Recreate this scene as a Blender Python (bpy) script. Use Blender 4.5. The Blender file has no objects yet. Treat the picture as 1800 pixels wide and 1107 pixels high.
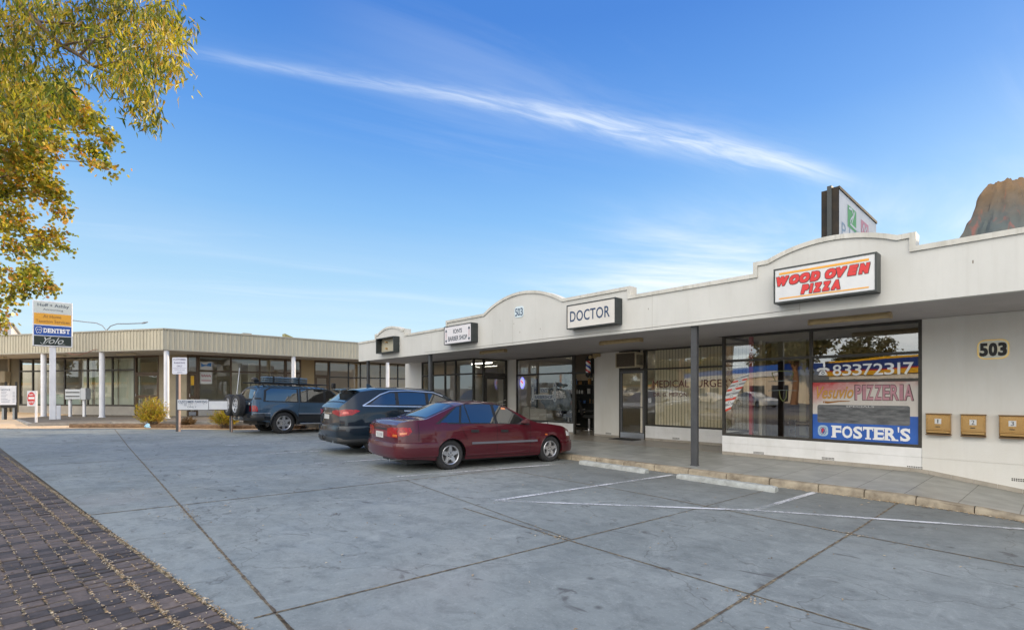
import bpy, bmesh, math, random
from mathutils import Vector, Matrix
from mathutils.geometry import tessellate_polygon
R_ = math.radians
random.seed(7)
scn = bpy.context.scene
COL = scn.collection
# ---------------------------------------------------------------- camera
cam_d = bpy.data.cameras.new("camera"); cam = bpy.data.objects.new("camera", cam_d); COL.objects.link(cam)
cam_d.sensor_width = 36; cam_d.lens = 869/1800*36; cam_d.shift_y = (691-553.5)/1800
cam_d.clip_start = .05; cam_d.clip_end = 2500
cam.location = (0, 0, 1.6); cam.rotation_euler = (R_(90), 0, R_(47.8))
scn.camera = cam
# ---------------------------------------------------------------- sun + sky
SUN_EL = 15.0; SUN_DIR = Vector((.07, 1, 0)).normalized()
sun_d = bpy.data.lights.new("sun", 'SUN'); sun_d.energy = 5.0; sun_d.angle = R_(.6); sun_d.color = (1, .80, .55)
sun = bpy.data.objects.new("sun", sun_d); COL.objects.link(sun); sun.location = (0, 30, 30)
sv = Vector((SUN_DIR.x*math.cos(R_(SUN_EL)), SUN_DIR.y*math.cos(R_(SUN_EL)), math.sin(R_(SUN_EL))))
sun.rotation_euler = (-sv).to_track_quat('-Z', 'Y').to_euler()
W = bpy.data.worlds.new("World"); scn.world = W; W.use_nodes = True
def build_world():
    nt = W.node_tree; nt.nodes.clear(); N = nt.nodes.new; Lk = nt.links.new
    def M(op, a, b=None, c=None):
        n = N('ShaderNodeMath'); n.operation = op
        for i, v in enumerate((a, b, c)):
            if v is None: continue
            if isinstance(v, (int, float)): n.inputs[i].default_value = v
            else: Lk(v, n.inputs[i])
        return n.outputs[0]
    def VD(vec, v):
        n = N('ShaderNodeVectorMath'); n.operation = 'DOT_PRODUCT'; Lk(vec, n.inputs[0]); n.inputs[1].default_value = v
        return n.outputs['Value']
    def mix(f, a, b):
        n = N('ShaderNodeMix'); n.data_type = 'RGBA'; n.inputs[0].default_value = 0
        if isinstance(f, (int, float)): n.inputs[0].default_value = f
        else: Lk(f, n.inputs[0])
        for k, v in ((6, a), (7, b)):
            if isinstance(v, tuple): n.inputs[k].default_value = v + (1,)
            else: Lk(v, n.inputs[k])
        return n.outputs[2]
    tc = N('ShaderNodeTexCoord'); d = tc.outputs['Generated']
    sky = N('ShaderNodeTexSky'); sky.sky_type = 'NISHITA'; sky.sun_disc = False
    sky.sun_elevation = R_(SUN_EL); sky.sun_rotation = math.atan2(SUN_DIR.x, SUN_DIR.y); sky.dust_density = .4; sky.ozone_density = 2.5
    sep = N('ShaderNodeSeparateXYZ'); Lk(d, sep.inputs[0]); z = sep.outputs['Z']
    rmp = N('ShaderNodeValToRGB'); Lk(z, rmp.inputs[0]); cr = rmp.color_ramp
    pts = [(0, (.66, .82, .90)), (.11, (.56, .77, .91)), (.21, (.40, .65, .88)), (.33, (.22, .48, .85)), (.45, (.115, .33, .78)), (.60, (.06, .22, .66)), (.85, (.045, .17, .56))]
    cr.elements[0].position = 0; cr.elements[0].color = pts[0][1] + (1,); cr.elements[1].position = pts[-1][0]; cr.elements[1].color = pts[-1][1] + (1,)
    for p, c in pts[1:-1]:
        e = cr.elements.new(p); e.color = c + (1,)
    sk2 = N('ShaderNodeVectorMath'); sk2.operation = 'SCALE'; Lk(sky.outputs[0], sk2.inputs[0]); sk2.inputs[3].default_value = .16
    base = mix(.88, sk2.outputs[0], rmp.outputs[0])
    fw = Vector((-math.sin(R_(47.8)), math.cos(R_(47.8)), 0)); rt = Vector((math.cos(R_(47.8)), math.sin(R_(47.8)), 0))
    # cirrus: coordinates of the direction on a high flat cloud layer
    zz = M('MAXIMUM', M('ADD', z, .06), .02)
    u = M('DIVIDE', VD(d, rt), zz); v = M('DIVIDE', VD(d, fw), zz)
    def noise(su, sv_, rot, scale, detail, rough=.6, dist=0, off=0):
        cb = N('ShaderNodeCombineXYZ')
        c, s = math.cos(R_(rot)), math.sin(R_(rot))
        Lk(M('MULTIPLY', M('ADD', M('MULTIPLY', u, c), M('MULTIPLY', v, s)), su), cb.inputs[0])
        Lk(M('MULTIPLY', M('ADD', M('MULTIPLY', u, -s), M('MULTIPLY', v, c)), sv_), cb.inputs[1]); cb.inputs[2].default_value = off
        n = N('ShaderNodeTexNoise'); n.inputs['Scale'].default_value = scale; n.inputs['Detail'].default_value = detail
        n.inputs['Roughness'].default_value = rough; n.inputs['Distortion'].default_value = dist; Lk(cb.outputs[0], n.inputs['Vector'])
        return n.outputs[0]
    def smooth(x, a, b):
        n = N('ShaderNodeMapRange'); n.interpolation_type = 'SMOOTHSTEP'; Lk(x, n.inputs[0]); n.inputs[1].default_value = a; n.inputs[2].default_value = b
        return n.outputs[0]
    # one long streak: plane through two sky directions, bowed a little
    def sd(px, py): return (fw + rt*((px-900)/869) + Vector((0, 0, (691-py)/869))).normalized()
    A, B = sd(300, 88), sd(1505, 318); nrm = A.cross(B).normalized(); tan = (B-A).normalized()
    if nrm.z < 0: nrm = -nrm
    off = VD(d, tuple(nrm)); t = VD(d, tuple(tan))
    ta, tb = A.dot(tan), B.dot(tan)
    tt = M('DIVIDE', M('SUBTRACT', t, ta), tb-ta)
    wob = M('MULTIPLY', M('SUBTRACT', noise(1, 1, 0, 1.3, 3, off=3), .5), .03)
    bow = M('MULTIPLY', M('MULTIPLY', tt, M('SUBTRACT', 1.0, tt)), .050)
    dd = M('ADD', M('SUBTRACT', off, bow), wob)
    wd = M('ADD', .009, M('MULTIPLY', M('SUBTRACT', smooth(tt, .1, .78), M('MULTIPLY', smooth(tt, .78, 1.0), .7)), .011))
    q = M('DIVIDE', dd, wd)
    core = M('POWER', 2.718, M('MULTIPLY', M('MULTIPLY', q, q), -1.0))
    q2 = M('DIVIDE', M('SUBTRACT', dd, .012), M('MULTIPLY', wd, 2.6)); halo = M('MULTIPLY', M('POWER', 2.718, M('MULTIPLY', M('MULTIPLY', q2, q2), -1.0)), .12)
    cbf = N('ShaderNodeCombineXYZ'); Lk(M('MULTIPLY', tt, 3.2), cbf.inputs[0]); Lk(M('ADD', M('MULTIPLY', dd, 26.0), M('MULTIPLY', tt, 1.2)), cbf.inputs[1]); cbf.inputs[2].default_value = 4.4
    nf = N('ShaderNodeTexNoise'); nf.inputs['Scale'].default_value = 2.6; nf.inputs['Detail'].default_value = 9; nf.inputs['Roughness'].default_value = .62; nf.inputs['Distortion'].default_value = .5; Lk(cbf.outputs[0], nf.inputs['Vector']); fib = nf.outputs[0]
    endm = M('MULTIPLY', smooth(tt, -.06, .12), M('SUBTRACT', 1.0, smooth(tt, .9, 1.04)))
    streak = M('MULTIPLY', M('MULTIPLY', M('ADD', core, halo), endm), M('MULTIPLY', M('ADD', .24, M('MULTIPLY', smooth(tt, .1, .8), .34)), M('ADD', .35, M('MULTIPLY', smooth(fib, .3, .72), .85))))
    front = M('MAXIMUM', VD(d, tuple(fw)), 0.0)
    streak = M('MULTIPLY', streak, M('GREATER_THAN', VD(d, tuple(fw)), .1))
    wisp = M('MULTIPLY', M('MULTIPLY', smooth(noise(.5, 2.6, 28, .9, 7, .62, .8, 1.7), .52, .85), smooth(noise(1, 1, 0, .35, 2, off=9), .42, .66)), .30)
    low = M('MULTIPLY', M('MULTIPLY', smooth(noise(.5, 1.5, 20, .5, 7, .62, .6, 5.1), .36, .70), M('SUBTRACT', 1.0, smooth(z, .20, .40))), M('ADD', .12, M('MULTIPLY', smooth(VD(d, tuple(rt)), -.05, .30), 1.15)))
    cl = M('MINIMUM', M('ADD', M('ADD', streak, wisp), low), .92)
    col = mix(cl, base, (.86, .93, 1.0))
    # bright cloud layer added behind the camera, out of view, to light the facade
    back = M('MULTIPLY', smooth(VD(d, (.36, -.83, .42)), .28, .95), M('ADD', .42, M('MULTIPLY', smooth(z, .02, .38), .58)))
    bright = mix(smooth(noise(1, 1, 0, .8, 6, off=2.2), .3, .7), (2.1, 2.1, 2.1), (4.15, 3.85, 3.45))
    col = mix(M('MULTIPLY', back, .92), col, bright)
    bg = N('ShaderNodeBackground'); bg.inputs[1].default_value = 1.0; Lk(col, bg.inputs[0])
    out = N('ShaderNodeOutputWorld'); Lk(bg.outputs[0], out.inputs[0])
build_world()
scn.view_settings.view_transform = 'Standard'; scn.view_settings.look = 'None'; scn.view_settings.gamma = 1
scn.view_settings.use_curve_mapping = False; scn.view_settings.exposure = 0.2
scn.render.engine = 'CYCLES'; scn.cycles.max_bounces = 8; scn.cycles.transparent_max_bounces = 16
# ---------------------------------------------------------------- materials
MATS = {}
def pm(name, col, rough=.6, metal=0, col2=None, var=.5, scale=3, detail=6, bump=0, bscale=60, spec=.5, coat=0, emit=None, es=1, stretch=(1, 1, 1), lo=.35, hi=.65):
    if name in MATS: return MATS[name]
    m = bpy.data.materials.new(name); m.use_nodes = True; nt = m.node_tree; b = nt.nodes['Principled BSDF']
    b.inputs['Roughness'].default_value = rough; b.inputs['Metallic'].default_value = metal; b.inputs['Specular IOR Level'].default_value = spec
    b.inputs['Coat Weight'].default_value = coat; b.inputs['Coat Roughness'].default_value = .04
    b.inputs['Base Color'].default_value = tuple(col) + (1,)
    if emit: b.inputs['Emission Color'].default_value = tuple(emit) + (1,); b.inputs['Emission Strength'].default_value = es
    g = nt.nodes.new('ShaderNodeNewGeometry'); mp = nt.nodes.new('ShaderNodeMapping'); nt.links.new(g.outputs['Position'], mp.inputs[0]); mp.inputs['Scale'].default_value = stretch
    if col2:
        n = nt.nodes.new('ShaderNodeTexNoise'); n.inputs['Scale'].default_value = scale; n.inputs['Detail'].default_value = detail; n.inputs['Roughness'].default_value = .62
        nt.links.new(mp.outputs[0], n.inputs['Vector'])
        r = nt.nodes.new('ShaderNodeMapRange'); nt.links.new(n.outputs[0], r.inputs[0]); r.inputs[1].default_value = lo; r.inputs[2].default_value = hi; r.inputs[4].default_value = var*2
        mx = nt.nodes.new('ShaderNodeMix'); mx.data_type = 'RGBA'; nt.links.new(r.outputs[0], mx.inputs[0]); mx.inputs[6].default_value = tuple(col) + (1,); mx.inputs[7].default_value = tuple(col2) + (1,)
        nt.links.new(mx.outputs[2], b.inputs['Base Color'])
    if bump:
        n2 = nt.nodes.new('ShaderNodeTexNoise'); n2.inputs['Scale'].default_value = bscale; n2.inputs['Detail'].default_value = 5; nt.links.new(mp.outputs[0], n2.inputs['Vector'])
        bp = nt.nodes.new('ShaderNodeBump'); bp.inputs['Strength'].default_value = bump; bp.inputs['Distance'].default_value = .01; nt.links.new(n2.outputs[0], bp.inputs['Height']); nt.links.new(bp.outputs[0], b.inputs['Normal'])
    MATS[name] = m; return m
def glass(name, tint, refl=.25, rough=0.0, rcol=(1, 1, 1)):
    if name in MATS: return MATS[name]
    m = bpy.data.materials.new(name); m.use_nodes = True; nt = m.node_tree; nt.nodes.clear(); N = nt.nodes.new
    t = N('ShaderNodeBsdfTransparent'); t.inputs[0].default_value = tuple(tint) + (1,)
    g = N('ShaderNodeBsdfGlossy'); g.inputs['Roughness'].default_value = rough; g.inputs[0].default_value = tuple(rcol) + (1,)
    geo = N('ShaderNodeNewGeometry'); nz = N('ShaderNodeTexNoise'); nz.inputs['Scale'].default_value = .9; nz.inputs['Detail'].default_value = 1; nt.links.new(geo.outputs['Position'], nz.inputs['Vector'])
    bp = N('ShaderNodeBump'); bp.inputs['Strength'].default_value = .10; bp.inputs['Distance'].default_value = .02; nt.links.new(nz.outputs[0], bp.inputs['Height']); nt.links.new(bp.outputs[0], g.inputs['Normal'])
    f = N('ShaderNodeFresnel'); bi = N('ShaderNodeMapRange'); nt.links.new(geo.outputs['Backfacing'], bi.inputs[0]); bi.inputs[3].default_value = 1.5; bi.inputs[4].default_value = 1/1.5; nt.links.new(bi.outputs[0], f.inputs[0])      # same reflectance from either side of the sheet
    a = N('ShaderNodeMath'); a.operation = 'MULTIPLY_ADD'; nt.links.new(f.outputs[0], a.inputs[0]); a.inputs[1].default_value = 1.0; a.inputs[2].default_value = refl; a.use_clamp = True
    mx = N('ShaderNodeMixShader'); nt.links.new(a.outputs[0], mx.inputs[0]); nt.links.new(t.outputs[0], mx.inputs[1]); nt.links.new(g.outputs[0], mx.inputs[2])
    o = N('ShaderNodeOutputMaterial'); nt.links.new(mx.outputs[0], o.inputs[0]); MATS[name] = m; return m
def streaks(m, f=.5, dark=(.55, .52, .46), sc=(5, 5, .22), lo=.52, hi=.78):
    nt = m.node_tree; b = nt.nodes['Principled BSDF']; N = nt.nodes.new; L = nt.links.new; src = b.inputs['Base Color'].links[0].from_socket
    g_ = N('ShaderNodeNewGeometry'); mp = N('ShaderNodeMapping'); mp.inputs['Scale'].default_value = sc; L(g_.outputs['Position'], mp.inputs[0]); n = N('ShaderNodeTexNoise'); n.inputs['Scale'].default_value = 1.6; n.inputs['Detail'].default_value = 9; n.inputs['Roughness'].default_value = .7; L(mp.outputs[0], n.inputs[0])
    r = N('ShaderNodeMapRange'); L(n.outputs[0], r.inputs[0]); r.inputs[1].default_value = lo; r.inputs[2].default_value = hi; r.inputs[4].default_value = f
    mx = N('ShaderNodeMix'); mx.data_type = 'RGBA'; mx.blend_type = 'MULTIPLY'; L(r.outputs[0], mx.inputs[0]); L(src, mx.inputs[6]); mx.inputs[7].default_value = tuple(dark)+(1,); L(mx.outputs[2], b.inputs['Base Color'])
def nodemat(name):
    m = bpy.data.materials.new(name); m.use_nodes = True; MATS[name] = m
    return m, m.node_tree, m.node_tree.nodes['Principled BSDF']
cream = pm('cream_render', (.74, .73, .69), .75, col2=(.68, .66, .60), scale=1.2, bump=.25, bscale=90, stretch=(1, 1, .35))
fasc = pm('fascia_render', (.60, .60, .57), .7, col2=(.54, .54, .51), scale=1.1, bump=.15, bscale=70, stretch=(1, 1, .5))
streaks(fasc, .16); streaks(cream, .12)
coping = pm('coping_paint', (.62, .61, .56), .7, col2=(.50, .49, .44), scale=3, bump=.15)
white_wall = pm('white_wall', (.84, .84, .83), .65, col2=(.74, .74, .72), scale=2.2, bump=.2, bscale=80)
streaks(coping, .7, (.45, .42, .36)); streaks(white_wall, .2, (.6, .58, .52))
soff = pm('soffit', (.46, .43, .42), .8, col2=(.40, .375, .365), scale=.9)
dark_frame = pm('dark_frame', (.030, .027, .022), .45, col2=(.05, .045, .036), scale=8)
brown_frame = pm('brown_frame', (.075, .045, .022), .5, col2=(.11, .07, .035), scale=6)
post_grey = pm('post_grey', (.045, .047, .052), .45, col2=(.065, .068, .072), scale=3, bump=.1)
white_paint = pm('white_paint', (.80, .81, .84), .45, col2=(.68, .69, .72), scale=4, stretch=(1, 1, .4))
sign_white = pm('sign_white', (.66, .67, .67), .35, col2=(.60, .61, .62), scale=3)
sign_black = pm('sign_black', (.022, .03, .03), .45, col2=(.04, .045, .045), scale=5)
black = pm('black', (.012, .012, .012), .5)
rubber = pm('rubber', (.018, .018, .019), .8, col2=(.03, .03, .03), scale=20)
chrome = pm('chrome', (.75, .76, .78), .18, 1)
alloy = pm('alloy', (.62, .63, .65), .32, .85, col2=(.5, .5, .52), scale=12)
steel = pm('steel', (.55, .56, .58), .3, .9)
concrete_kerb = pm('kerb_concrete', (.36, .31, .225), .85, col2=(.17, .14, .10), scale=5, bump=.6, bscale=45)
stop_con = pm('wheel_stop_concrete', (.42, .445, .43), .85, col2=(.26, .27, .255), scale=7, bump=.7, bscale=50)
tile_skirt = pm('skirting_tile', (.42, .38, .32), .6, col2=(.33, .30, .25), scale=3)
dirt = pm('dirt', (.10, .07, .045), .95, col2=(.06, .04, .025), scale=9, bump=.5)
litter_m = pm('litter_debris', (.22, .16, .09), .9, col2=(.10, .07, .04), scale=30)
line_paint = None
red_l = pm('red_letter', (.62, .03, .03), .4); orange = pm('orange_band', (.78, .36, .03), .4); navy_t = pm('navy_letter', (.03, .06, .13), .4)
grey_t = pm('grey_letter', (.07, .09, .12), .5); blue_s = pm('blue_sign', (.02, .10, .42), .35, col2=(.03, .13, .5), scale=3); white_t = pm('white_letter', (.85, .85, .85), .4)
maroon_t = pm('maroon_letter', (.14, .035, .03), .5)
lampbody = pm('lamp_batten', (.50, .38, .19), .5, col2=(.36, .27, .14), scale=9, stretch=(1, 6, 1))
interior_w = pm('interior_wall', (.74, .68, .56), .8, col2=(.66, .60, .48), scale=1); interior_f = pm('interior_floor', (.26, .23, .19), .35)
blind = pm('vertical_blind', (.92, .86, .66), .8, col2=(.84, .77, .58), scale=2, stretch=(4, 4, .3))
blind2 = pm('tan_blind', (.42, .28, .14), .85, col2=(.34, .22, .11), scale=1.5)
glass_shop = glass('shop_glass', (.95, .95, .92), .12)
glass_left = glass('office_glass', (.93, .95, .90), .07)
glass_pizza = glass('pizza_glass', (.90, .90, .86), .20)
glass_clear = glass('clear_glass', (.75, .76, .74), .14)
bluegrey_pole = white_paint
# ---------------------------------------------------------------- mesh helpers
class MB:
    def __init__(s): s.bm = bmesh.new(); s.mi = 0
    def face(s, pts):
        try:
            f = s.bm.faces.new([s.bm.verts.new(p) for p in pts]); f.material_index = s.mi; return f
        except Exception: return None
    def grid(s, rows, close=False):
        vs = [[s.bm.verts.new(p) for p in r] for r in rows]
        for i in range(len(vs)-1):
            n = len(vs[i])
            for j in range(n if close else n-1):
                k = (j+1) % n
                try:
                    f = s.bm.faces.new((vs[i][j], vs[i][k], vs[i+1][k], vs[i+1][j])); f.material_index = s.mi
                except Exception: pass
        return vs
    def hexa(s, p):   # 8 points: bottom 4 ccw, top 4 ccw
        v = [s.bm.verts.new(q) for q in p]
        for q in ((3, 2, 1, 0), (4, 5, 6, 7), (0, 1, 5, 4), (1, 2, 6, 5), (2, 3, 7, 6), (3, 0, 4, 7)):
            f = s.bm.faces.new([v[i] for i in q]); f.material_index = s.mi
    def box(s, x0, x1, y0, y1, z0, z1):
        s.hexa([(x0, y0, z0), (x1, y0, z0), (x1, y1, z0), (x0, y1, z0), (x0, y0, z1), (x1, y0, z1), (x1, y1, z1), (x0, y1, z1)])
    def ob(s, F, u0, u1, w0, w1, z0, z1):   # box in a wall frame, w grows outward
        s.hexa([F(u0, w1, z0), F(u1, w1, z0), F(u1, w0, z0), F(u0, w0, z0), F(u0, w1, z1), F(u1, w1, z1), F(u1, w0, z1), F(u0, w0, z1)])
    def prism(s, pts, vec):
        vec = Vector(vec); a = [s.bm.verts.new(p) for p in pts]; b = [s.bm.verts.new(Vector(p)+vec) for p in pts]; n = len(pts)
        for q in (list(reversed(a)), b):
            f = s.bm.faces.new(q); f.material_index = s.mi
        for i in range(n):
            f = s.bm.faces.new((a[i], a[(i+1) % n], b[(i+1) % n], b[i])); f.material_index = s.mi
    def tube(s, pts, r, n=8, caps=True):
        pts = [Vector(p) for p in pts]; rings = []
        rr = r if isinstance(r, (list, tuple)) else [r]*len(pts)
        prev = None
        for i, p in enumerate(pts):
            t = (pts[min(i+1, len(pts)-1)]-pts[max(i-1, 0)]).normalized()
            if prev is None: a = t.orthogonal().normalized()
            else:
                a = prev - t*prev.dot(t)
                a = a.normalized() if a.length > 1e-6 else t.orthogonal().normalized()
            prev = a; b = t.cross(a)
            rings.append([p + (a*math.cos(k*2*math.pi/n)+b*math.sin(k*2*math.pi/n))*rr[i] for k in range(n)])
        vs = s.grid(rings, True)
        if caps:
            for q in (list(reversed(vs[0])), vs[-1]):
                try: f = s.bm.faces.new(q); f.material_index = s.mi
                except Exception: pass
    def lathe(s, prof, c, axis='z', n=24, M=None):   # prof: (r, h)
        rows = []
        for r, h in prof:
            row = []
            for k in range(n):
                a = 2*math.pi*k/n; x, y = r*math.cos(a), r*math.sin(a)
                p = Vector((x, y, h)) if axis == 'z' else (Vector((x, h, y)) if axis == 'y' else Vector((h, x, y)))
                if M: p = M @ p
                row.append(p+Vector(c))
            rows.append(row)
        vs = s.grid(rows, True)
        return vs
    def build(s, name, mats, parent=None, smooth=None, local=False, bevel=0):
        bm = s.bm
        bmesh.ops.remove_doubles(bm, verts=bm.verts, dist=1e-5) if smooth else None
        bmesh.ops.recalc_face_normals(bm, faces=bm.faces)
        if bevel:
            ed = [e for e in bm.edges if len(e.link_faces) == 2 and e.calc_face_angle(0) > .6]
            bmesh.ops.bevel(bm, geom=ed, offset=bevel, segments=1, affect='EDGES', profile=.7)
        if smooth:
            for f in bm.faces: f.smooth = True
            for e in bm.edges:
                if len(e.link_faces) == 2 and e.calc_face_angle(0) > R_(smooth): e.smooth = False
        if parent is not None and not local:
            o = Vector((0, 0, 0)); p = parent
            while p is not None: o += p.location; p = p.parent
            bmesh.ops.translate(bm, verts=bm.verts, vec=-o)
        me = bpy.data.meshes.new(name); bm.to_mesh(me); bm.free()
        if not isinstance(mats, (list, tuple)): mats = [mats]
        for m in mats: me.materials.append(m)
        ob = bpy.data.objects.new(name, me); COL.objects.link(ob)
        if parent is not None: ob.parent = parent
        return ob
def tag(o, label=None, cat=None, group=None, kind=None):
    if label: o['label'] = label
    if cat: o['category'] = cat
    if group: o['group'] = group
    if kind: o['kind'] = kind
    return o
def thing(name, label, cat, loc=(0, 0, 0), group=None):
    o = bpy.data.objects.new(name, None); COL.objects.link(o); o.location = loc; o.empty_display_size = .2
    return tag(o, label, cat, group)
def struct(mb, name, mat, smooth=None): return tag(mb.build(name, mat, smooth=smooth), kind='structure')
def copy_tree(o, parent=None):
    c = o.copy(); COL.objects.link(c); c.parent = parent
    for ch in list(o.children): copy_tree(ch, c)
    return c
def frame(O, Rv, Nv):
    O, Rv, Nv = Vector(O), Vector(Rv).normalized(), Vector(Nv).normalized()
    def F(u, w, z): return O + Rv*u + Nv*w + Vector((0, 0, z))
    F.O, F.R, F.N = O, Rv, Nv
    return F
def wallY(y): return frame((0, y, 0), (1, 0, 0), (0, -1, 0))
def text_pts(s, bold=0.0, spacing=1.0, shear=0, res=3):
    cu = bpy.data.curves.new('t', 'FONT'); cu.body = s; cu.offset = bold; cu.space_character = spacing; cu.shear = shear; cu.resolution_u = res; cu.fill_mode = 'BOTH'
    ob = bpy.data.objects.new('t', cu); COL.objects.link(ob)
    dg = bpy.context.evaluated_depsgraph_get(); me = bpy.data.meshes.new_from_object(ob.evaluated_get(dg))
    vs = [tuple(v.co) for v in me.vertices]; fs = [tuple(p.vertices) for p in me.polygons]
    bpy.data.objects.remove(ob); bpy.data.curves.remove(cu); bpy.data.meshes.remove(me)
    return vs, fs
def add_text(mb, F, s, u0, u1, z0, z1, w=.004, bold=0, shear=0, spacing=1, skew=0, keep=None):
    vs, fs = text_pts(s, bold, spacing, shear)
    if not vs: return
    xa, xb = min(v[0] for v in vs), max(v[0] for v in vs); ya, yb = min(v[1] for v in vs), max(v[1] for v in vs)
    if keep: xa, xb, ya, yb = keep
    bv = [mb.bm.verts.new(F(u0+(v[0]-xa)/(xb-xa)*(u1-u0), w, z0+(v[1]-ya)/(yb-ya)*(z1-z0)+skew*(v[0]-xa)/(xb-xa))) for v in vs]
    for f in fs:
        try: q = mb.bm.faces.new([bv[i] for i in f]); q.material_index = mb.mi
        except Exception: pass
def thick_text(mb, F, s, u0, u1, z0, z1, w, th, **k):
    i = 0
    for a in (-1, 0, 1):
        for c in (-1, 0, 1): add_text(mb, F, s, u0+th+a*th, u1-th+a*th, z0+th+c*th, z1-th+c*th, w+i*.0002, **k); i += 1
def text_obj(F, items, mat, parent, name='lettering'):
    for it in items:
        mb = MB(); add_text(mb, F, *it[0], **(it[1] if len(it) > 1 else {})); mb.build(name, mat, parent)
def disc(mb, F, u, z, ru, rz, w, n=28, a0=0, a1=360):
    mb.face([F(u+ru*math.cos(R_(a0+(a1-a0)*k/n)), w, z+rz*math.sin(R_(a0+(a1-a0)*k/n))) for k in range(n+(0 if a1-a0 == 360 else 1))])
def ringf(mb, F, u, z, ru, rz, t, w, n=32):
    o = [F(u+ru*math.cos(2*math.pi*k/n), w, z+rz*math.sin(2*math.pi*k/n)) for k in range(n)]
    i = [F(u+(ru-t)*math.cos(2*math.pi*k/n), w, z+(rz-t)*math.sin(2*math.pi*k/n)) for k in range(n)]
    mb.grid([o, i], True)
def polyf(mb, F, pts, w): mb.face([F(a, w, b) for a, b in pts])
def rect(mb, F, u0, u1, z0, z1, w): polyf(mb, F, [(u0, z0), (u1, z0), (u1, z1), (u0, z1)], w)
def rrect(mb, F, u0, u1, z0, z1, w, r=.04, n=5, t=0):
    pts = []
    for cx, cz, a in ((u1-r, z1-r, 0), (u0+r, z1-r, 90), (u0+r, z0+r, 180), (u1-r, z0+r, 270)):
        pts += [(cx+r*math.cos(R_(a+90*k/n)), cz+r*math.sin(R_(a+90*k/n))) for k in range(n+1)]
    if t: mb.prism([F(a, w, b) for a, b in pts], F.N*t)
    else: polyf(mb, F, pts, w)
# ---------------------------------------------------------------- ground
def g(x, y):
    b = .02*(9.05-max(-3.0, min(9.05, y)))
    return b + .012*max(0.0, -17.0-x)*min(1, max(0, (12-y)/3))
def yk(x): return 9.05 if x < -1.5 else 9.05-.13*(x+1.5)**2 if x < 1 else 8.24
def sheet(name, mat, xs, ys, zf, keep=None, off=0):
    mb = MB(); mb.grid([[(x, y, zf(x, y)+off) for x in xs] for y in ys])
    return mb
def lin(a, b, n): return [a+(b-a)*i/n for i in range(n+1)]
def gz(x, y):
    if y > 9.055 and x > -40:
        return -.75 if x > -27 and x < 40 else g(x, y)-.03
    return g(x, y)-.03
xs = [-1500, -300, -100, -60, -45, -40.01, -40] + lin(-38, -27.01, 8) + [-27] + lin(-26, 10, 36) + [20, 40, 40.01, 60, 150, 500, 1500]
ys = [-1500, -400, -150, -60, -30, -20, -12, -8, -5, -3] + lin(-2, 9, 22) + [9.05, 9.07, 11, 12, 16, 20, 30, 60, 150, 500, 1500]
asph = pm('asphalt_ground', (.17, .16, .145), .9, col2=(.11, .10, .09), scale=.8, bump=.4, bscale=40)
struct(sheet('g', None, xs, ys, gz), 'ground', asph)
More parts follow.
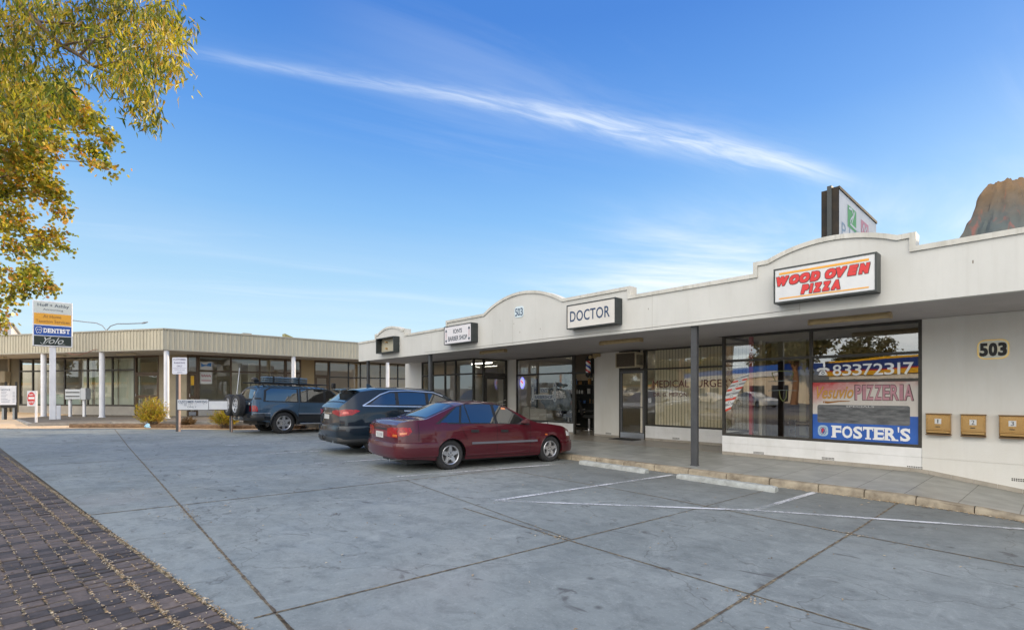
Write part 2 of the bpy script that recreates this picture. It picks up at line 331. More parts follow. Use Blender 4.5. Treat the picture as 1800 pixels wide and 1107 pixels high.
# concrete car park
m, nt, b = nodemat('car_park_concrete')
def conc(nt, b):
    N = nt.nodes.new; L = nt.links.new
    geo = N('ShaderNodeNewGeometry')
    def nz(scale, detail, rough=.6, st=(1, 1, 1), dist=0):
        mp = N('ShaderNodeMapping'); mp.inputs['Scale'].default_value = st; L(geo.outputs['Position'], mp.inputs[0])
        n = N('ShaderNodeTexNoise'); n.inputs['Scale'].default_value = scale; n.inputs['Detail'].default_value = detail; n.inputs['Roughness'].default_value = rough; n.inputs['Distortion'].default_value = dist
        L(mp.outputs[0], n.inputs['Vector']); return n.outputs[0]
    def mr(v, a, c, d=1.0, lo=0.0):
        n = N('ShaderNodeMapRange'); L(v, n.inputs[0]); n.inputs[1].default_value = a; n.inputs[2].default_value = c; n.inputs[3].default_value = lo; n.inputs[4].default_value = d; return n.outputs[0]
    def mx(f, a, c):
        n = N('ShaderNodeMix'); n.data_type = 'RGBA'
        if isinstance(f, float): n.inputs[0].default_value = f
        else: L(f, n.inputs[0])
        for k, v in ((6, a), (7, c)):
            if isinstance(v, tuple): n.inputs[k].default_value = v+(1,)
            else: L(v, n.inputs[k])
        return n.outputs[2]
    c = mx(mr(nz(.35, 6, .6, dist=.4), .35, .65), (.195, .218, .208), (.285, .31, .295))
    c = mx(mr(nz(3.6, 9, .75, (1, 1.4, 1), .5), .46, .68, .65), c, (.125, .14, .135))
    c = mx(mr(nz(2.6, 9, .8, (1.3, .7, 1), 1.0), .52, .70, .65), c, (.36, .385, .365))
    c = mx(mr(nz(7, 8, .85), .54, .72, .7), c, (.10, .11, .105))
    c = mx(mr(nz(38, 4, .8), .55, .72, .5), c, (.42, .43, .41))
    c = mx(mr(nz(2.6, 4, .55, (.6, 1.3, 1), 1.5), .64, .70, .7), c, (.085, .08, .075))
    c = mx(mr(nz(.28, 3, .5), .62, .74, .4), c, (.28, .25, .23))
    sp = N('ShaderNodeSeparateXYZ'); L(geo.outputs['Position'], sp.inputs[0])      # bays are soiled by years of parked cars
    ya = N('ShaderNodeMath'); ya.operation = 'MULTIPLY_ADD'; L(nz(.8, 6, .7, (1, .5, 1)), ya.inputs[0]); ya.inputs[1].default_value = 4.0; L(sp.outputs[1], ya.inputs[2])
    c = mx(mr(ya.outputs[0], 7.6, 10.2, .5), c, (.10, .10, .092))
    vo = N('ShaderNodeTexVoronoi'); vo.inputs['Scale'].default_value = 1.7; L(geo.outputs['Position'], vo.inputs['Vector'])      # oil drips
    c = mx(mr(vo.outputs['Distance'], .02, .075, 0.0, .7), c, (.06, .058, .055))
    cr2 = N('ShaderNodeTexVoronoi'); cr2.feature = 'DISTANCE_TO_EDGE'; cr2.inputs['Scale'].default_value = .33; wv = N('ShaderNodeVectorMath'); wv.operation = 'ADD'; L(geo.outputs['Position'], wv.inputs[0]); nv = N('ShaderNodeTexNoise'); nv.inputs['Scale'].default_value = 1.6; nv.inputs['Detail'].default_value = 5; L(geo.outputs['Position'], nv.inputs[0]); L(nv.outputs[1], wv.inputs[1]); L(wv.outputs[0], cr2.inputs['Vector'])
    c = mx(mr(cr2.outputs[0], .0, .0035, 0.0, .55), c, (.07, .065, .055))
    L(c, b.inputs['Base Color'])
    L(mr(nz(1.2, 6), .3, .7, .80, .55), b.inputs['Roughness'])
    bp = N('ShaderNodeBump'); bp.inputs['Strength'].default_value = .35; bp.inputs['Distance'].default_value = .006; L(nz(90, 6, .7), bp.inputs['Height']); L(bp.outputs[0], b.inputs['Normal'])
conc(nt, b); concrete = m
STRIP = [(-26.4, -3.2), (-25.4, -1.2), (-24.3, 1.4), (-23.25, 3.0), (-22.0, 5.2), (-20.85, 7.6), (-20.3, 9.05)]   # front edge of the sunlit footway strip
def strip_x(y):
    for (xa, ya), (xb, yb) in zip(STRIP, STRIP[1:]):
        if y <= yb: return xa+(xb-xa)*(y-ya)/(yb-ya)
    return STRIP[-1][0]
def edge_y(x): return .81+(x+3.31)*(.81+.98)/(-3.31+16.45) if x < -3.31 else .81+(x+3.31)*.16     # brick edge
def cpz(x, y): return g(x, y)
mb = MB(); rows = []
XS = sorted(set([round(v, 3) for v in lin(-27.2, 12, 98)]+[-17.0, -1.5]))
rows = []
T = lin(0, 1, 24)
grid_pts = []
for x in XS:
    y0 = edge_y(x) if x < 3 else edge_y(3.0)
    y1 = yk(x)
    # left limit: footway strip front
    ylo, yhi = y0, y1
    if x < strip_x(9.05):
        lo, hi = -3.2, 9.05
        for _ in range(30):
            mid = (lo+hi)/2
            if strip_x(mid) < x: lo = mid
            else: hi = mid
        yhi = max(ylo, min(y1, lo))
    grid_pts.append([(x, ylo+(yhi-ylo)*t, cpz(x, ylo+(yhi-ylo)*t)) for t in T])
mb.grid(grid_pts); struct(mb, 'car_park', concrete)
def strip_line(mb, p, q, w, off=.004, seg=.4, taper=0, jit=0, zf=cpz):
    p, q = Vector(p), Vector(q); L = (q-p).length; n = max(1, int(L/seg)); d = (q-p)/L; nn = Vector((-d.y, d.x)); rows = []
    for i in range(n+1):
        c = p + d*(L*i/n); ww = w*(1+random.uniform(-jit, jit)); c = c + nn*random.uniform(-jit, jit)*w*.35
        a, e = c+nn*ww/2, c-nn*ww/2
        rows.append([(a.x, a.y, zf(a.x, a.y)+off), (e.x, e.y, zf(e.x, e.y)+off)])
    mb.grid(rows)
# expansion joints
joint_m = pm('joint_filler', (.10, .078, .055), .95, col2=(.26, .21, .13), scale=18, lo=.45, hi=.62, var=.5)
mb = MB()
for p, q, w in [((-23.9, 1.43), (-3.0, 1.02), .022), ((-7.6, .1), (-7.55, 9.0), .022), ((-20, 6.75), (-4.45, 6.62), .02), ((-4.45, 6.62), (-1.55, 6.41), .024), ((-1.55, 6.41), (4, 6.1), .024),
                ((-1.53, .8), (-1.53, 6.4), .022), ((-1.53, 6.4), (-1.56, 9.04), .022), ((-3.45, .9), (-3.26, 5.66), .018), ((-3.26, 5.66), (-3.2, 9.0), .012), ((-5.2, 3.86), (-3.33, 3.80), .018), ((-3.33, 3.8), (4, 3.72), .018),
                ((-13.4, -.5), (-13.5, 9.0), .022), ((-7.58, 4.4), (-3.35, 3.85), .012), ((-18.9, -1.3), (-19, 9), .02), ((-3.4, 1.03), (6, .98), .02)]:
    strip_line(mb, p, q, w, .004, .05, jit=.30)
struct(mb, 'expansion_joints', joint_m)
# painted bay lines, worn
m, nt, b = nodemat('worn_line_paint'); N = nt.nodes.new; L = nt.links.new
geo = N('ShaderNodeNewGeometry'); n = N('ShaderNodeTexNoise'); n.inputs['Scale'].default_value = 22; n.inputs['Detail'].default_value = 8; n.inputs['Roughness'].default_value = .75; L(geo.outputs['Position'], n.inputs[0])
n2 = N('ShaderNodeTexNoise'); n2.inputs['Scale'].default_value = 1.3; n2.inputs['Detail'].default_value = 3; L(geo.outputs['Position'], n2.inputs[0])
ad = N('ShaderNodeMath'); ad.operation = 'ADD'; L(n.outputs[0], ad.inputs[0]); L(n2.outputs[0], ad.inputs[1])
r = N('ShaderNodeMapRange'); L(ad.outputs[0], r.inputs[0]); r.inputs[1].default_value = .88; r.inputs[2].default_value = 1.12
b.inputs['Base Color'].default_value = (.66, .67, .68, 1); b.inputs['Roughness'].default_value = .7
r.inputs[3].default_value = .15; L(r.outputs[0], b.inputs['Alpha']); line_paint = m
mb = MB()
for p, q in [((-5.30, 4.48), (-5.04, 8.80)), ((-5.30, 4.48), (-2.70, 6.79-.0)), ((-2.70, 6.79), (-.26, 8.29)), ((-.26, 8.29), (2.5, 9.9)), ((-2.70, 6.79), (-2.62, 8.98)), ((-8.0, 4.45), (-7.45, 8.3)), ((-10.6, 3.9), (-10.2, 8.6)), ((-13.1, 3.6), (-12.9, 8.6)), ((-15.9, 3.4), (-15.7, 8.6))]:
    if q[0] > 2: q = (1.0, 9.05)
    if q[1] > yk(q[0])-.03: q = (q[0], yk(q[0])-.05)
    strip_line(mb, p, q, .085, .008, .3)
struct(mb, 'line_marking', line_paint)
# shallow curing cracks + oil marks come from the material; brick footpath as laid bricks
D = Vector((16.45-3.31, .81+1.09, 0)).normalized()            # along the edge, towards +x
Pn = Vector((D.y, -D.x, 0))                                    # away from the car park
O0 = Vector((-3.31, .81, 0))
m, nt, b = nodemat('footpath_brick'); N = nt.nodes.new; L = nt.links.new
at = N('ShaderNodeAttribute'); at.attribute_name = 'tone'; geo = N('ShaderNodeNewGeometry'); n = N('ShaderNodeTexNoise'); n.inputs['Scale'].default_value = 14; n.inputs['Detail'].default_value = 8; n.inputs['Roughness'].default_value = .7; L(geo.outputs['Position'], n.inputs[0])
rp = N('ShaderNodeValToRGB'); L(at.outputs['Fac'], rp.inputs[0]); rp.color_ramp.elements[0].color = (.048, .043, .044, 1); rp.color_ramp.elements[1].color = (.160, .128, .112, 1); e = rp.color_ramp.elements.new(.5); e.color = (.105, .088, .084, 1)
mr = N('ShaderNodeMapRange'); L(n.outputs[0], mr.inputs[0]); mr.inputs[1].default_value = .3; mr.inputs[2].default_value = .75
mx = N('ShaderNodeMix'); mx.data_type = 'RGBA'; mx.blend_type = 'MULTIPLY'; mx.inputs[0].default_value = .8; L(rp.outputs[0], mx.inputs[6])
r2 = N('ShaderNodeValToRGB'); L(mr.outputs[0], r2.inputs[0]); r2.color_ramp.elements[0].color = (.55, .55, .55, 1); r2.color_ramp.elements[1].color = (1.5, 1.45, 1.4, 1)
L(r2.outputs[0], mx.inputs[7]); L(mx.outputs[2], b.inputs['Base Color']); b.inputs['Roughness'].default_value = .8
bp = N('ShaderNodeBump'); bp.inputs['Strength'].default_value = .6; bp.inputs['Distance'].default_value = .008; L(n.outputs[0], bp.inputs['Height']); L(bp.outputs[0], b.inputs['Normal']); brick_m = m
def build_bricks():
    bm = bmesh.new(); lay = bm.verts.layers.float.new('tone')
    def brick(s0, s1, t0, t1):
        tone = random.random(); j = .007; h = random.uniform(-.005, .004); tl = random.uniform(-.004, .004)
        out = []
        for ins, dz in ((0, -.02), (0, -.004), (.006, 0)):
            ring = []
            for s, t in ((s0+j+ins, t0+j+ins), (s1-j-ins, t0+j+ins), (s1-j-ins, t1-j-ins), (s0+j+ins, t1-j-ins)):
                p = O0 + D*s + Pn*t; v = bm.verts.new((p.x, p.y, g(p.x, p.y)+.004+dz+h+tl*(1 if s > (s0+s1)/2 else -1))); v[lay] = tone; ring.append(v)
            out.append(ring)
        for a, c in zip(out, out[1:]):
            for k in range(4): bm.faces.new((a[k], a[(k+1) % 4], c[(k+1) % 4], c[k]))
        bm.faces.new(out[-1])
    pw, pl = .115, .232
    n0, n1 = -150, 18
    for i in range(n0, n1):
        s0 = i*pw
        brick(s0, s0+pw, .01, .01+pl)
        far = 2.6 if s0 > -9 else 1.6
        o = 0 if i % 2 else pl/2
        t = .01+pl
        if o: brick(s0, s0+pw, t, t+o); t += o
        while t < far+pl: brick(s0, s0+pw, t, t+pl); t += pl
    me = bpy.data.meshes.new('footpath'); bm.to_mesh(me); bm.free(); me.materials.append(brick_m)
    o = bpy.data.objects.new('footpath', me); COL.objects.link(o); tag(o, kind='structure')
build_bricks()
joint_sand = pm('joint_sand', (.30, .25, .15), .95, col2=(.07, .055, .04), scale=14, lo=.4, hi=.6, var=.5)
mb = MB(); rows = []
for i in range(61):
    s = -30+i*.8
    rows.append([tuple(O0+D*s+Pn*t+Vector((0, 0, g(*(O0+D*s+Pn*t)[:2])-.008))) for t in (-.03, .5, 1.5, 3, 6, 9)])
mb.grid(rows); struct(mb, 'footpath_bed', joint_sand)
# litter of fallen leaves: along brick joints, the brick edge and the kerb
leaf_dead = nodemat('dead_leaf')
m, nt, b = leaf_dead; at = nt.nodes.new('ShaderNodeAttribute'); at.attribute_name = 'tone'; rp = nt.nodes.new('ShaderNodeValToRGB'); nt.links.new(at.outputs['Fac'], rp.inputs[0])
rp.color_ramp.elements[0].color = (.14, .09, .04, 1); rp.color_ramp.elements[1].color = (.60, .52, .38, 1); e = rp.color_ramp.elements.new(.5); e.color = (.44, .31, .17, 1); nt.links.new(rp.outputs[0], b.inputs['Base Color']); b.inputs['Roughness'].default_value = .7; dead_m = m
def litter():
    bm = bmesh.new(); lay = bm.verts.layers.float.new('tone')
    def leaf(x, y, z, l, w, a):
        c, s = math.cos(a), math.sin(a); tone = random.random(); vs = []
        for lx, ly, dz in ((-l/2, 0, 0), (0, -w/2, .004), (l/2, 0, .002), (0, w/2, .006)):
            v = bm.verts.new((x+c*lx-s*ly, y+s*lx+c*ly, z+.006+dz)); v[lay] = tone; vs.append(v)
        bm.faces.new(vs)
    rnd = random.Random(3)
    for _ in range(16000):
        s = -rnd.random()**1.6*13+.8; pl = .232
        if rnd.random() < .24: t = rnd.gauss(.0, .014) + (.242 if rnd.random() < .45 else 0)
        elif rnd.random() < .86: t = .01+pl*rnd.randrange(1, 22)/2+rnd.gauss(0, .006); s = (math.floor(s/.115)+rnd.random())*.115
        else: t = rnd.random()*2.5
        if t < -.05: continue
        p = O0+D*s+Pn*t; l = rnd.uniform(.008, .03)
        leaf(p.x, p.y, g(p.x, p.y)+.004, l, l*rnd.uniform(.3, .7), rnd.random()*6.3)
    for _ in range(1500):
        x = rnd.uniform(-9, .8); y = yk(x)-.02-abs(rnd.gauss(0, .05)); l = rnd.uniform(.015, .05)
        if rnd.random() < .35 or x > -1.9: leaf(x, y, g(x, y), l, l*.5, rnd.random()*6.3)
    for _ in range(420):
        x = rnd.uniform(-14, 2); y = rnd.uniform(-.2, 8.9)
        if y < edge_y(x): continue
        l = rnd.uniform(.015, .05); leaf(x, y, g(x, y), l, l*rnd.uniform(.25, .5), rnd.random()*6.3)
    for _ in range(900):
        x = rnd.uniform(-26, -20.5); y = rnd.uniform(-2, 8)
        if x > strip_x(y)+.2 or x < strip_x(y)-1.6: continue
        l = rnd.uniform(.04, .1); leaf(x, y, g(x, y)+.03, l, l*.5, rnd.random()*6.3)
    for (x, y) in [(-7.3, 1.12), (-6.9, 1.1), (-3.5, 3.8), (-1.55, 6.4), (-1.5, 3.7)]:
        for _ in range(40):
            l = rnd.uniform(.01, .03); a, c = x+rnd.gauss(0, .12), y+rnd.gauss(0, .04); leaf(a, c, g(a, c), l, l*.5, rnd.random()*6.3)
    me = bpy.data.meshes.new('leaf_litter'); bm.to_mesh(me); bm.free(); me.materials.append(dead_m)
    o = bpy.data.objects.new('leaf_litter', me); COL.objects.link(o)
    tag(o, 'dry fallen leaves scattered over the brick path, car park and gutter', 'leaf litter', kind='stuff')
litter()
# covered pavement in front of the shops, ramping down at the right end
def wz(x, y):
    zk = .12-.053*max(0, x+1.5); zw = .12-.146*max(0, x+1.75) if x < 1.5 else .12-.146*3.25
    zk = max(zk, 0.0)
    t = min(1, max(0, (y-9.2)/(11.9-9.2))); return zk+(zw-zk)*t
m, nt, b = nodemat('pavement_slab'); N = nt.nodes.new; L = nt.links.new
geo = N('ShaderNodeNewGeometry'); br = N('ShaderNodeTexBrick'); mp = N('ShaderNodeMapping'); L(geo.outputs['Position'], mp.inputs[0]); mp.inputs['Location'].default_value = (.32, .1, 0); L(mp.outputs[0], br.inputs['Vector'])
br.offset = 0; br.inputs['Scale'].default_value = 1; br.inputs['Brick Width'].default_value = .6; br.inputs['Row Height'].default_value = 1.35; br.inputs['Mortar Size'].default_value = .006
br.inputs['Color1'].default_value = (.25, .26, .245, 1); br.inputs['Color2'].default_value = (.30, .305, .285, 1); br.inputs['Mortar'].default_value = (.05, .05, .045, 1)
n = N('ShaderNodeTexNoise'); n.inputs['Scale'].default_value = 3; n.inputs['Detail'].default_value = 8; L(geo.outputs['Position'], n.inputs[0])
mx = N('ShaderNodeMix'); mx.data_type = 'RGBA'; mx.blend_type = 'MULTIPLY'; mx.inputs[0].default_value = .6; L(br.outputs[0], mx.inputs[6]); r2 = N('ShaderNodeValToRGB'); L(n.outputs[0], r2.inputs[0]); r2.color_ramp.elements[0].position = .35; r2.color_ramp.elements[0].color = (.6, .6, .6, 1); r2.color_ramp.elements[1].position = .7; r2.color_ramp.elements[1].color = (1.3, 1.3, 1.3, 1); L(r2.outputs[0], mx.inputs[7]); L(mx.outputs[2], b.inputs['Base Color']); b.inputs['Roughness'].default_value = .38
slab = m
mb = MB()
PX = sorted(set([round(v, 3) for v in lin(-20.6, 8, 56)]+[-1.5, -1.75]))
mb.grid([[(x, yk(x)+.15+(13.7-yk(x)-.15)*t, wz(x, yk(x)+.15+(13.7-yk(x)-.15)*t)) for x in PX] for t in lin(0, 1, 12)])
struct(mb, 'pavement', slab)
mb = MB()
rnd = random.Random(5)
x = -20.6
while x < 3:
    l = .62 if x > -3 else .75; x2 = x+l; dz = rnd.uniform(-.004, .004); gp = .006
    n = 4
    for k in range(n):
        a, c = x+gp+(l-2*gp)*k/n, x+gp+(l-2*gp)*(k+1)/n
        za, zc = wz(a, 9.2)+dz, wz(c, 9.2)+dz
        mb.grid([[(a, yk(a), -.35), (a, yk(a), za-.03), (a, yk(a)+.02, za-.006), (a, yk(a)+.045, za+.002), (a, yk(a)+.152, za+.003)],
                 [(c, yk(c), -.35), (c, yk(c), zc-.03), (c, yk(c)+.02, zc-.006), (c, yk(c)+.045, zc+.002), (c, yk(c)+.152, zc+.003)]])
    x = x2
struct(mb, 'kerb', concrete_kerb, smooth=50)
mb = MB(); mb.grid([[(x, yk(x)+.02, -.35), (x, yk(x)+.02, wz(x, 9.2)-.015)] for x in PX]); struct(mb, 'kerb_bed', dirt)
# wheel stops
def wheel_stop(x0, x1, y, label):
    t = thing('wheel_stop', label, 'wheel stop', ((x0+x1)/2, y, g(x0, y)), 'concrete wheel stops along the kerb')
    mb = MB(); n = 18; rr = random.Random(int(x0*10))
    rows = []
    for i in range(n+1):
        x = x0+(x1-x0)*i/n; yy = y+(0.03)*(1-2*i/n); z = g(x, yy)-.005; e = .012 if i in (0, n) else 0
        j = [rr.uniform(-.004, .004) for _ in range(6)]
        rows.append([(x, yy-.09+e, z), (x, yy-.085+e+j[0], z+.05), (x, yy-.055+j[1], z+.095-e+j[2]), (x, yy+.055+j[3], z+.095-e+j[4]), (x, yy+.085-e+j[5], z+.05), (x, yy+.09-e, z)])
    vs = mb.grid(rows)
    for q in (vs[0], vs[-1]): mb.bm.faces.new(q)
    mb.build('block', stop_con, t, smooth=40)
wheel_stop(-7.22, -5.48, 8.62, 'long grey concrete wheel stop just in front of the burgundy sedan nose')
wheel_stop(-4.78, -3.03, 8.52, 'grey concrete wheel stop on the asphalt below the dark steel veranda post')
# ---------------------------------------------------------------- shop building (right)
FY = 9.45; WB = 13.7; WP = 11.9; XE = -20.3; XR = 9.0
ZF0, ZF1, ZP = 2.97, 3.79, 4.0
shops = thing('shop_building', 'long cream single storey shop row with arched parapet and deep flat veranda', 'building', (-6, 12, .12))
def arc(x0, x1, z0, pk, n=18):
    c = (x1-x0)/2; h = pk-z0; r = (c*c+h*h)/(2*h); cx = (x0+x1)/2; cz = pk-r
    a0 = math.asin(c/r)
    return [(cx+r*math.sin(-a0+2*a0*i/n), cz+r*math.cos(-a0+2*a0*i/n)) for i in range(n+1)]
top = [(XE, ZF1)]
top += [(-18.75, ZF1), (-18.75, ZP)] + arc(-18.5, -16.6, ZP, 4.20) + [(-16.35, ZP), (-16.35, ZF1)]
top += [(-13.67, ZF1), (-13.67, ZP)] + arc(-11.68, -8.48, ZP, 4.42, 26) + [(-6.46, ZP), (-6.46, ZF1)]
top += [(-3.76, ZF1), (-3.76, ZP)] + arc(-3.52, -1.64, ZP, 4.20) + [(-1.43, ZP), (-1.43, ZF1), (XR, ZF1)]
mb = MB()
front = [(XE, ZF0)] + top + [(XR, ZF0)]
vs = [Vector((a, FY, b)) for a, b in front]
tris = tessellate_polygon([vs])
def slab_poly(mb, pts, y0, y1):
    a = [mb.bm.verts.new((p[0], y0, p[1])) for p in pts]; c = [mb.bm.verts.new((p[0], y1, p[1])) for p in pts]
    for t in tessellate_polygon([[Vector((p[0], 0, p[1])) for p in pts]]):
        mb.bm.faces.new([a[i] for i in t]); mb.bm.faces.new([c[i] for i in reversed(t)])
    n = len(pts)
    for i in range(n): mb.bm.faces.new((a[i], a[(i+1) % n], c[(i+1) % n], c[i]))
slab_poly(mb, front, FY, FY+.14)
mb.build('fascia', fasc, shops)
# coping follows the outline, 6 cm high, 2.5 cm proud, running back over the parapet
mb = MB(); rows = []
for i, (a, b_) in enumerate(top):
    p0 = Vector(top[max(i-1, 0)]); p1 = Vector(top[min(i+1, len(top)-1)]); p = Vector((a, b_))
    d0 = (p-p0).normalized() if i else (p1-p).normalized(); d1 = (p1-p).normalized() if i < len(top)-1 else d0
    n0 = Vector((-d0.y, d0.x)); n1 = Vector((-d1.y, d1.x)); nn = (n0+n1); nn = nn/max(.6, nn.length) * (1/max(.55, (nn.normalized()).dot(n0)))
    ins = p-nn*.065; out = p+nn*.012
    rows.append([(ins.x, FY-.003, ins.y), (ins.x, FY-.03, ins.y), (out.x, FY-.03, out.y), (out.x, FY+.24, out.y), (ins.x, FY+.24, ins.y)])
vs = mb.grid(rows); mb.build('coping', coping, shops)
# soffit, roof, body walls
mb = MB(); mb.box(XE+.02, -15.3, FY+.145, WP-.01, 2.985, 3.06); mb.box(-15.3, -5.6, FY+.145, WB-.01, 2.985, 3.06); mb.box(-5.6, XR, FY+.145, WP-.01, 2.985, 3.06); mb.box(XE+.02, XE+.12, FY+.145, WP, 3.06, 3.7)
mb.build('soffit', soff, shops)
mb = MB(); mb.box(XE+.12, XR, FY+.25, 17.95, 3.35, 3.45); mb.build('roof', pm('roof_sheet', (.42, .43, .42), .5, .3), shops)
mb = MB()
mb.box(-20.6, -20.45, WP+.2, 18, -.3, 3.35); mb.box(-20.6, XR, 18, 18.15, -.3, 3.6); mb.box(XR, XR+.15, 9.6, 18.15, -1, 3.6)
mb.build('side_wall', cream, shops)
fP, fB = wallY(WP), wallY(WB)
def wall(name, F, u0, u1, z0, z1, mat, th=.2, grooves=()):
    mb = MB(); zs = [z0]+[q for q in grooves]+[z1]
    for a, c in zip(zs, zs[1:]): mb.ob(F, u0, u1, -th, 0, a+(.004 if a != z0 else 0), c-(.004 if c != z1 else 0))
    if grooves: mb.ob(F, u0+.01, u1-.01, -th+.02, -.012, z0+.01, z1-.01)
    return mb.build(name, mat, shops)
wall('pier', fP, -20.6, -19.17, .12, 2.983, cream)
wall('wall', fB, -15.38, -14.86, .12, 2.983, cream, grooves=(.28,))
wall('wall', fB, -10.84, -9.80, .12, 2.983, cream, grooves=(.28,))
wall('wall', fP, -1.70, XR, -.9, 2.983, cream, grooves=(.40,))
wall('bulkhead', fP, -19.17, -15.4, .12, .56, white_wall, grooves=(.40,))
wall('bulkhead', fB, -14.84, -11.78, .12, .50, white_wall, .15, grooves=(.34,))
wall('bulkhead', fB, -8.80, -5.48, .12, .57, white_wall, .15, grooves=(.40,))
wall('bulkhead', fP, -5.49, -1.705, -.2, .575, white_wall, .15, grooves=(.40,))
fL = frame((-5.49, WB, 0), (0, -1, 0), (-1, 0, 0))        # left return of the pizza bay (u from back wall outward)
fS = frame((-15.39, WP, 0), (0, 1, 0), (1, 0, 0))         # right return of the first bay
wall('bulkhead', fL, 0, WB-WP-.151, .12, .575, white_wall, .15)
wall('bulkhead', fS, .01, .56, .12, .56, white_wall, .15)
# skirting tiles along the wall foot
mb = MB()
def skirt(F, u0, u1, zf):
    u = u0
    while u < u1-1e-6:
        e = min(u+.3, u1); p, q = F(u, 0, 0), F(e, 0, 0); za, zb = zf(p.x, p.y), zf(q.x, q.y)
        gp = .003
        mb.hexa([F(u+gp, .014, za-.02), F(e-gp, .014, zb-.02), F(e-gp, 0.001, zb-.02), F(u+gp, .001, za-.02), F(u+gp, .014, za+.075), F(e-gp, .014, zb+.075), F(e-gp, .001, zb+.075), F(u+gp, .001, za+.075)])
        u = e
for a_ in ((fP, -5.49, 3), (fB, -8.8, -5.5), (fB, -10.84, -9.8), (fB, -14.84, -11.78), (fP, -20.6, -15.4), (fL, 0, 1.78)):
    mb = MB(); skirt(*a_, wz); mb.build('skirting', tile_skirt, shops)
for F, u, z in ((fP, -4.75, .20), (fP, -3.35, .205), (fP, -1.92, .175), (fP, -.52, .12), (fB, -10.35, .215), (fB, -7.85, .215)):
    mb = MB()
    for k in range(9):
        for j in range(2): mb.ob(F, u+k*.026, u+k*.026+.018, -.006, .0015, z+j*.028, z+j*.028+.02)
    mb.build('air_vent', dark_frame, shops)
for x, z0, z1 in ((-3.0, 3.0, 3.15), (-5.9, 3.0, 3.72), (-10.4, 3.0, 3.7), (-11.3, 3.0, 3.5), (.9, 3.0, 3.7), (-14.6, 3, 3.7)): mb = MB(); mb.box(x, x+.005, FY-.0015, FY+.01, z0, z1); mb.build('fascia_joint', pm('hairline', (.34, .32, .28), .8), shops)
rr = random.Random(11)
for x, z in ((-6.0, 3.42), (-9.3, 3.3), (-10.1, 3.28), (-10.35, 3.55), (-10.95, 3.7), (-12.0, 3.45), (-.2, 3.6), (.1, 3.2), (-.8, 3.42)):
    mb = MB(); mb.box(x, x+.012, FY-.0016, FY+.01, z, z+rr.uniform(.02, .06)); mb.build('stain', pm('rust_stain', (.17, .14, .11), .8), shops)
# windows ------------------------------------------------------
def window(parent, F, u0, u1, z0, z1, cols=(), rows=(), cellrows=None, fr=.05, dep=.07, mat=dark_frame, gl=glass_shop, name='window', back=.035, inset=0.0):
    mb = MB(); w0, w1 = -dep+inset, .004+inset
    mb.ob(F, u0, u0+fr, w0, w1, z0, z1); mb.ob(F, u1-fr, u1, w0, w1, z0, z1)
    mb.ob(F, u0+fr, u1-fr, w0, w1-.001, z0, z0+fr); mb.ob(F, u0+fr, u1-fr, w0, w1-.001, z1-fr, z1)
    for c in cols: mb.ob(F, c-fr/2, c+fr/2, w0, w1-.001, z0+fr, z1-fr)
    edges = [u0+fr]+[v for c in cols for v in (c-fr/2, c+fr/2)]+[u1-fr]
    for k in range(0, len(edges), 2):
        for rz in (cellrows[k//2] if cellrows else rows): mb.ob(F, edges[k], edges[k+1], w0, w1-.002, rz-fr/2, rz+fr/2)
    o = mb.build(name, mat, parent)
    mb = MB(); mb.ob(F, u0+fr*.5, u1-fr*.5, -back-.003+inset, -back+inset, z0+fr*.5, z1-fr*.5)
    bm = mb.bm
    # single glass sheet: keep only the outer face
    bm.clear(); mb.face([F(u0+fr*.5, -back+inset, z0+fr*.5), F(u1-fr*.5, -back+inset, z0+fr*.5), F(u1-fr*.5, -back+inset, z1-fr*.5), F(u0+fr*.5, -back+inset, z1-fr*.5)])
    mb.build('pane', gl, o)
    return o
def door(parent, F, u0, u1, z0, z1, mat=dark_frame, gl=glass_shop, fr=.07, kick=0, handle=True, hs=1, inset=0, kmat=None, bar=False):
    mb = MB(); w0, w1 = -.06+inset, -.006+inset
    mb.ob(F, u0, u0+fr, w0, w1, z0, z1); mb.ob(F, u1-fr, u1, w0, w1, z0, z1); mb.ob(F, u0+fr, u1-fr, w0, w1-.001, z1-fr, z1); mb.ob(F, u0+fr, u1-fr, w0, w1-.001, z0, z0+max(fr, kick))
    o = mb.build('door', mat, parent)
    mb = MB(); mb.face([F(u0+fr, -.03+inset, z0+max(fr, kick)), F(u1-fr, -.03+inset, z0+max(fr, kick)), F(u1-fr, -.03+inset, z1-fr), F(u0+fr, -.03+inset, z1-fr)]); mb.build('pane', gl, o)
    if kick: mb = MB(); mb.ob(F, u0+.01, u1-.01, w1+.0005, w1+.004, z0+.01, z0+kick-.02); mb.build('kick_plate', steel, o)
    if bar:
        mb = MB(); mb.tube([F(u0+.05, .03, z0+.98), F(u1-.05, .03, z0+1.02)], .016); mb.tube([F(u0+.08, .03, z0+.98), F(u0+.08, -.02, z0+.98)], .01, 6); mb.tube([F(u1-.08, .03, z0+1.02), F(u1-.08, -.02, z0+1.02)], .01, 6); mb.build('handle', chrome, o, smooth=40)
    elif handle:
        u = u1-.035 if hs > 0 else u0+.035
        mb = MB(); mb.tube([F(u, -.005, z0+.95), F(u, .05, z0+.97), F(u, .05, z0+1.13), F(u, -.005, z0+1.15)], .011, 6); mb.build('handle', chrome, o, smooth=40)
    return o
Z3 = 2.983
window(shops, fP, -5.49, -1.70, .577, Z3, cols=(-3.56,), cellrows=((2.38,), (2.37, 1.86)), fr=.055, gl=glass_pizza)
window(shops, fL, .06, WB-WP-.002, .577, Z3, rows=(2.38,), fr=.05)
window(shops, fB, -8.80, -5.50, .572, Z3, rows=(2.36,), fr=.045)
d1 = door(shops, fB, -9.76, -8.84, .135, 2.32, mat=pm('grey_frame', (.10, .10, .10), .4), kick=.2, bar=True, kmat=steel)
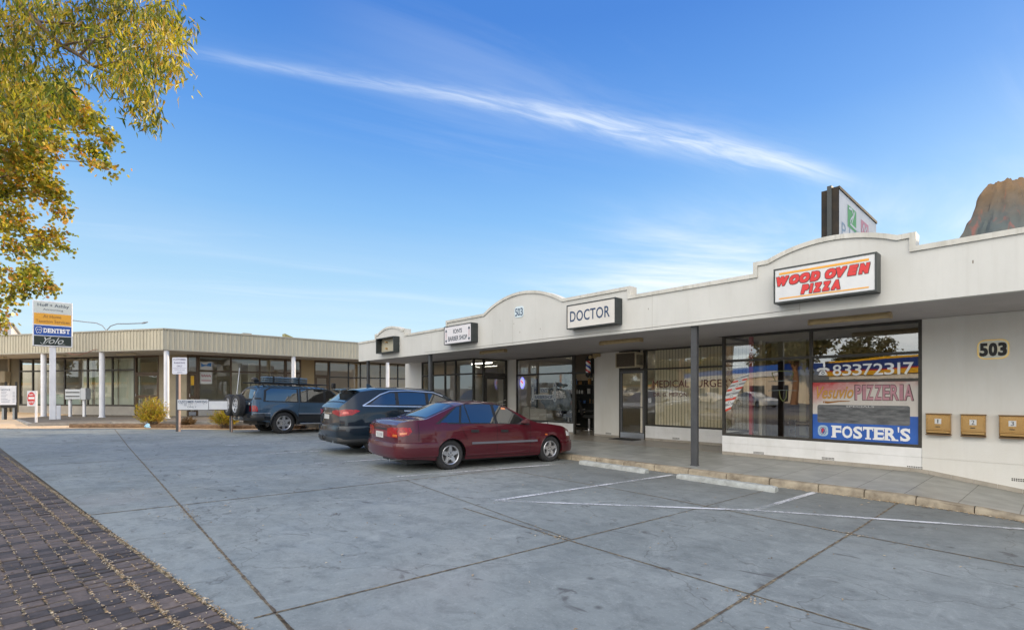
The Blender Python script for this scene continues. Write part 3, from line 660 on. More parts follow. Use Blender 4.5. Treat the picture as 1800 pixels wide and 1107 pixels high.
mb = MB(); mb.ob(fB, -9.80, -9.762, -.08, .006, .12, Z3); mb.ob(fB, -8.838, -8.80, -.08, .006, .12, Z3); mb.ob(fB, -9.76, -8.84, -.08, .005, 2.325, 2.39); mb.build('door_frame', dark_frame, shops)
mb = MB(); mb.ob(fB, -9.762, -8.838, -.05, -.04, 2.39, Z3); mb.build('transom_panel', pm('dark_panel', (.035, .03, .025), .4), shops)
window(shops, fB, -14.86, -11.80, .50, Z3, rows=(2.34,), fr=.055)
# open barber doorway with perforated panel above
mb = MB(); mb.ob(fB, -11.80, -11.72, -.08, .006, .12, Z3); mb.ob(fB, -10.88, -10.84, -.08, .006, .12, Z3); mb.ob(fB, -11.72, -10.88, -.08, .005, 2.30, 2.36); mb.build('door_frame', dark_frame, shops)
mb = MB()
for i in range(14):
    mb.ob(fB, -11.72, -10.88, -.03, -.02, 2.375+i*.044, 2.375+i*.044+.026)
    mb.ob(fB, -11.715+i*.0595, -11.715+i*.0595+.034, -.026, -.016, 2.36, Z3)
mb.ob(fB, -11.72, -10.88, -.05, -.045, 2.36, Z3)
mb.build('lattice_panel', pm('lattice', (.10, .075, .05), .6), shops)
# first bay: front glazing + return with door
window(shops, fP, -19.17, -15.39, .562, Z3, cols=(-18.3, -17.35, -16.6), rows=(2.37,), fr=.06)
window(shops, fS, .055, .555, .562, Z3, rows=(2.37,), fr=.045)
mb = MB(); mb.ob(fS, .556, .60, -.08, .005, .12, Z3); mb.ob(fS, 1.72, 1.79, -.08, .005, .12, Z3); mb.ob(fS, .60, 1.72, -.08, .004, 2.28, 2.42); mb.ob(fS, .60, 1.72, -.08, .004, 2.93, Z3); mb.build('door_frame', dark_frame, shops)
door(shops, fS, .62, 1.70, .13, 2.27, bar=True, fr=.09)
mb = MB(); mb.face([fS(.60, -.03, 2.42), fS(1.72, -.03, 2.42), fS(1.72, -.03, 2.93), fS(.60, -.03, 2.93)]); mb.build('pane', glass_shop, shops)
# veranda posts
def vpost(x):
    mb = MB(); mb.box(x-.065, x+.065, 9.53, 9.63, .12, 2.984)
    for z in (.75, 1.45, 1.9): mb.tube([(x, 9.53, z), (x, 9.522, z)], .01, 8)
    mb.box(x-.075, x+.075, 9.52, 9.64, .118, .135)
    o = mb.build('veranda_post', post_grey, shops, bevel=.006); return o
for x in (-4.99, -14.85, -19.65): vpost(x)
vpost(4.8)
# interiors: rooms with floor, ceiling, party walls
mb = MB()
mb.box(-20.44, XR, WB+.3, 17.98, 2.99, 3.03)
for x0, x1 in ((-20.45, -15.3), (-5.3, XR)): mb.box(x0, x1, WP+.2, WB+.3, 2.992, 3.03)
mb.box(-20.44, XR, 17.9, 17.98, .12, 2.99)
for x in (-15.3, -10.85, -8.95, -5.3): mb.box(x-.04, x+.04, WB+.02, 17.9, .12, 2.99)
mb.box(1.5, 1.6, WP+.2, 17.9, .12, 2.99)
mb.build('interior_walls', interior_w, shops)
mb = MB(); mb.box(-5.24, 1.48, 17.8, 17.89, .13, 2.98); mb.box(-5.255, -5.24, 13.95, 17.8, .13, 2.98); mb.build('timber_lining', pm('timber_lining', (.20, .11, .055), .6, col2=(.13, .07, .035), scale=3, stretch=(6, 6, .4)), shops)
mb = MB(); mb.box(-20.44, XR, WP+.2, 17.9, .05, .125); mb.build('interior_floor', interior_f, shops)
lit = pm('lit_tube', (.9, .9, .85), .5, emit=(1, .96, .85), es=9)
def ceil_lamp(x, y, l, ax='x', lab='', z=2.93, grp='lit tube lights inside the shops'):
    t = thing('ceiling_light', lab, 'ceiling light', (x, y, z), grp)
    mb = MB()
    if ax == 'x': mb.box(x-l/2, x+l/2, y-.06, y+.06, z-.0, z+.055)
    else: mb.box(x-.06, x+.06, y-l/2, y+l/2, z, z+.055)
    mb.build('housing', white_paint, t)
    mb = MB()
    if ax == 'x': mb.tube([(x-l/2+.04, y, z-.022), (x+l/2-.04, y, z-.022)], .02, 8)
    else: mb.tube([(x, y-l/2+.04, z-.022), (x, y+l/2-.04, z-.022)], .02, 8)
    mb.build('tube', lit, t)
    return t
ceil_lamp(-17.0, 13.6, 1.5, 'x', 'lit tube light on the ceiling inside the first shop left of the barber')
ceil_lamp(-12.5, 15.4, 1.5, 'x', 'lit tube light on the ceiling inside the barber shop')
ceil_lamp(-8.45, 14.7, .5, 'x', 'short lit tube light at the left edge of the medical window', 2.80)
ceil_lamp(-11.4, 14.9, 1.2, 'y', 'extra tube light added to brighten the barber shop inside its open doorway')  # added lamp, brightens the interior seen through the doorway
ceil_lamp(-9.9, 15.9, 1.2, 'y', 'lit tube light behind the doctor entrance door', 2.93)
# medical blinds
t = thing('vertical_blinds', 'beige vertical strip blinds drawn behind the medical surgery window', 'blinds', (-7.0, 13.85, .6))
mb = MB(); mb.box(-8.5, -5.55, 13.89, 13.895, .62, 2.95); x = -8.5
while x < -5.55: mb.hexa([(x, 13.80, .62), (x+.095, 13.87, .62), (x+.095, 13.873, .62), (x, 13.803, .62), (x, 13.80, 2.95), (x+.095, 13.87, 2.95), (x+.095, 13.873, 2.95), (x, 13.803, 2.95)]); x += .100
mb.build('slats', blind, t)
mb = MB()
for k in range(29): mb.box(-8.405+k*.1, -8.397+k*.1, 13.785, 13.80, .62, 2.95)
mb.build('slat_gap_shade', pm('slat_shade', (.34, .29, .18), .8), t)  # dark strips painting the shade in the gaps between slats
mb = MB(); mb.box(-8.52, -5.52, 13.80, 13.90, 2.955, 2.985); mb.build('head_rail', white_paint, t)
text_obj(fB, [(('MEDICAL SURGERY', -8.55, -5.98, 1.78, 2.0), dict(w=-.03, bold=.0)), (('DR. G. MERONI', -8.52, -7.35, 1.50, 1.62), dict(w=-.03, bold=.0))], maroon_t, shops, 'window_lettering')
mb = MB(); rect(mb, fB, -8.72, -8.6, 1.30, 1.45, -.028); mb.build('door_hours_card', sign_white, shops)
# --- light box signs
def lightbox(F, u0, u1, z0, z1, d, label, face=sign_white, body=sign_black, fr=.025):
    t = thing('light_box_sign', label, 'sign', F((u0+u1)/2, 0, z0), 'light box signs on the fascia')
    mb = MB(); mb.ob(F, u0, u1, .001, d, z0, z1); mb.ob(F, u0, u0+fr, d, d+.012, z0, z1); mb.ob(F, u1-fr, u1, d, d+.012, z0, z1); mb.ob(F, u0+fr, u1-fr, d, d+.012, z0, z0+fr); mb.ob(F, u0+fr, u1-fr, d, d+.012, z1-fr, z1)
    mb.build('case', body, t)
    mb = MB(); rect(mb, F, u0+fr, u1-fr, z0+fr, z1-fr, d+.004); mb.build('face', face, t)
    return t
fF = wallY(FY)
t = lightbox(fF, -3.33, -1.85, 3.16, 3.76, .25, 'light box sign reading WOOD OVEN PIZZA in red letters')
w = .258
mb = MB(); rect(mb, fF, -3.24, -1.95, 3.645, 3.68, w); rect(mb, fF, -3.24, -1.95, 3.225, 3.245, w); mb.build('stripe', orange, t)
def heavy(F, s, u0, u1, z0, z1, w, mat_o, mat_i, parent, b0=.055, b1=.03, shear=.25, skew=0):
    # chunky outlined italic letters, each fitted into its own slot
    sp = {' ': .45, 'I': .5, 'W': 1.35, 'O': 1.05, "'": .4}
    tot = sum(sp.get(c, 1) for c in s); x = u0; mo, mi_ = MB(), MB()
    for c in s:
        wd = sp.get(c, 1)*(u1-u0)/tot
        if c != ' ':
            dz = skew*(x-u0)/(u1-u0)
            thick_text(mo, F, c, x-.008, x+wd*.97+.008, z0-.010+dz, z1+.010+dz, w, .014, bold=.045, shear=shear)
            thick_text(mi_, F, c, x, x+wd*.97, z0-.002+dz, z1+.002+dz, w+.004, .009, bold=.045, shear=shear)
        x += wd
    a = mo.build('letter_outline', mat_o, parent); c = mi_.build('letters', mat_i, parent)
heavy(fF, 'WOOD OVEN', -3.28, -1.93, 3.455, 3.612, w, sign_black, red_l, t, .07, .055, skew=.0)
heavy(fF, 'PIZZA', -2.90, -2.33, 3.268, 3.418, w, sign_black, red_l, t, .07, .055)
t = lightbox(fF, -8.13, -6.67, 3.17, 3.76, .25, 'light box sign reading DOCTOR in plain dark capitals', face=pm('aged_white', (.66, .64, .60), .4, col2=(.6, .58, .54), scale=2))
text_obj(fF, [(('DOCTOR', -8.02, -6.83, 3.34, 3.60), dict(w=w, bold=.012, spacing=1.05))], navy_t, t)
t = lightbox(fF, -13.44, -11.98, 3.17, 3.76, .25, "light box sign reading ION'S BARBER SHOP between two barber poles", face=pm('pink_white', (.72, .70, .72), .4))
text_obj(fF, [(("ION'S", -12.93, -12.46, 3.50, 3.64), dict(w=w, bold=.02)), (('BARBER SHOP', -13.2, -12.2, 3.27, 3.42), dict(w=w, bold=.02))], grey_t, t)
for u in (-13.32, -12.10):
    mb = MB(); mp_ = MB()
    for s_, z in ((1, 3.60), (-1, 3.29)): polyf(mb, fF, [(u-.045, z-.03*s_), (u+.045, z-.03*s_), (u+.04, z+.02*s_), (u, z+.06*s_), (u-.04, z+.02*s_)], w)
    for k in range(5): polyf(mp_, fF, [(u-.03, 3.35+k*.042), (u+.03, 3.37+k*.042), (u+.03, 3.39+k*.042), (u-.03, 3.37+k*.042)], w)
    mb.build('pole_caps', grey_t, t); mp_.build('pole_stripes', pm('pole_pink', (.5, .3, .33), .5), t)
# empty sign case: open frame with bare back
t = thing('light_box_sign', 'empty dark sign case with its face missing and bare back panel showing', 'sign', (-17.5, FY, 3.17), 'light box signs on the fascia')
mb = MB(); F = fF
for a in ((-18.21, -18.17, 3.17, 3.76), (-16.82, -16.78, 3.17, 3.76), (-18.17, -16.82, 3.17, 3.20), (-18.17, -16.82, 3.73, 3.76)): mb.ob(F, a[0], a[1], .001, .25, a[2], a[3])
mb.build('case', sign_black, t)
mb = MB(); rect(mb, F, -18.17, -16.82, 3.20, 3.73, .02); mb.build('back_panel', pm('bare_panel', (.52, .48, .36), .6, col2=(.38, .36, .28), scale=3), t)
for z in (3.33, 3.58): mb = MB(); mb.ob(F, -17.75, -17.68, .02, .10, z, z+.05); mb.build('tube_holder', pm('holder', (.5, .3, .1), .5), t)
# 503 plates
def plate503(F, u0, u1, z0, z1, label, big):
    t = thing('number_plate_sign', label, 'number sign', F((u0+u1)/2, 0, z0), '503 street number plates')
    gold = pm('gold_plate', (.85, .56, .14), .35, .4, col2=(.86, .68, .30), scale=8)
    mb = MB(); rrect(mb, F, u0, u1, z0, z1, .001, r=(z1-z0)*.3, t=.012); mb.build('plate', gold if big else pm('pale_plate', (.62, .72, .76), .4), t)
    b = MB()
    if big:
        mb = MB(); rrect(mb, F, u0+.02, u1-.02, z0+.02, z1-.02, .0135, r=(z1-z0)*.27, t=.002); mb.build('inner_face', pm('plate_face', (.62, .58, .42), .3, .3, col2=(.40, .44, .44), scale=5), t)
    x = u0+.025; wd = (u1-u0-.05)/3; h = (z1-z0)
    for c in '503':
        thick_text(b, F, c, x+.003, x+wd-.003, z0+h*.15, z1-h*.17, .017, h*(.022 if big else .008), bold=.02 if big else 0); x += wd
    b.build('digits', black if big else navy_t, t)
plate503(fP, -.945, -.545, 2.19, 2.53, 'gold rounded plate reading 503 on the cream wall above the letterboxes', True)
plate503(fF, -10.30, -9.93, 3.72, 4.03, 'small pale plate reading 503 on the tall centre arch of the parapet', False)
# letterboxes
brass = pm('letterbox_brass', (.60, .38, .15), .25, 1, col2=(.68, .47, .22), scale=1.2, bump=.05, bscale=4); brass_d = pm('letterbox_rim', (.20, .13, .07), .4, .6)
for k, (u0, u1, nmb) in enumerate(((-1.63, -1.285, '1'), (-1.15, -.83, '2'), (-.665, -.345, '3'))):
    t = thing('letterbox', 'brass wall letterbox with a card numbered ' + nmb, 'letterbox', fP((u0+u1)/2, 0, .83), 'brass letterboxes on the cream wall')
    z0, z1 = .845, 1.235; F = fP
    mb = MB(); d = .11
    mb.hexa([F(u0, d, z0+.03), F(u1, d, z0+.03), F(u1, .001, z0), F(u0, .001, z0), F(u0, d, z1-.02), F(u1, d, z1-.02), F(u1, .001, z1), F(u0, .001, z1)]); mb.build('case', brass, t, bevel=.006)
    mb = MB(); mb.ob(F, u0-.008, u1+.008, .0, d+.02, z1-.018, z1-.004); mb.build('lid', brass_d, t)
    mb = MB(); mb.ob(F, u0+.005, u1-.005, d, d+.022, z0+.03, z0+.085); mb.build('newspaper_lip', brass, t, bevel=.008)
    mb = MB(); mb.ob(F, u0+.02, u1-.02, d+.001, d+.006, z0+.105, z1-.035); mb.build('flap', brass, t, bevel=.003)
    c = (u0+u1)/2
    mb = MB(); mb.ob(F, c-.045, c+.045, d+.006, d+.0085, z0+.20, z0+.295); mb.build('number_card', sign_white, t)
    mb = MB(); add_text(mb, F, nmb, c-(.009 if nmb == '1' else .02), c+(.005 if nmb == '1' else .02), z0+.213, z0+.284, d+.0095, bold=.0); mb.build('digit', black, t)
    mb = MB(); mb.ob(F, c-.035, c+.03, d+.006, d+.009, z0+.14, z0+.155); mb.build('slot', black, t)
    mb = MB(); mb.ob(F, u0-.003, u1+.003, -.0, d+.012, z0-.01, z0+.012); mb.build('base_shadow_gap', brass_d, t)
# soffit battens
for (x0, x1, y, lab) in ((-3.15, -1.9, 10.45, 'tan fluorescent batten under the soffit above the pizza shop window'), (-8.2, -6.95, 10.65, 'tan fluorescent batten under the soffit above the doctor door'), (-12.75, -11.55, 10.2, 'tan fluorescent batten under the soffit left of the barber window')):
    t = thing('batten_light', lab, 'veranda light', (x0, y, 2.985), 'fluorescent battens under the veranda soffit')
    mb = MB(); mb.box(x0, x1, y-.05, y+.05, 2.94, 2.984); mb.build('housing', lampbody, t)
    mb = MB(); rows = [[(x, y+.075*math.cos(a), 2.94-.055*math.sin(a)) for a in (0, .5, 1.05, 1.57, 2.1, 2.64, math.pi)] for x in lin(x0+.02, x1-.02, 6)]
    vs = mb.grid(rows); mb.bm.faces.new(vs[0]); mb.bm.faces.new(vs[-1]); mb.build('diffuser', lampbody, t, smooth=40)
    for x in (x0-.005, x1-.03): mb = MB(); mb.box(x, x+.035, y-.08, y+.08, 2.88, 2.965); mb.build('end_cap', pm('batten_end', (.42, .32, .18), .5), t)
# air conditioner
t = thing('air_conditioner', 'boxy beige window air conditioner projecting above the doctor door', 'air conditioner', (-9.3, 13.4, 2.4))
ac = pm('ac_beige', (.62, .54, .38), .5, col2=(.50, .43, .30), scale=6); F = fB
A0, A1, B0, B1, DD = -9.62, -8.86, 2.42, 2.90, .46
mb = MB()
for a in ((A0, A0+.025, B0, B1), (A1-.025, A1, B0, B1), (A0+.025, A1-.025, B0, B0+.025), (A0+.025, A1-.025, B1-.025, B1)): mb.ob(F, a[0], a[1], .01, DD, a[2], a[3])
mb.build('case', ac, t, bevel=.004)
mb = MB(); mb.ob(F, A0+.025, A1-.025, .02, DD-.03, B0+.025, B1-.025); mb.build('coil', pm('ac_coil', (.07, .055, .035), .7), t)
mb = MB()
for k in range(17): z = B0+.035+k*.025; mb.ob(F, A0+.025, A1-.025, DD-.03, DD-.012, z, z+.007)
mb.build('grille', pm('ac_grille', (.20, .16, .11), .5), t)
mb = MB()
for k in range(10): y0 = .06+k*.035; mb.ob(F, A1, A1+.002, y0, y0+.018, B0+.08, B1-.08)
mb.build('side_louvre', black, t)
# barber pole
t = thing('barber_pole', 'red, white and blue barber pole in black mounts beside the barber doorway', 'barber pole', (-10.95, 13.5, 2.1))
m, nt, b = nodemat('barber_stripes'); N = nt.nodes.new; L = nt.links.new; tc = N('ShaderNodeTexCoord'); sp = N('ShaderNodeSeparateXYZ'); L(tc.outputs['Object'], sp.inputs[0])
at2 = N('ShaderNodeMath'); at2.operation = 'ARCTAN2'; L(sp.outputs[1], at2.inputs[0]); L(sp.outputs[0], at2.inputs[1])
q = N('ShaderNodeMath'); q.operation = 'MULTIPLY_ADD'; L(at2.outputs[0], q.inputs[0]); q.inputs[1].default_value = 1/(2*math.pi); 
q2 = N('ShaderNodeMath'); q2.operation = 'MULTIPLY'; L(sp.outputs[2], q2.inputs[0]); q2.inputs[1].default_value = 3.0; L(q2.outputs[0], q.inputs[2]); fr = N('ShaderNodeMath'); fr.operation = 'FRACT'; L(q.outputs[0], fr.inputs[0])
rp = N('ShaderNodeValToRGB'); rp.color_ramp.interpolation = 'CONSTANT'; L(fr.outputs[0], rp.inputs[0]); els = rp.color_ramp.elements; els[0].color = (.8, .8, .8, 1); els[1].position = .27; els[1].color = (.62, .03, .03, 1)
e = els.new(.5); e.color = (.8, .8, .8, 1); e = els.new(.75); e.color = (.03, .08, .4, 1); L(rp.outputs[0], b.inputs['Base Color']); b.inputs['Roughness'].default_value = .2
mb = MB(); mb.lathe([(.084, -.2), (.084, .2)], (0, 0, 0), 'z', 24); o = mb.build('striped_drum', m, t, smooth=60, local=True); o.location = (0, 0, .42)
mb = MB(); c = (-10.95, 13.5, 0)
mb.lathe([(0.001, 2.15), (.05, 2.17), (.085, 2.22), (.092, 2.27), (.092, 2.32), (.0, 2.32)], c); mb.lathe([(0.001, 2.72), (.092, 2.72), (.092, 2.78), (.08, 2.84), (.045, 2.89), (.001, 2.91)], c)
mb.box(-10.98, -10.92, 13.56, 13.70, 2.24, 2.30); mb.box(-10.98, -10.92, 13.56, 13.70, 2.74, 2.8); mb.box(-11.0, -10.9, 13.66, 13.699, 2.15, 2.9); mb.build('mount', black, t, smooth=40)
mb = MB(); mb.tube([(-15.0, 9.443, 3.05), (-12.9, 9.443, 3.03), (-9.0, 9.443, 3.05), (-6.2, 9.443, 3.03), (-3.0, 9.443, 3.06)], .006, 5); mb.build('cable', pm('cable_grey', (.42, .41, .38), .6), shops)
# twin floodlight fitting beside it
t = thing('floodlight', 'small tan twin spotlight fixed under the soffit beside the barber pole', 'spotlight', (-10.7, 13.5, 2.9))
mb = MB(); mb.box(-10.80, -10.55, 13.55, 13.69, 2.86, 2.97); mb.build('bracket', lampbody, t, bevel=.01)
mb = MB()
for x in (-10.78, -10.60): mb.lathe([(.001, 13.5), (.03, 13.49), (.055, 13.42), (.06, 13.38), (.045, 13.375), (.001, 13.40)], (x, 0, 2.84), 'y', 14)
mb.build('lamp_head', lampbody, t, smooth=40)
# door mat
t = tag(None, None) if False else None
mb = MB(); mb.box(-9.75, -8.85, 13.05, 13.55, .121, .137); o = mb.build('door_mat', rubber, None, bevel=.004); tag(o, 'dark rubber mat on the pavement at the doctor entrance', 'door mat')
# --- pizza shop window graphics
w = -.025
mb = MB(); U0, U1, V0, V1 = -3.53, -1.755, .635, 1.832
sg = thing('painted_window_panel', 'painted pizzeria window panel with specials blackboard and blue beer band', 'sign', fP(-2.6, -.03, .63))
m, nt, b = nodemat('faded_red_paint'); N = nt.nodes.new; L = nt.links.new
geo = N('ShaderNodeNewGeometry'); sp = N('ShaderNodeSeparateXYZ'); L(geo.outputs['Position'], sp.inputs[0]); n = N('ShaderNodeTexNoise'); n.inputs['Scale'].default_value = 3.2; n.inputs['Detail'].default_value = 8; n.inputs['Roughness'].default_value = .7; L(geo.outputs['Position'], n.inputs[0])
a = N('ShaderNodeMapRange'); L(sp.outputs[2], a.inputs[0]); a.inputs[1].default_value = 1.35; a.inputs[2].default_value = 1.85; a.inputs[3].default_value = -.25; a.inputs[4].default_value = .62
a2 = N('ShaderNodeMapRange'); L(sp.outputs[0], a2.inputs[0]); a2.inputs[1].default_value = -3.5; a2.inputs[2].default_value = -2.3; a2.inputs[3].default_value = .28; a2.inputs[4].default_value = -.35
s1 = N('ShaderNodeMath'); L(a.outputs[0], s1.inputs[0]); L(a2.outputs[0], s1.inputs[1]); s2 = N('ShaderNodeMath'); L(s1.outputs[0], s2.inputs[0]); L(n.outputs[0], s2.inputs[1]); s3 = N('ShaderNodeMapRange'); L(s2.outputs[0], s3.inputs[0]); s3.inputs[1].default_value = .55; s3.inputs[2].default_value = 1.2
mx = N('ShaderNodeMix'); mx.data_type = 'RGBA'; L(s3.outputs[0], mx.inputs[0]); mx.inputs[6].default_value = (.62, .58, .53, 1); mx.inputs[7].default_value = (.52, .05, .05, 1); L(mx.outputs[2], b.inputs['Base Color']); b.inputs['Roughness'].default_value = .45
rect(mb, fP, U0, U1, 1.16, V1, w); mb.build('upper_field', m, sg)
mb = MB(); rect(mb, fP, U0, U1, V0, 1.16, w+.0005); mb.build('blue_band', blue_s, sg)
mb = MB(); rrect(mb, fP, -3.44, -1.88, .98, 1.36, w+.002, r=.04); mb.build('blackboard', pm('blackboard', (.075, .08, .085), .7, col2=(.19, .195, .2), scale=4, stretch=(1, 1, 4)), sg)
text_obj(fP, [(('SPECIALS', -2.92, -2.44, 1.315, 1.352), dict(w=w+.004, bold=.012)),], pm('chalk', (.5, .5, .5), .8), sg)
mb = MB(); mi2 = MB(); add_text(mb, fP, 'Vesuvio', -3.455, -2.785, 1.48, 1.745, w+.003, bold=.018, shear=.35, skew=.015); add_text(mi2, fP, 'Vesuvio', -3.45, -2.79, 1.485, 1.74, w+.006, bold=.0, shear=.35, skew=.015)
polyf(mb, fP, [(-3.34, 1.40), (-3.25, 1.385), (-3.05, 1.42), (-2.86, 1.43), (-2.84, 1.445), (-3.02, 1.45), (-3.2, 1.43), (-3.33, 1.435)], w+.003)
mb.build('script_shade', pm('script_dark', (.30, .13, .02), .5), sg); mi2.build('script_lettering', pm('script_gold', (.62, .33, .05), .5), sg)
def slabword(F, s, u0, u1, z0, z1, w, mat, parent, bold, name='letters', ser=True, wts=None, gap=.1):
    wts = wts or {}; tot = sum(wts.get(c, 1) for c in s); x = u0; mb = MB(); h = z1-z0
    for c in s:
        wd = wts.get(c, 1)*(u1-u0)/tot; a, e = x+wd*gap*.5, x+wd*(1-gap*.5)
        if c == "'": add_text(mb, F, c, a+wd*.15, e-wd*.15, z0+h*.66, z1+h*.08, w, bold=bold)
        elif c != ' ':
            add_text(mb, F, c, a, e, z0, z1, w, bold=bold)
            if ser:
                sh = h*.11; k = wd*.12; ww = w+.0008
                stems = {'F': [(a, .30)], 'T': [((a+e)/2-wd*.14, .28)], 'E': [(a, .30)], 'R': [(a, .30), (e-wd*.30, .30)], 'D': [(a, .28)], 'N': [(a, .24), (e-wd*.24, .24)], 'I': [(a, .8)]}.get(c, [])
                for sx, sw in stems:
                    rect(mb, F, sx-k, sx+wd*sw+k, z0, z0+sh, ww)
                    if not (c == 'T' or (c == 'R' and sx > a+.01)): rect(mb, F, sx-k, sx+wd*sw*.6, z1-sh, z1, ww+.0004)
                if c == 'T':
                    for q in (a, e-wd*.09): rect(mb, F, q, q+wd*.09, z1-h*.32, z1, ww)
                if c in 'EF': rect(mb, F, e-wd*.09, e, z1-h*.32, z1, ww)
                if c == 'E': rect(mb, F, e-wd*.09, e+wd*.03, z0, z0+h*.32, ww)
                if c == 'S': rect(mb, F, e-wd*.13, e-wd*.03, z1-h*.36, z1-h*.02, ww); rect(mb, F, a+wd*.03, a+wd*.13, z0+h*.02, z0+h*.36, ww)
        x += wd
    return mb.build(name, mat, parent)
wt = {'I': .5, 'P': 1, 'Z': 1, 'E': .95, 'R': 1.1, 'A': 1.2}
slabword(fP, 'PIZZERIA', -2.775, -1.815, 1.455, 1.775, w+.003, pm('letter_shade', (.10, .06, .06), .6), sg, .05, 'letter_outline', False, wt, .02)
slabword(fP, 'PIZZERIA', -2.765, -1.825, 1.468, 1.762, w+.006, pm('pizzeria_pink', (.55, .28, .32), .6, col2=(.45, .22, .26), scale=5), sg, .02, 'letters', False, wt, .12)
slabword(fP, "FOSTER'S", -3.17, -1.87, .68, .93, w+.003, white_t, sg, .035, 'beer_lettering', True, {"'": .22, 'O': 1.12, 'R': 1.15, 'S': .95, 'T': 1.05}, .07)
mb = MB(); rrect(mb, fP, -3.43, -3.24, .695, .925, w+.003, r=.075); mb.build('emblem_field', pm('emblem_pale', (.28, .46, .62), .5, col2=(.5, .62, .7), scale=30), sg)
mb = MB(); disc(mb, fP, -3.335, .81, .062, .085, w+.005); mb.build('emblem_disc', pm('emblem_navy', (.04, .10, .3), .5), sg)
mb = MB(); ringf(mb, fP, -3.335, .81, .052, .075, .012, w+.006); mb.build('emblem_ring', sign_white, sg)
mb = MB(); add_text(mb, fP, 'F', -3.358, -3.312, .765, .855, w+.007, bold=.04); mb.build('emblem_letter', red_l, sg)
mb = MB(); rr = random.Random(2)
for _ in range(26):
    u = rr.uniform(-3.4, -1.9); polyf(mb, fP, [(u, 1.40), (u+rr.uniform(.01, .03), 1.40), (u+.01, 1.44)], w+.0035)
mb.build('worn_lettering', pm('worn_pale', (.66, .62, .60), .6), sg)
# phone number decal
mb = MB(); F = fP
u, z = -3.335, 2.05
polyf(mb, F, [(-3.42, 1.985), (-3.25, 1.985), (-3.27, 2.04), (-3.30, 2.075), (-3.37, 2.075), (-3.40, 2.04)], w)
polyf(mb, F, [(-3.455, 2.07), (-3.41, 2.065), (-3.395, 2.095), (-3.275, 2.095), (-3.26, 2.065), (-3.215, 2.07), (-3.22, 2.115), (-3.27, 2.14), (-3.40, 2.14), (-3.45, 2.115)], w)
x = -3.165
for c in '83372317':
    wd = .115 if c == '1' else .172
    add_text(mb, F, c, x+(.035 if c == '1' else .006), x+wd-(.035 if c == '1' else .008), 1.965, 2.195, w, bold=.012 if c != '1' else -.01); x += wd+.004
mb.build('phone_number_decal', white_t, shops)
mb = MB(); ringf(mb, F, -3.335, 2.03, .03, .03, .012, w+.002); mb.build('phone_dial', navy_t, shops)
# striped open banner decal
st = thing('striped_decal', 'curved red, white and silver striped sticker on the pizza shop glass', 'sticker', fP(-5.1, -.02, 1.2))
mats3 = [pm('dec_white', (.78, .78, .76), .5), pm('dec_red', (.75, .09, .05), .5), pm('dec_grey', (.33, .33, .34), .5)]
mb = MB(); cpts = [(-5.42, 1.15, -5.30, 1.22), (-5.43, 1.35, -5.22, 1.40), (-5.42, 1.55, -5.10, 1.62), (-5.36, 1.72, -4.98, 1.80), (-5.24, 1.88, -4.90, 1.95), (-5.10, 2.0, -4.84, 2.08)]
def cp(t):
    t = t*(len(cpts)-1); i = min(int(t), len(cpts)-2); f = t-i; return [cpts[i][k]*(1-f)+cpts[i+1][k]*f for k in range(4)]
for k in range(16):
    a, c = cp(k/16), cp((k+1)/16); mb.mi = (1, 0, 2, 0)[k % 4]
    mb.face([F(a[0], w, a[1]), F(a[2], w, a[3]), F(c[2], w, c[3]), F(c[0], w, c[1])])
mb.mi = 0
mb.build('stripes', mats3, st)
mb = MB()
for k, t_ in enumerate((.2, .35, .5, .65, .8)):
    a = cp(t_); cx, cz = (a[0]+a[2])/2, (a[1]+a[3])/2; disc(mb, F, cx, cz, .05, .055, w+.002, 14)
mb.build('medallion', mats3[0], st)
mb = MB()
for k, t_ in enumerate((.2, .35, .5, .65, .8)):
    a = cp(t_); cx, cz = (a[0]+a[2])/2, (a[1]+a[3])/2; ringf(mb, F, cx, cz, .034, .038, .012, w+.003, 12)
mb.build('medallion_ring', mats3[2], st)
# crest decal, thin outline
st = thing('crest_decal', 'thin faded crest outline drawn on the pizza shop glass', 'sticker', fP(-4.1, -.02, 1.6))
mb = MB()
def stroke(mb, F, pts, wd, w):
    for (a, b_), (c, d_) in zip(pts, pts[1:]):
        v = Vector((c-a, d_-b_)); n = Vector((-v.y, v.x)).normalized()*wd/2; mb.face([F(a+n.x, w, b_+n.y), F(c+n.x, w, d_+n.y), F(c-n.x, w, d_-n.y), F(a-n.x, w, b_-n.y)])
stroke(mb, F, [(-4.36, 2.06), (-4.30, 1.90), (-4.28, 1.86)], .012, w); stroke(mb, F, [(-4.36, 2.06), (-4.2, 2.10), (-4.05, 2.10), (-3.9, 2.06), (-3.96, 1.9)], .012, w)
stroke(mb, F, [(-4.2, 1.66), (-4.18, 1.5), (-4.12, 1.42), (-4.06, 1.5), (-4.05, 1.66)], .014, w); mb.build('yellow_outline', pm('dec_lime', (.16, .18, .04), .5), st)
mb = MB(); stroke(mb, F, [(-4.44, 1.87), (-4.1, 1.88), (-3.84, 1.87)], .01, w+.002); stroke(mb, F, [(-4.44, 1.66), (-4.1, 1.67), (-3.84, 1.66)], .01, w+.002); mb.build('white_edge', pm('faded_edge', (.16, .20, .19), .5), st)
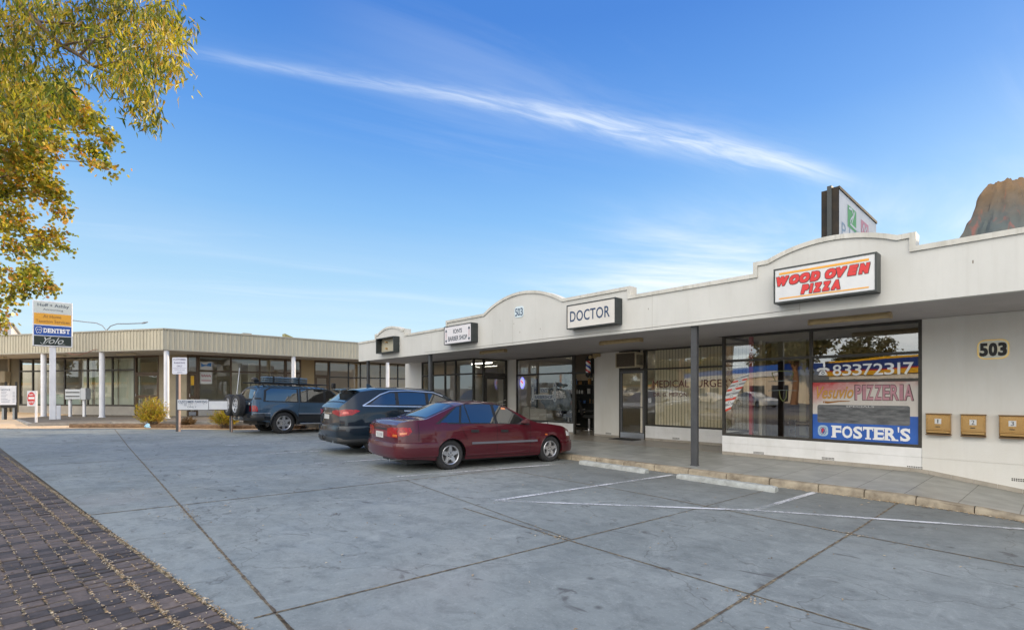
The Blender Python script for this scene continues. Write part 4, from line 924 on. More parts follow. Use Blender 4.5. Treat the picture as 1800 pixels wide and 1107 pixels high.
# interior of pizza shop
t = tag(MB().build('x', black), None) if False else None
mb = MB(); mb.box(-5.12, -5.04, 12.55, 12.63, .12, 2.99); o = mb.build('red_column', pm('red_paint', (.45, .02, .03), .4)); tag(o, 'slim red painted column just inside the pizza shop glass corner', 'column')
o = MB(); o.box(-4.45, -4.30, 14.0, 14.2, .12, 2.99); o.box(-5.2, -4.3, 14.2, 14.3, 2.45, 2.99); tag(o.build('interior_pillar', pm('cream_pillar', (.42, .40, .30), .7)), 'cream pillar standing inside the pizza shop', 'pillar')
def chair(x, y, rz, label):
    t = thing('cafe_chair', label, 'chair', (x, y, .125), 'tubular chairs in the pizza shop')
    def P(a, b_, c): return (a, b_, c)
    mb = MB(); mb.box(-.2, .2, -.2, .2, .43, .47); mb.build('seat', black, t, local=True, bevel=.01)
    mb = MB(); mb.box(-.19, .19, .19, .22, .62, .85); mb.build('backrest', black, t, local=True, bevel=.01)
    mb = MB()
    for s in (-1, 1): mb.tube([(s*.2, .21, .87), (s*.2, .2, .44), (s*.2, -.19, .42), (s*.2, -.22, .02), (s*.2, .2, .01)], .012, 6)
    mb.tube([(-.2, .2, .012), (.2, .2, .012)], .012, 6); mb.build('frame', chrome, t, local=True, smooth=40)
    t.rotation_euler[2] = rz; return t
chair(-4.05, 12.9, 2.2, 'tubular cafe chair with black seat near the pizza shop glass')
chair(-3.75, 14.6, .4, 'tubular cafe chair further back by the pizza table')
t = thing('cafe_table', 'plain pale laminate table inside the pizza shop', 'table', (-3.9, 13.7, .125))
mb = MB(); mb.box(-.6, .6, -.38, .38, .72, .75); mb.build('tabletop', pm('laminate', (.45, .38, .26), .4), t, local=True)
mb = MB(); mb.tube([(0, 0, .72), (0, 0, .03)], .03); mb.box(-.25, .25, -.25, .25, 0, .03); mb.build('pedestal', black, t, local=True)
# barber interior
def barber_chair(x, y, rz, label):
    t = thing('barber_chair', label, 'chair', (x, y, .125), 'black barber chairs')
    mb = MB(); mb.box(-.26, .26, -.25, .25, .48, .62); mb.build('seat', black, t, local=True, bevel=.03)
    mb = MB(); mb.hexa([(-.24, .22, .6), (.24, .22, .6), (.24, .34, .6), (-.24, .34, .6), (-.22, .34, 1.15), (.22, .34, 1.15), (.22, .44, 1.15), (-.22, .44, 1.15)]); mb.box(-.12, .12, .38, .46, 1.16, 1.32); mb.build('backrest', black, t, local=True, bevel=.02)
    mb = MB(); mb.lathe([(.001, 0), (.3, 0), (.3, .03), (.06, .06), (.05, .48), (.001, .48)], (0, 0, 0)); mb.build('pedestal', chrome, t, local=True, smooth=40)
    mb = MB()
    for s in (-1, 1): mb.box(s*.31-.04, s*.31+.04, -.2, .25, .74, .79)
    mb.build('armrest', black, t, local=True, bevel=.01)
    mb = MB(); mb.box(-.2, .2, -.5, -.3, .18, .22); mb.build('footrest', chrome, t, local=True)
    t.rotation_euler[2] = rz
barber_chair(-11.5, 15.3, 2.5, 'black barber chair seen through the open doorway'); barber_chair(-12.6, 15.6, 2.2, 'black barber chair behind the right of the barber window'); barber_chair(-13.7, 15.6, 2.2, 'black barber chair behind the middle of the barber window')
mb = MB(); mb.box(-14.9, -11.0, 17.3, 17.85, .7, 1.0); tag(mb.build('counter', pm('pale_counter', (.4, .38, .33), .4)), 'pale counter along the back wall of the barber shop', 'counter')
mb = MB()
for x in (-14.4, -13.2, -12.0): mb.box(x, x+.8, 17.8, 17.88, 1.2, 2.3)
tag(mb.build('mirror_strip', pm('mirror', (.5, .55, .55), .05, 1)), 'framed mirrors in a row over the barber counter', 'mirror')
mb = MB(); mb.box(-14.75, -14.35, 13.95, 14.3, .12, 1.05); mb.box(-14.32, -13.4, 13.95, 14.35, .12, .98); tag(mb.build('display_cabinet', pm('cab', (.42, .40, .36), .5)), 'low pale cabinet inside the barber window', 'cabinet')
mb = MB(); rows = []
for i in range(14):
    a = i/13; rows.append([(-13.6+a*1.5+.1*math.sin(j*1.3+i), 13.95+.05*math.sin(j*.9+i*1.7), .95+j*.22*(.4+a)) for j in range(6)])
mb.grid(rows); tag(mb.build('barber_cape', pm('cape', (.07, .09, .09), .4, col2=(.16, .18, .18), scale=5), None, smooth=80), 'dark drape hanging inside the barber window', 'drape')
t = thing('display_shelving', 'dark shelving with bottles and boxes behind the barber window', 'shelving', (-13.6, 16.5, .125))
mb = MB(); mb.box(-14.8, -12.3, 16.6, 16.66, .13, 2.15)
for z in (.75, 1.15, 1.55, 1.95): mb.box(-14.8, -12.3, 16.35, 16.6, z, z+.03)
mb.build('rack', pm('dark_shelf', (.035, .042, .04), .5), t)
rr = random.Random(9); cols_ = [pm('bottle_white', (.6, .6, .58), .4), pm('bottle_blue', (.05, .12, .3), .3), pm('bottle_amber', (.3, .16, .05), .3), pm('bottle_black', (.02, .02, .02), .3)]
for z in (.78, 1.18, 1.58, 1.98):
    x = -14.7
    while x < -12.45:
        h = rr.uniform(.10, .26); w_ = rr.uniform(.04, .12); mb = MB()
        if w_ < .08: mb.lathe([(.001, z), (w_/2, z), (w_/2, z+h*.7), (w_*.2, z+h*.85), (w_*.2, z+h), (.001, z+h)], (x, 16.45, 0), 'z', 10)
        else: mb.box(x-w_/2, x+w_/2, 16.40, 16.5, z, z+h)
        mb.build('bottle' if w_ < .08 else 'box', rr.choice(cols_), t, smooth=40); x += w_+rr.uniform(.05, .22)
mb = MB(); mb.box(-14.6, -14.25, 14.3, 14.36, 1.0, 2.2); o = mb.build('poster_stand', pm('poster_dark', (.06, .08, .09), .5)); tag(o, 'tall dark poster panel at the left inside the barber window', 'poster')
mb = MB(); mb.box(-11.9, -11.0, 17.2, 17.28, .8, 2.1); o = mb.build('framed_picture', pm('picture_tan', (.34, .25, .15), .6)); tag(o, 'tan framed picture seen through the open barber doorway', 'picture')
dec = thing('barber_decal', "silver window sticker reading ION'S BARBERSHOP between two poles", 'sticker', fB(-13.3, -.02, 1.4))
w = -.03; F = fB; sil = pm('decal_silver', (.42, .45, .46), .5)
mb = MB()
for u in (-13.92, -12.74):
    rect(mb, F, u-.06, u+.06, 1.38, 1.88, w); disc(mb, F, u, 1.37, .08, .10, w+.0008, 16); disc(mb, F, u, 1.90, .08, .11, w+.0008, 16)
rect(mb, F, -13.84, -12.82, 1.36, 1.55, w+.0004); rect(mb, F, -13.52, -13.1, 1.62, 1.80, w); mb.build('backing', sil, dec)
mb = MB(); add_text(mb, F, 'BARBERSHOP', -13.8, -12.86, 1.385, 1.52, w+.002, bold=.02); add_text(mb, F, "ION'S", -13.48, -13.15, 1.645, 1.775, w+.002, bold=.02)
for u in (-13.92, -12.74):
    polyf(mb, F, [(u-.035, 1.87), (u+.035, 1.87), (u, 1.95)], w+.002); polyf(mb, F, [(u-.035, 1.39), (u+.035, 1.39), (u, 1.32)], w+.002)
mb.build('lettering', navy_t, dec)
on = pm('open_sign', (.3, .3, .9), .5, emit=(.25, .25, 1.0), es=1.2)
t = thing('open_sign', 'small glowing blue and red sign in the left of the barber window', 'sign', fB(-14.6, -.1, 1.8))
mb = MB(); disc(mb, F, -14.62, 2.02, .15, .24, -.12); mb.build('panel', on, t)
mb = MB(); disc(mb, F, -14.64, 2.03, .10, .20, -.116); mb.build('white_oval', pm('os_w', (.7, .7, .8), .5, emit=(.6, .65, .8), es=.7), t)
mb = MB(); polyf(mb, F, [(-14.72, 2.09), (-14.58, 1.98), (-14.55, 2.04), (-14.68, 2.14)], -.113); mb.build('red_band', pm('os_r', (.8, .05, .1), .5, emit=(.9, .05, .15), es=.8), t)
t = thing('stool', 'thin dark metal stool frame on the pavement in front of the barber window', 'stool', (-12.9, 13.1, .12))
mb = MB()
for sx in (-.22, .22):
    for sy in (-.18, .18): mb.tube([(sx*1.2, sy*1.2, 0), (sx, sy, .42)], .012, 6)
mb.build('leg_frame', black, t, local=True); mb = MB(); mb.box(-.25, .25, -.2, .2, .42, .45); mb.build('seat', black, t, local=True, bevel=.008)
# pylon sign over the roof
t = thing('pylon_sign', 'tall faded double sided pizza sign standing above the roof behind the parapet', 'sign', (-2.66, 9.9, 3.45))
brn = pm('pylon_brown', (.055, .045, .035), .8, col2=(.03, .03, .03), scale=4, spec=.1)
py0, py1, pz0, pz1 = 9.9, 12.55, 3.46, 5.17
mb = MB(); mb.box(-2.795, -2.70, py0, py1, pz0, pz1-.02); mb.box(-2.63, -2.535, py0, py1, pz0, pz1); mb.build('case', brn, t)
mb = MB(); mb.box(-2.70, -2.63, py0-.03, py0+.08, 3.45, pz1+.035); mb.box(-2.70, -2.63, py1-.1, py1, 3.45, pz1); mb.build('pole', sign_black, t)
fY_ = frame((-2.535, 0, 0), (0, 1, 0), (1, 0, 0))
mb = MB(); rect(mb, fY_, py0+.03, py1-.02, pz0, pz1-.05, .003); mb.build('face', pm('pylon_face', (.56, .59, .62), .9, col2=(.50, .53, .56), scale=2, spec=0), t)
mb = MB(); mb.ob(fY_, py0, py1, 0, .02, pz1-.045, pz1+.004); mb.build('top_trim', brn, t)
gr = pm('faded_green', (.16, .36, .20), .9, spec=0); pk = pm('faded_pink', (.50, .28, .34), .9, spec=0); fb = pm('faded_letter', (.25, .33, .42), .9, spec=0)
mb = MB(); rect(mb, fY_, 10.44, 11.0, 4.60, 4.99, .006); mb.build('green_square', gr, t)
mb = MB(); stroke(mb, fY_, [(10.5, 4.94), (10.7, 4.96), (10.82, 4.88), (10.62, 4.76), (10.58, 4.68), (10.85, 4.66), (11.2, 4.66)], .04, .009); stroke(mb, fY_, [(10.9, 4.97), (10.68, 4.70)], .035, .0095); mb.build('green_square_script', pm('pale_script', (.5, .55, .58), .9, spec=0), t)
mb = MB(); rect(mb, fY_, 11.34, 11.89, 4.66, 4.94, .006); mb.build('pink_square', pk, t)
mb = MB(); stroke(mb, fY_, [(11.4, 4.72), (11.55, 4.90), (11.6, 4.74), (11.75, 4.88), (11.84, 4.70)], .04, .009); mb.build('pink_square_script', pm('pale_script', (.5, .55, .58), .9, spec=0), t)
mb = MB(); add_text(mb, fY_, 'PIZZA', 10.07, 12.3, 4.34, 4.60, .006, bold=0, spacing=1.6); mb.build('lettering', fb, t)
# roof volcano model
def volcano():
    m, nt, b = nodemat('volcano_paint'); N = nt.nodes.new; L = nt.links.new
    tc = N('ShaderNodeTexCoord'); sp = N('ShaderNodeSeparateXYZ'); L(tc.outputs['Object'], sp.inputs[0]); mp = N('ShaderNodeMapping'); mp.inputs['Scale'].default_value = (5.5, 5.5, .55); L(tc.outputs['Object'], mp.inputs[0])
    n = N('ShaderNodeTexNoise'); n.inputs['Scale'].default_value = 1.1; n.inputs['Detail'].default_value = 6; L(tc.outputs['Object'], n.inputs[0])
    r0 = N('ShaderNodeValToRGB'); L(n.outputs[0], r0.inputs[0]); els = r0.color_ramp.elements; els[0].position = .36; els[0].color = (.10, .12, .115, 1); els[1].position = .66; els[1].color = (.12, .085, .06, 1)
    n3 = N('ShaderNodeTexNoise'); n3.inputs['Scale'].default_value = 1.5; n3.inputs['Detail'].default_value = 4; n3.inputs['Distortion'].default_value = .4; L(mp.outputs[0], n3.inputs[0])
    m3 = N('ShaderNodeMapRange'); L(n3.outputs[0], m3.inputs[0]); m3.inputs[1].default_value = .57; m3.inputs[2].default_value = .66; m3.inputs[4].default_value = .5
    r = N('ShaderNodeMix'); r.data_type = 'RGBA'; L(m3.outputs[0], r.inputs[0]); L(r0.outputs[0], r.inputs[6]); r.inputs[7].default_value = (.34, .10, .075, 1)
    n2 = N('ShaderNodeTexNoise'); n2.inputs['Scale'].default_value = 5; n2.inputs['Detail'].default_value = 8; L(tc.outputs['Object'], n2.inputs[0])
    ad = N('ShaderNodeMath'); ad.operation = 'MULTIPLY_ADD'; L(n2.outputs[0], ad.inputs[0]); ad.inputs[1].default_value = .5; L(sp.outputs[2], ad.inputs[2])
    mr = N('ShaderNodeMapRange'); L(ad.outputs[0], mr.inputs[0]); mr.inputs[1].default_value = 1.75; mr.inputs[2].default_value = 2.4
    mx = N('ShaderNodeMix'); mx.data_type = 'RGBA'; L(mr.outputs[0], mx.inputs[0]); L(r.outputs[2], mx.inputs[6]); mx.inputs[7].default_value = (.20, .125, .06, 1); L(mx.outputs[2], b.inputs['Base Color']); b.inputs['Roughness'].default_value = .85
    bp = N('ShaderNodeBump'); bp.inputs['Strength'].default_value = .7; bp.inputs['Distance'].default_value = .05; L(n2.outputs[0], bp.inputs['Height']); L(bp.outputs[0], b.inputs['Normal'])
    t = thing('volcano_model', 'painted rocky volcano model with red lava streaks on the pizza shop roof', 'roof model', (-.66, 13.0, 3.36))
    from mathutils import noise as mn
    mb = MB(); rows = []; H = 2.10; n = 80
    for i in range(41):
        h = i/40; r = .37+.30*((.88-h)/.33)**1.15+.25*max(0, .5-h) if h < .88 else .37-.12*((h-.88)/.12)**1.8
        row = []
        for k in range(n):
            a = 2*math.pi*k/n; v = Vector((math.cos(a)*1.7, math.sin(a)*1.7, h*2.0))
            rr_ = r*(1+.16*mn.noise(v*1.3)+.10*mn.noise(Vector((v.x*3.2, v.y*3.2, h*1.2)))+.05*mn.noise(v*6+Vector((0, 0, 3))))
            zt = h*H + (.10*mn.noise(Vector((v.x*1.5, v.y*1.5, 7)))*h) + .04*mn.noise(v*5)
            row.append((rr_*math.cos(a), rr_*math.sin(a), zt))
        rows.append(row)
    for q, dz in ((.93, .035), (.80, .045), (.6, -.05), (.3, -.2)):
        rows.append([(x*q, y*q, z+dz) for x, y, z in rows[40]])
    mb.grid(rows, True); mb.build('cone', m, t, smooth=35, local=True)
    mb = MB(); rows = []
    for i in range(14):   # foot skirt of rock on the left
        h = i/13; rows.append([(-1.0+.45*math.cos(a)*(1-h)**.6, .1+.6*math.sin(a)*(1-h)**.6, h*1.15+.05*mn.noise(Vector((a, h*3, 1)))) for a in lin(0, 2*math.pi, 24)])
    mb.grid(rows); mb.build('foot_rock', m, t, smooth=35, local=True)
volcano()
# ---------------------------------------------------------------- footway strip, planter, plaza (left)
sandy = pm('sandy_concrete', (.74, .55, .35), .9, col2=(.60, .43, .26), scale=1.5, bump=.3, bscale=30)
mb = MB(); rows = []
S2 = [(-34, -12)]+STRIP
def sx(y):
    for (xa, ya), (xb, yb) in zip(S2, S2[1:]):
        if y <= yb: return xa+(xb-xa)*(y-ya)/(yb-ya)
    return S2[-1][0]-(y-9.05)*.02
for y in lin(-12, 16, 56): rows.append([(sx(y)-t, y, g(sx(y)-t, y)+.012) for t in (0, .01, .5, 1.5, 3, 5, 8, 14, 20)])
mb.grid(rows); struct(mb, 'footway', sandy)
paving = pm('plaza_paving', (.17, .145, .115), .85, col2=(.11, .095, .075), scale=3, bump=.4)
plz = [(-40, -2.62), (-26.75, -1.0), (-26.45, 1.5), (-22.6, 5.75), (-21.35, 8.6), (-21.0, 12), (-21, 24), (-46, 24), (-46, -6)]
mb = MB(); mb.prism([(x, y, .0) for x, y in plz], (0, 0, .42)); struct(mb, 'plaza', paving)
kerb2 = pm('plaza_kerb', (.34, .33, .30), .85, col2=(.24, .23, .21), scale=6, bump=.3)
mb = MB()
for (xa, ya), (xb, yb) in zip(plz[:6], plz[1:6]):
    d = Vector((xb-xa, yb-ya, 0)).normalized(); n = Vector((d.y, -d.x, 0)); a, c = Vector((xa, ya, 0)), Vector((xb, yb, 0))
    mb.hexa([a+n*.02, c+n*.02, c-n*.12, a-n*.12, a+n*.02+Vector((0, 0, .426)), c+n*.02+Vector((0, 0, .426)), c-n*.12+Vector((0, 0, .426)), a-n*.12+Vector((0, 0, .426))])
struct(mb, 'plaza_kerb', kerb2)
# planter bed of bark and soil
pl = [(-25.25, .15), (-24.75, 1.5), (-23.75, 3.15), (-22.45, 5.3), (-21.45, 7.4), (-21.75, 7.7), (-22.95, 5.6), (-24.35, 3.45), (-25.35, 1.75), (-25.6, .7)]
m_soil = pm('planter_soil', (.15, .09, .05), .95, col2=(.28, .18, .10), scale=10, bump=1, bscale=20, lo=.4, hi=.65)
cx, cy = sum(p[0] for p in pl)/len(pl), sum(p[1] for p in pl)/len(pl); rows = []
from mathutils import noise as mn
for q, dz in ((1, .02), (.97, .09), (.85, .13), (.6, .15), (.3, .15), (.02, .15)):
    row = []
    for k in range(len(pl)):
        a, c = Vector(pl[k]), Vector(pl[(k+1) % len(pl)])
        for f in (0, .25, .5, .75):
            p = a+(c-a)*f
            # shrink towards the medial line rather than the centre
            mid = Vector((p.x-.25*(1-q)*(1 if k < 4 else -1), p.y)); row.append((mid.x, mid.y, g(mid.x, mid.y)+dz+.03*mn.noise(Vector((mid.x*3, mid.y*3, q)))))
    rows.append(row)
mb = MB(); mb.grid(rows[:4], True); vs = rows[3]
n_ = len(vs)
for k in range(1, n_//2): 
    mb.face([vs[k-1], vs[k], vs[n_-1-k], vs[(n_-k) % n_]])
struct(mb, 'planter_bed', m_soil)
# ---------------------------------------------------------------- left building
C0 = Vector((-27.92, 3.45, 0)); RL = Vector((.8363, .5483, 0)); NL = Vector((.5483, -.8363, 0))
office = thing('office_building', 'low L shaped beige building with ribbed metal fascia and white veranda posts', 'building', (-31, 4, .42))
fR = frame(C0, (0, 1, 0), (1, 0, 0)); fLf = frame(C0, RL, NL)
rib = pm('ribbed_fascia', (.50, .465, .36), .55, col2=(.43, .40, .31), scale=1.2, stretch=(1, 1, .4)); rib_cap = pm('fascia_capping', (.36, .34, .28), .5); streaks(rib, .6)
LZ0, LZ1 = 3.62, 4.60
def ribs(F, u0, u1, name):
    mb = MB(); u = u0; row = []
    while u < u1: row += [(u, 0), (u+.148, 0), (u+.158, .028), (u+.190, .028)]; u += .2
    row = [(a, b_) for a, b_ in row if a <= u1]
    mb.grid([[F(a, b_, LZ0+.03) for a, b_ in row], [F(a, b_, LZ1-.03) for a, b_ in row]]); mb.build(name, rib, office)
    mb = MB(); mb.ob(F, u0, u1, -.12, .045, LZ1-.035, LZ1+.03); mb.ob(F, u0, u1, -.12, .035, LZ0-.01, LZ0+.035); mb.build('fascia_capping', rib_cap, office)
ribs(fR, .0, 20, 'ribbed_fascia'); ribs(fLf, -24, -.0, 'ribbed_fascia')
mb = MB(); mb.prism([(-27.95, 3.5, 3.60), (-27.95, 23, 3.60), (-46, 23, 3.60), (-46, 3.45-.6555*18.08, 3.6), ], (0, 0, .02))
mb.build('soffit', pm('office_soffit', (.50, .47, .42), .7), office)
mb = MB(); mb.prism([(-28.1, 3.6, 4.3), (-28.1, 23, 4.3), (-46, 23, 4.3), (-46, -8, 4.3)], (0, 0, .1)); mb.build('roof', pm('roof_sheet', (.42, .43, .42), .5, .3), office)
fRw = frame((-30.22, 0, 0), (0, 1, 0), (1, 0, 0)); fLw = frame(C0-NL*2.3, RL, NL)      # shop fronts set 2.3 m behind the fascia
olive = pm('olive_wall', (.16, .14, .09), .7, col2=(.13, .11, .075), scale=2); tanw = pm('tan_wall', (.36, .31, .22), .7, col2=(.30, .26, .18), scale=2); lowb = pm('office_bulkhead', (.40, .38, .34), .7, col2=(.33, .31, .28), scale=2)
def owall(name, F, u0, u1, z0, z1, mat, th=.18): mb = MB(); mb.ob(F, u0, u1, -th, 0, z0, z1); return mb.build(name, mat, office)
owall('wall', fLw, -24, -13.3, .42, 3.6, olive); owall('wall', fLw, -3.03, -1.25, .42, 3.6, tanw); owall('bulkhead', fLw, -13.3, -4.70, .42, .90, lowb)
owall('bulkhead', fRw, 5.22, 9.58, .42, .95, lowb); owall('wall', fRw, 10.47, 11.24, .42, 3.6, pm('ochre_wall', (.34, .25, .13), .7)); owall('bulkhead', fRw, 12.15, 18.6, .42, .95, lowb); owall('wall', fRw, 18.6, 23, .42, 3.6, tanw)
owall('wall', fRw, 4.69, 4.72, .42, 3.6, tanw)
window(office, fLw, -13.3, -4.66, .90, 3.6, cols=(-12.22, -9.76, -8.05, -6.26), rows=(2.86,), fr=.085, gl=glass_left)
window(office, fRw, 5.20, 9.58, .95, 3.6, cols=(6.75, 8.2), rows=(2.78,), fr=.08, mat=brown_frame, gl=glass_left)
window(office, fRw, 9.58, 10.47, .95, 3.6, rows=(2.78,), fr=.08, mat=brown_frame, gl=glass_left)
window(office, fRw, 12.15, 18.6, .95, 3.6, cols=(13.4, 14.2, 15.6, 16.9), rows=(2.6,), fr=.07, mat=dark_frame, gl=glass_left)
def odoor(F, u0, u1, mat, leaves=1):
    mb = MB(); mb.ob(F, u0, u0+.07, -.1, .01, .42, 3.6); mb.ob(F, u1-.07, u1, -.1, .01, .42, 3.6); mb.ob(F, u0+.07, u1-.07, -.1, .008, 2.62, 2.72); mb.ob(F, u0+.07, u1-.07, -.1, .008, 3.5, 3.6); mb.build('door_frame', mat, office)
    mb = MB(); mb.face([F(u0+.07, -.05, 2.72), F(u1-.07, -.05, 2.72), F(u1-.07, -.05, 3.5), F(u0+.07, -.05, 3.5)]); mb.build('pane', glass_left, office)
    wd = (u1-u0-.14)/leaves
    for k in range(leaves): 
        o = door(office, F, u0+.075+wd*k, u0+.065+wd*(k+1), .44, 2.61, mat=mat, gl=glass_left, fr=.09, kick=.22, hs=-1)
        mb = MB(); mb.ob(F, u0+.165+wd*k, u0-.025+wd*(k+1), -.05, -.004, 1.35, 1.5); mb.build('mid_rail', mat, o)
odoor(fLw, -4.66, -3.03, brown_frame); odoor(fRw, 4.72, 5.20+.0, brown_frame); odoor(fRw, 11.24, 12.15, brown_frame)
for F, us in ((fR, (.12, 5.85, 11.5, 17.2)), (fLf, (-3.95, -7.85, -11.8, -15.7))):
    for u in us:
        p = F(u, -.12, 0); mb = MB(); mb.tube([(p.x, p.y, .425), (p.x, p.y, 3.6)], .115 if F is fLf else .11, 14); mb.tube([(p.x, p.y, .43), (p.x, p.y, .46)], .15, 14)
        mb.build('veranda_post', white_paint, office, smooth=40)
mb = MB(); p = fLw(-14.0, .06, 0); mb.tube([(p.x, p.y, .42), (p.x, p.y, 3.6)], .05, 8); mb.lathe([(.05, .0), (.09, .02), (.09, .1), (.05, .12)], (p.x, p.y, .42)); mb.build('downpipe', tanw, office, smooth=40)
# interior linings, blinds behind the glass
mb = MB(); mb.prism([fLw(-24, -4.5, .45), fLw(-.0, -4.5, .45), fLw(-.0, -4.6, .45), fLw(-24, -4.6, .45)], (0, 0, 3.15)); mb.box(-35, -34.9, 4.9, 23, .45, 3.6); mb.build('interior_walls', interior_w, office)
mb = MB(); mb.prism([fRw(4.7, -.2, .40), fRw(23, -.2, .40), (-46, 23, .40), fLw(-22, -.2, .40)], (0, 0, .04)); mb.build('interior_floor', interior_f, office)
mb = MB()
for a, c in ((-4.72, -6.2), (-6.3, -7.95), (-8.15, -8.9)): mb.ob(fLw, c, a, -.35, -.33, .92, 3.5)
mb.build('curtain', pm('pale_curtain', (.52, .55, .48), .8, col2=(.42, .45, .40), scale=6, stretch=(5, 5, .2)), office)
mb = MB(); mb.ob(fLw, -13.2, -9.0, -.35, -.33, .92, 1.55); mb.build('frosted_film', pm('film', (.34, .42, .40), .5), office)
mb = MB()
for a, c in ((9.65, 10.4), (13.5, 14.1), (14.3, 18.5)): mb.ob(fRw, a, c, -.30, -.28, .97, 3.5)
mb.build('tan_blind', blind2, office)
mb = MB()
for a, c in ((6.9, 7.35), (7.7, 8.1)): mb.ob(fRw, a, c, -.5, -.46, 1.0, 3.3)
mb.build('curtain', pm('cream_curtain', (.52, .48, .40), .8), office)
wht = pm('sticker_white', (.6, .6, .58), .5); yel = pm('sticker_yellow', (.75, .42, .02), .5)
mb = MB(); rect(mb, fRw, 5.32, 5.85, 2.85, 3.25, -.03); rect(mb, fRw, 5.32, 5.85, 2.1, 2.72, -.03); mb.build('window_poster', wht, office)
mb = MB(); polyf(mb, fRw, [(5.35, 2.98), (5.55, 3.05), (5.82, 3.02), (5.82, 3.22), (5.7, 3.2), (5.6, 3.1), (5.45, 3.12), (5.35, 3.2)], -.026); mb.build('poster_swoosh', pm('poster_blue', (.05, .2, .5), .5), office)
mb = MB(); add_text(mb, fRw, '~~~~', 5.36, 5.8, 2.45, 2.6, -.026); rect(mb, fRw, 5.36, 5.8, 2.25, 2.3, -.026); mb.build('poster_print', pm('poster_red', (.4, .15, .15), .5), office)
mb = MB(); rect(mb, fRw, 4.82, 5.08, 2.02, 2.5, -.02); mb.build('door_poster', yel, office)
# roof bits
t = thing('roof_vent', 'small pale box vent on the left building roof', 'vent', (-31.9, 7.9, 4.4)); mb = MB(); mb.box(-32.1, -31.7, 7.75, 8.1, 4.4, 5.02); mb.box(-32.15, -31.65, 7.7, 8.15, 5.02, 5.1); mb.build('cowl', rib_cap, t)
mb = MB(); mb.prism([(-32.3, 10.2, 4.4), (-32.3, 11.4, 4.4), (-32.3, 11.4, 4.85), (-32.3, 10.2, 5.32)], (-.5, 0, 0)); o = mb.build('roof_hood', pm('hood_olive', (.26, .24, .10), .6)); tag(o, 'sloping olive sheet metal hood rising behind the ribbed fascia', 'roof hood')
t = thing('meter_box', 'beige metal meter box fixed on the olive wall at the far left', 'box', fLw(-14.3, 0, 2.2)); mb = MB(); mb.ob(fLw, -14.75, -13.95, .001, .28, 2.22, 2.88); mb.build('case', tanw, t, bevel=.01); mb = MB(); mb.ob(fLw, -14.7, -14.0, .281, .29, 2.27, 2.83); mb.build('lid', tanw, t)
for k, (u, z, lab) in enumerate(((-3.4, 3.57, 'tan batten light under the soffit at the brown office door'), (-8.2, 3.57, 'tan batten light under the soffit behind the tall tenant sign'), (-12.6, 3.57, 'tan batten light under the soffit at the far left shop glass'))):
    t = thing('batten_light', lab, 'veranda light', fLf(u, -.9, z), 'batten lights on the left building soffit'); mb = MB(); mb.ob(fLf, u-.6, u+.6, -1.0, -.82, 3.51, 3.599); mb.build('housing', pm('pale_batten', (.52, .47, .35), .5), t, bevel=.02)
mb = MB(); mb.tube([fLf(-6.0, .02, 3.62)+Vector((0, 0, .0)), fLf(-5.6, .1, 3.52), fLf(-5.1, .12, 3.48), fLf(-4.6, .12, 3.56), fLf(-4.2, .1, 3.70), fLf(-4.0, .05, 3.72)], .016, 6); o = mb.build('hanging_cable', pm('cable_red', (.25, .09, .06), .6)); tag(o, 'loose reddish cable drooping under the ribbed fascia right of the tall sign', 'cable')
# far background: pale building and twin arm street lamp
t = thing('distant_building', 'pale grey upper wall of a building showing beyond the fascia at the far left', 'building', (-75, -8, 0)); mb = MB(); mb.box(-85, -72, -22, -4.0, 0, 8.6); mb.build('wall', pm('pale_far', (.62, .60, .62), .8), t); mb = MB(); mb.box(-85.2, -71.8, -22.2, -3.8, 8.6, 8.8); mb.build('roof', rib_cap, t)
t = thing('street_lamp', 'thin grey twin arm street lamp rising beyond the left building', 'street lamp', (-77.5, 3.83, 0)); mb = MB(); mb.tube([(-77.5, 3.83, 0), (-77.5, 3.83, 9.3)], [.12, .07], 8); mb.build('pole', steel, t)
lampm = pm('lamp_grey', (.25, .27, .29), .6)
for q in ((-80.25, .82, 10.44), (-74.6, 7.06, 10.1)):
    a, e = Vector((-77.5, 3.83, 9.2)), Vector(q); mb = MB(); mb.tube([a, a+(e-a)*.12+Vector((0, 0, .45)), a+(e-a)*.3+Vector((0, 0, .55)), a+(e-a)*.65+Vector((0, 0, .25)), e], .06, 6); mb.build('arm', lampm, t, smooth=60)
    d = (e-a).normalized(); mb = MB(); mb.tube([e-d*.1, e+d*.2, e+d*.7], [.07, .12, .06], 8); mb.build('lamp_head', lampm, t)
# ---------------------------------------------------------------- signs and furniture on the plaza
sx_ = -30.3
t = thing('tenant_sign', 'tall white post sign with accounting, taxation, DENTIST and black script panels', 'sign', (sx_-.12, -.38, .42))
mb = MB(); mb.box(sx_-.26, sx_-.04, -.48, -.26, .42, 3.72); mb.box(sx_-.24, sx_-.06, -.25, -.10, .42, 1.05); mb.build('post', white_paint, t, bevel=.01)
fS1 = frame((sx_, 0, 0), (0, 1, 0), (1, 0, 0)); a, c, z0, z1 = -1.02, .30, 3.69, 5.72
mb = MB(); mb.box(sx_-.30, sx_, a, c, z0, z1); mb.build('case', white_paint, t, bevel=.012)
bands = [(5.18, 5.67, pm('pale_band', (.56, .60, .58), .5)), (4.66, 5.16, pm('orange_panel', (.72, .36, .04), .5)), (4.18, 4.62, pm('dentist_blue', (.02, .08, .34), .4)), (3.74, 4.15, pm('script_black', (.02, .03, .025), .4))]
for za, zb, m_ in bands: mb = MB(); rect(mb, fS1, a+.045, c-.045, za, zb, .004); mb.build('sign_panel', m_, t)
text_obj(fS1, [(('Hoff + Ashby', a+.16, c-.12, 5.42, 5.60), dict(w=.007, bold=.012)), (('Accounting', a+.34, c-.32, 5.27, 5.38), dict(w=.007))], grey_t, t)
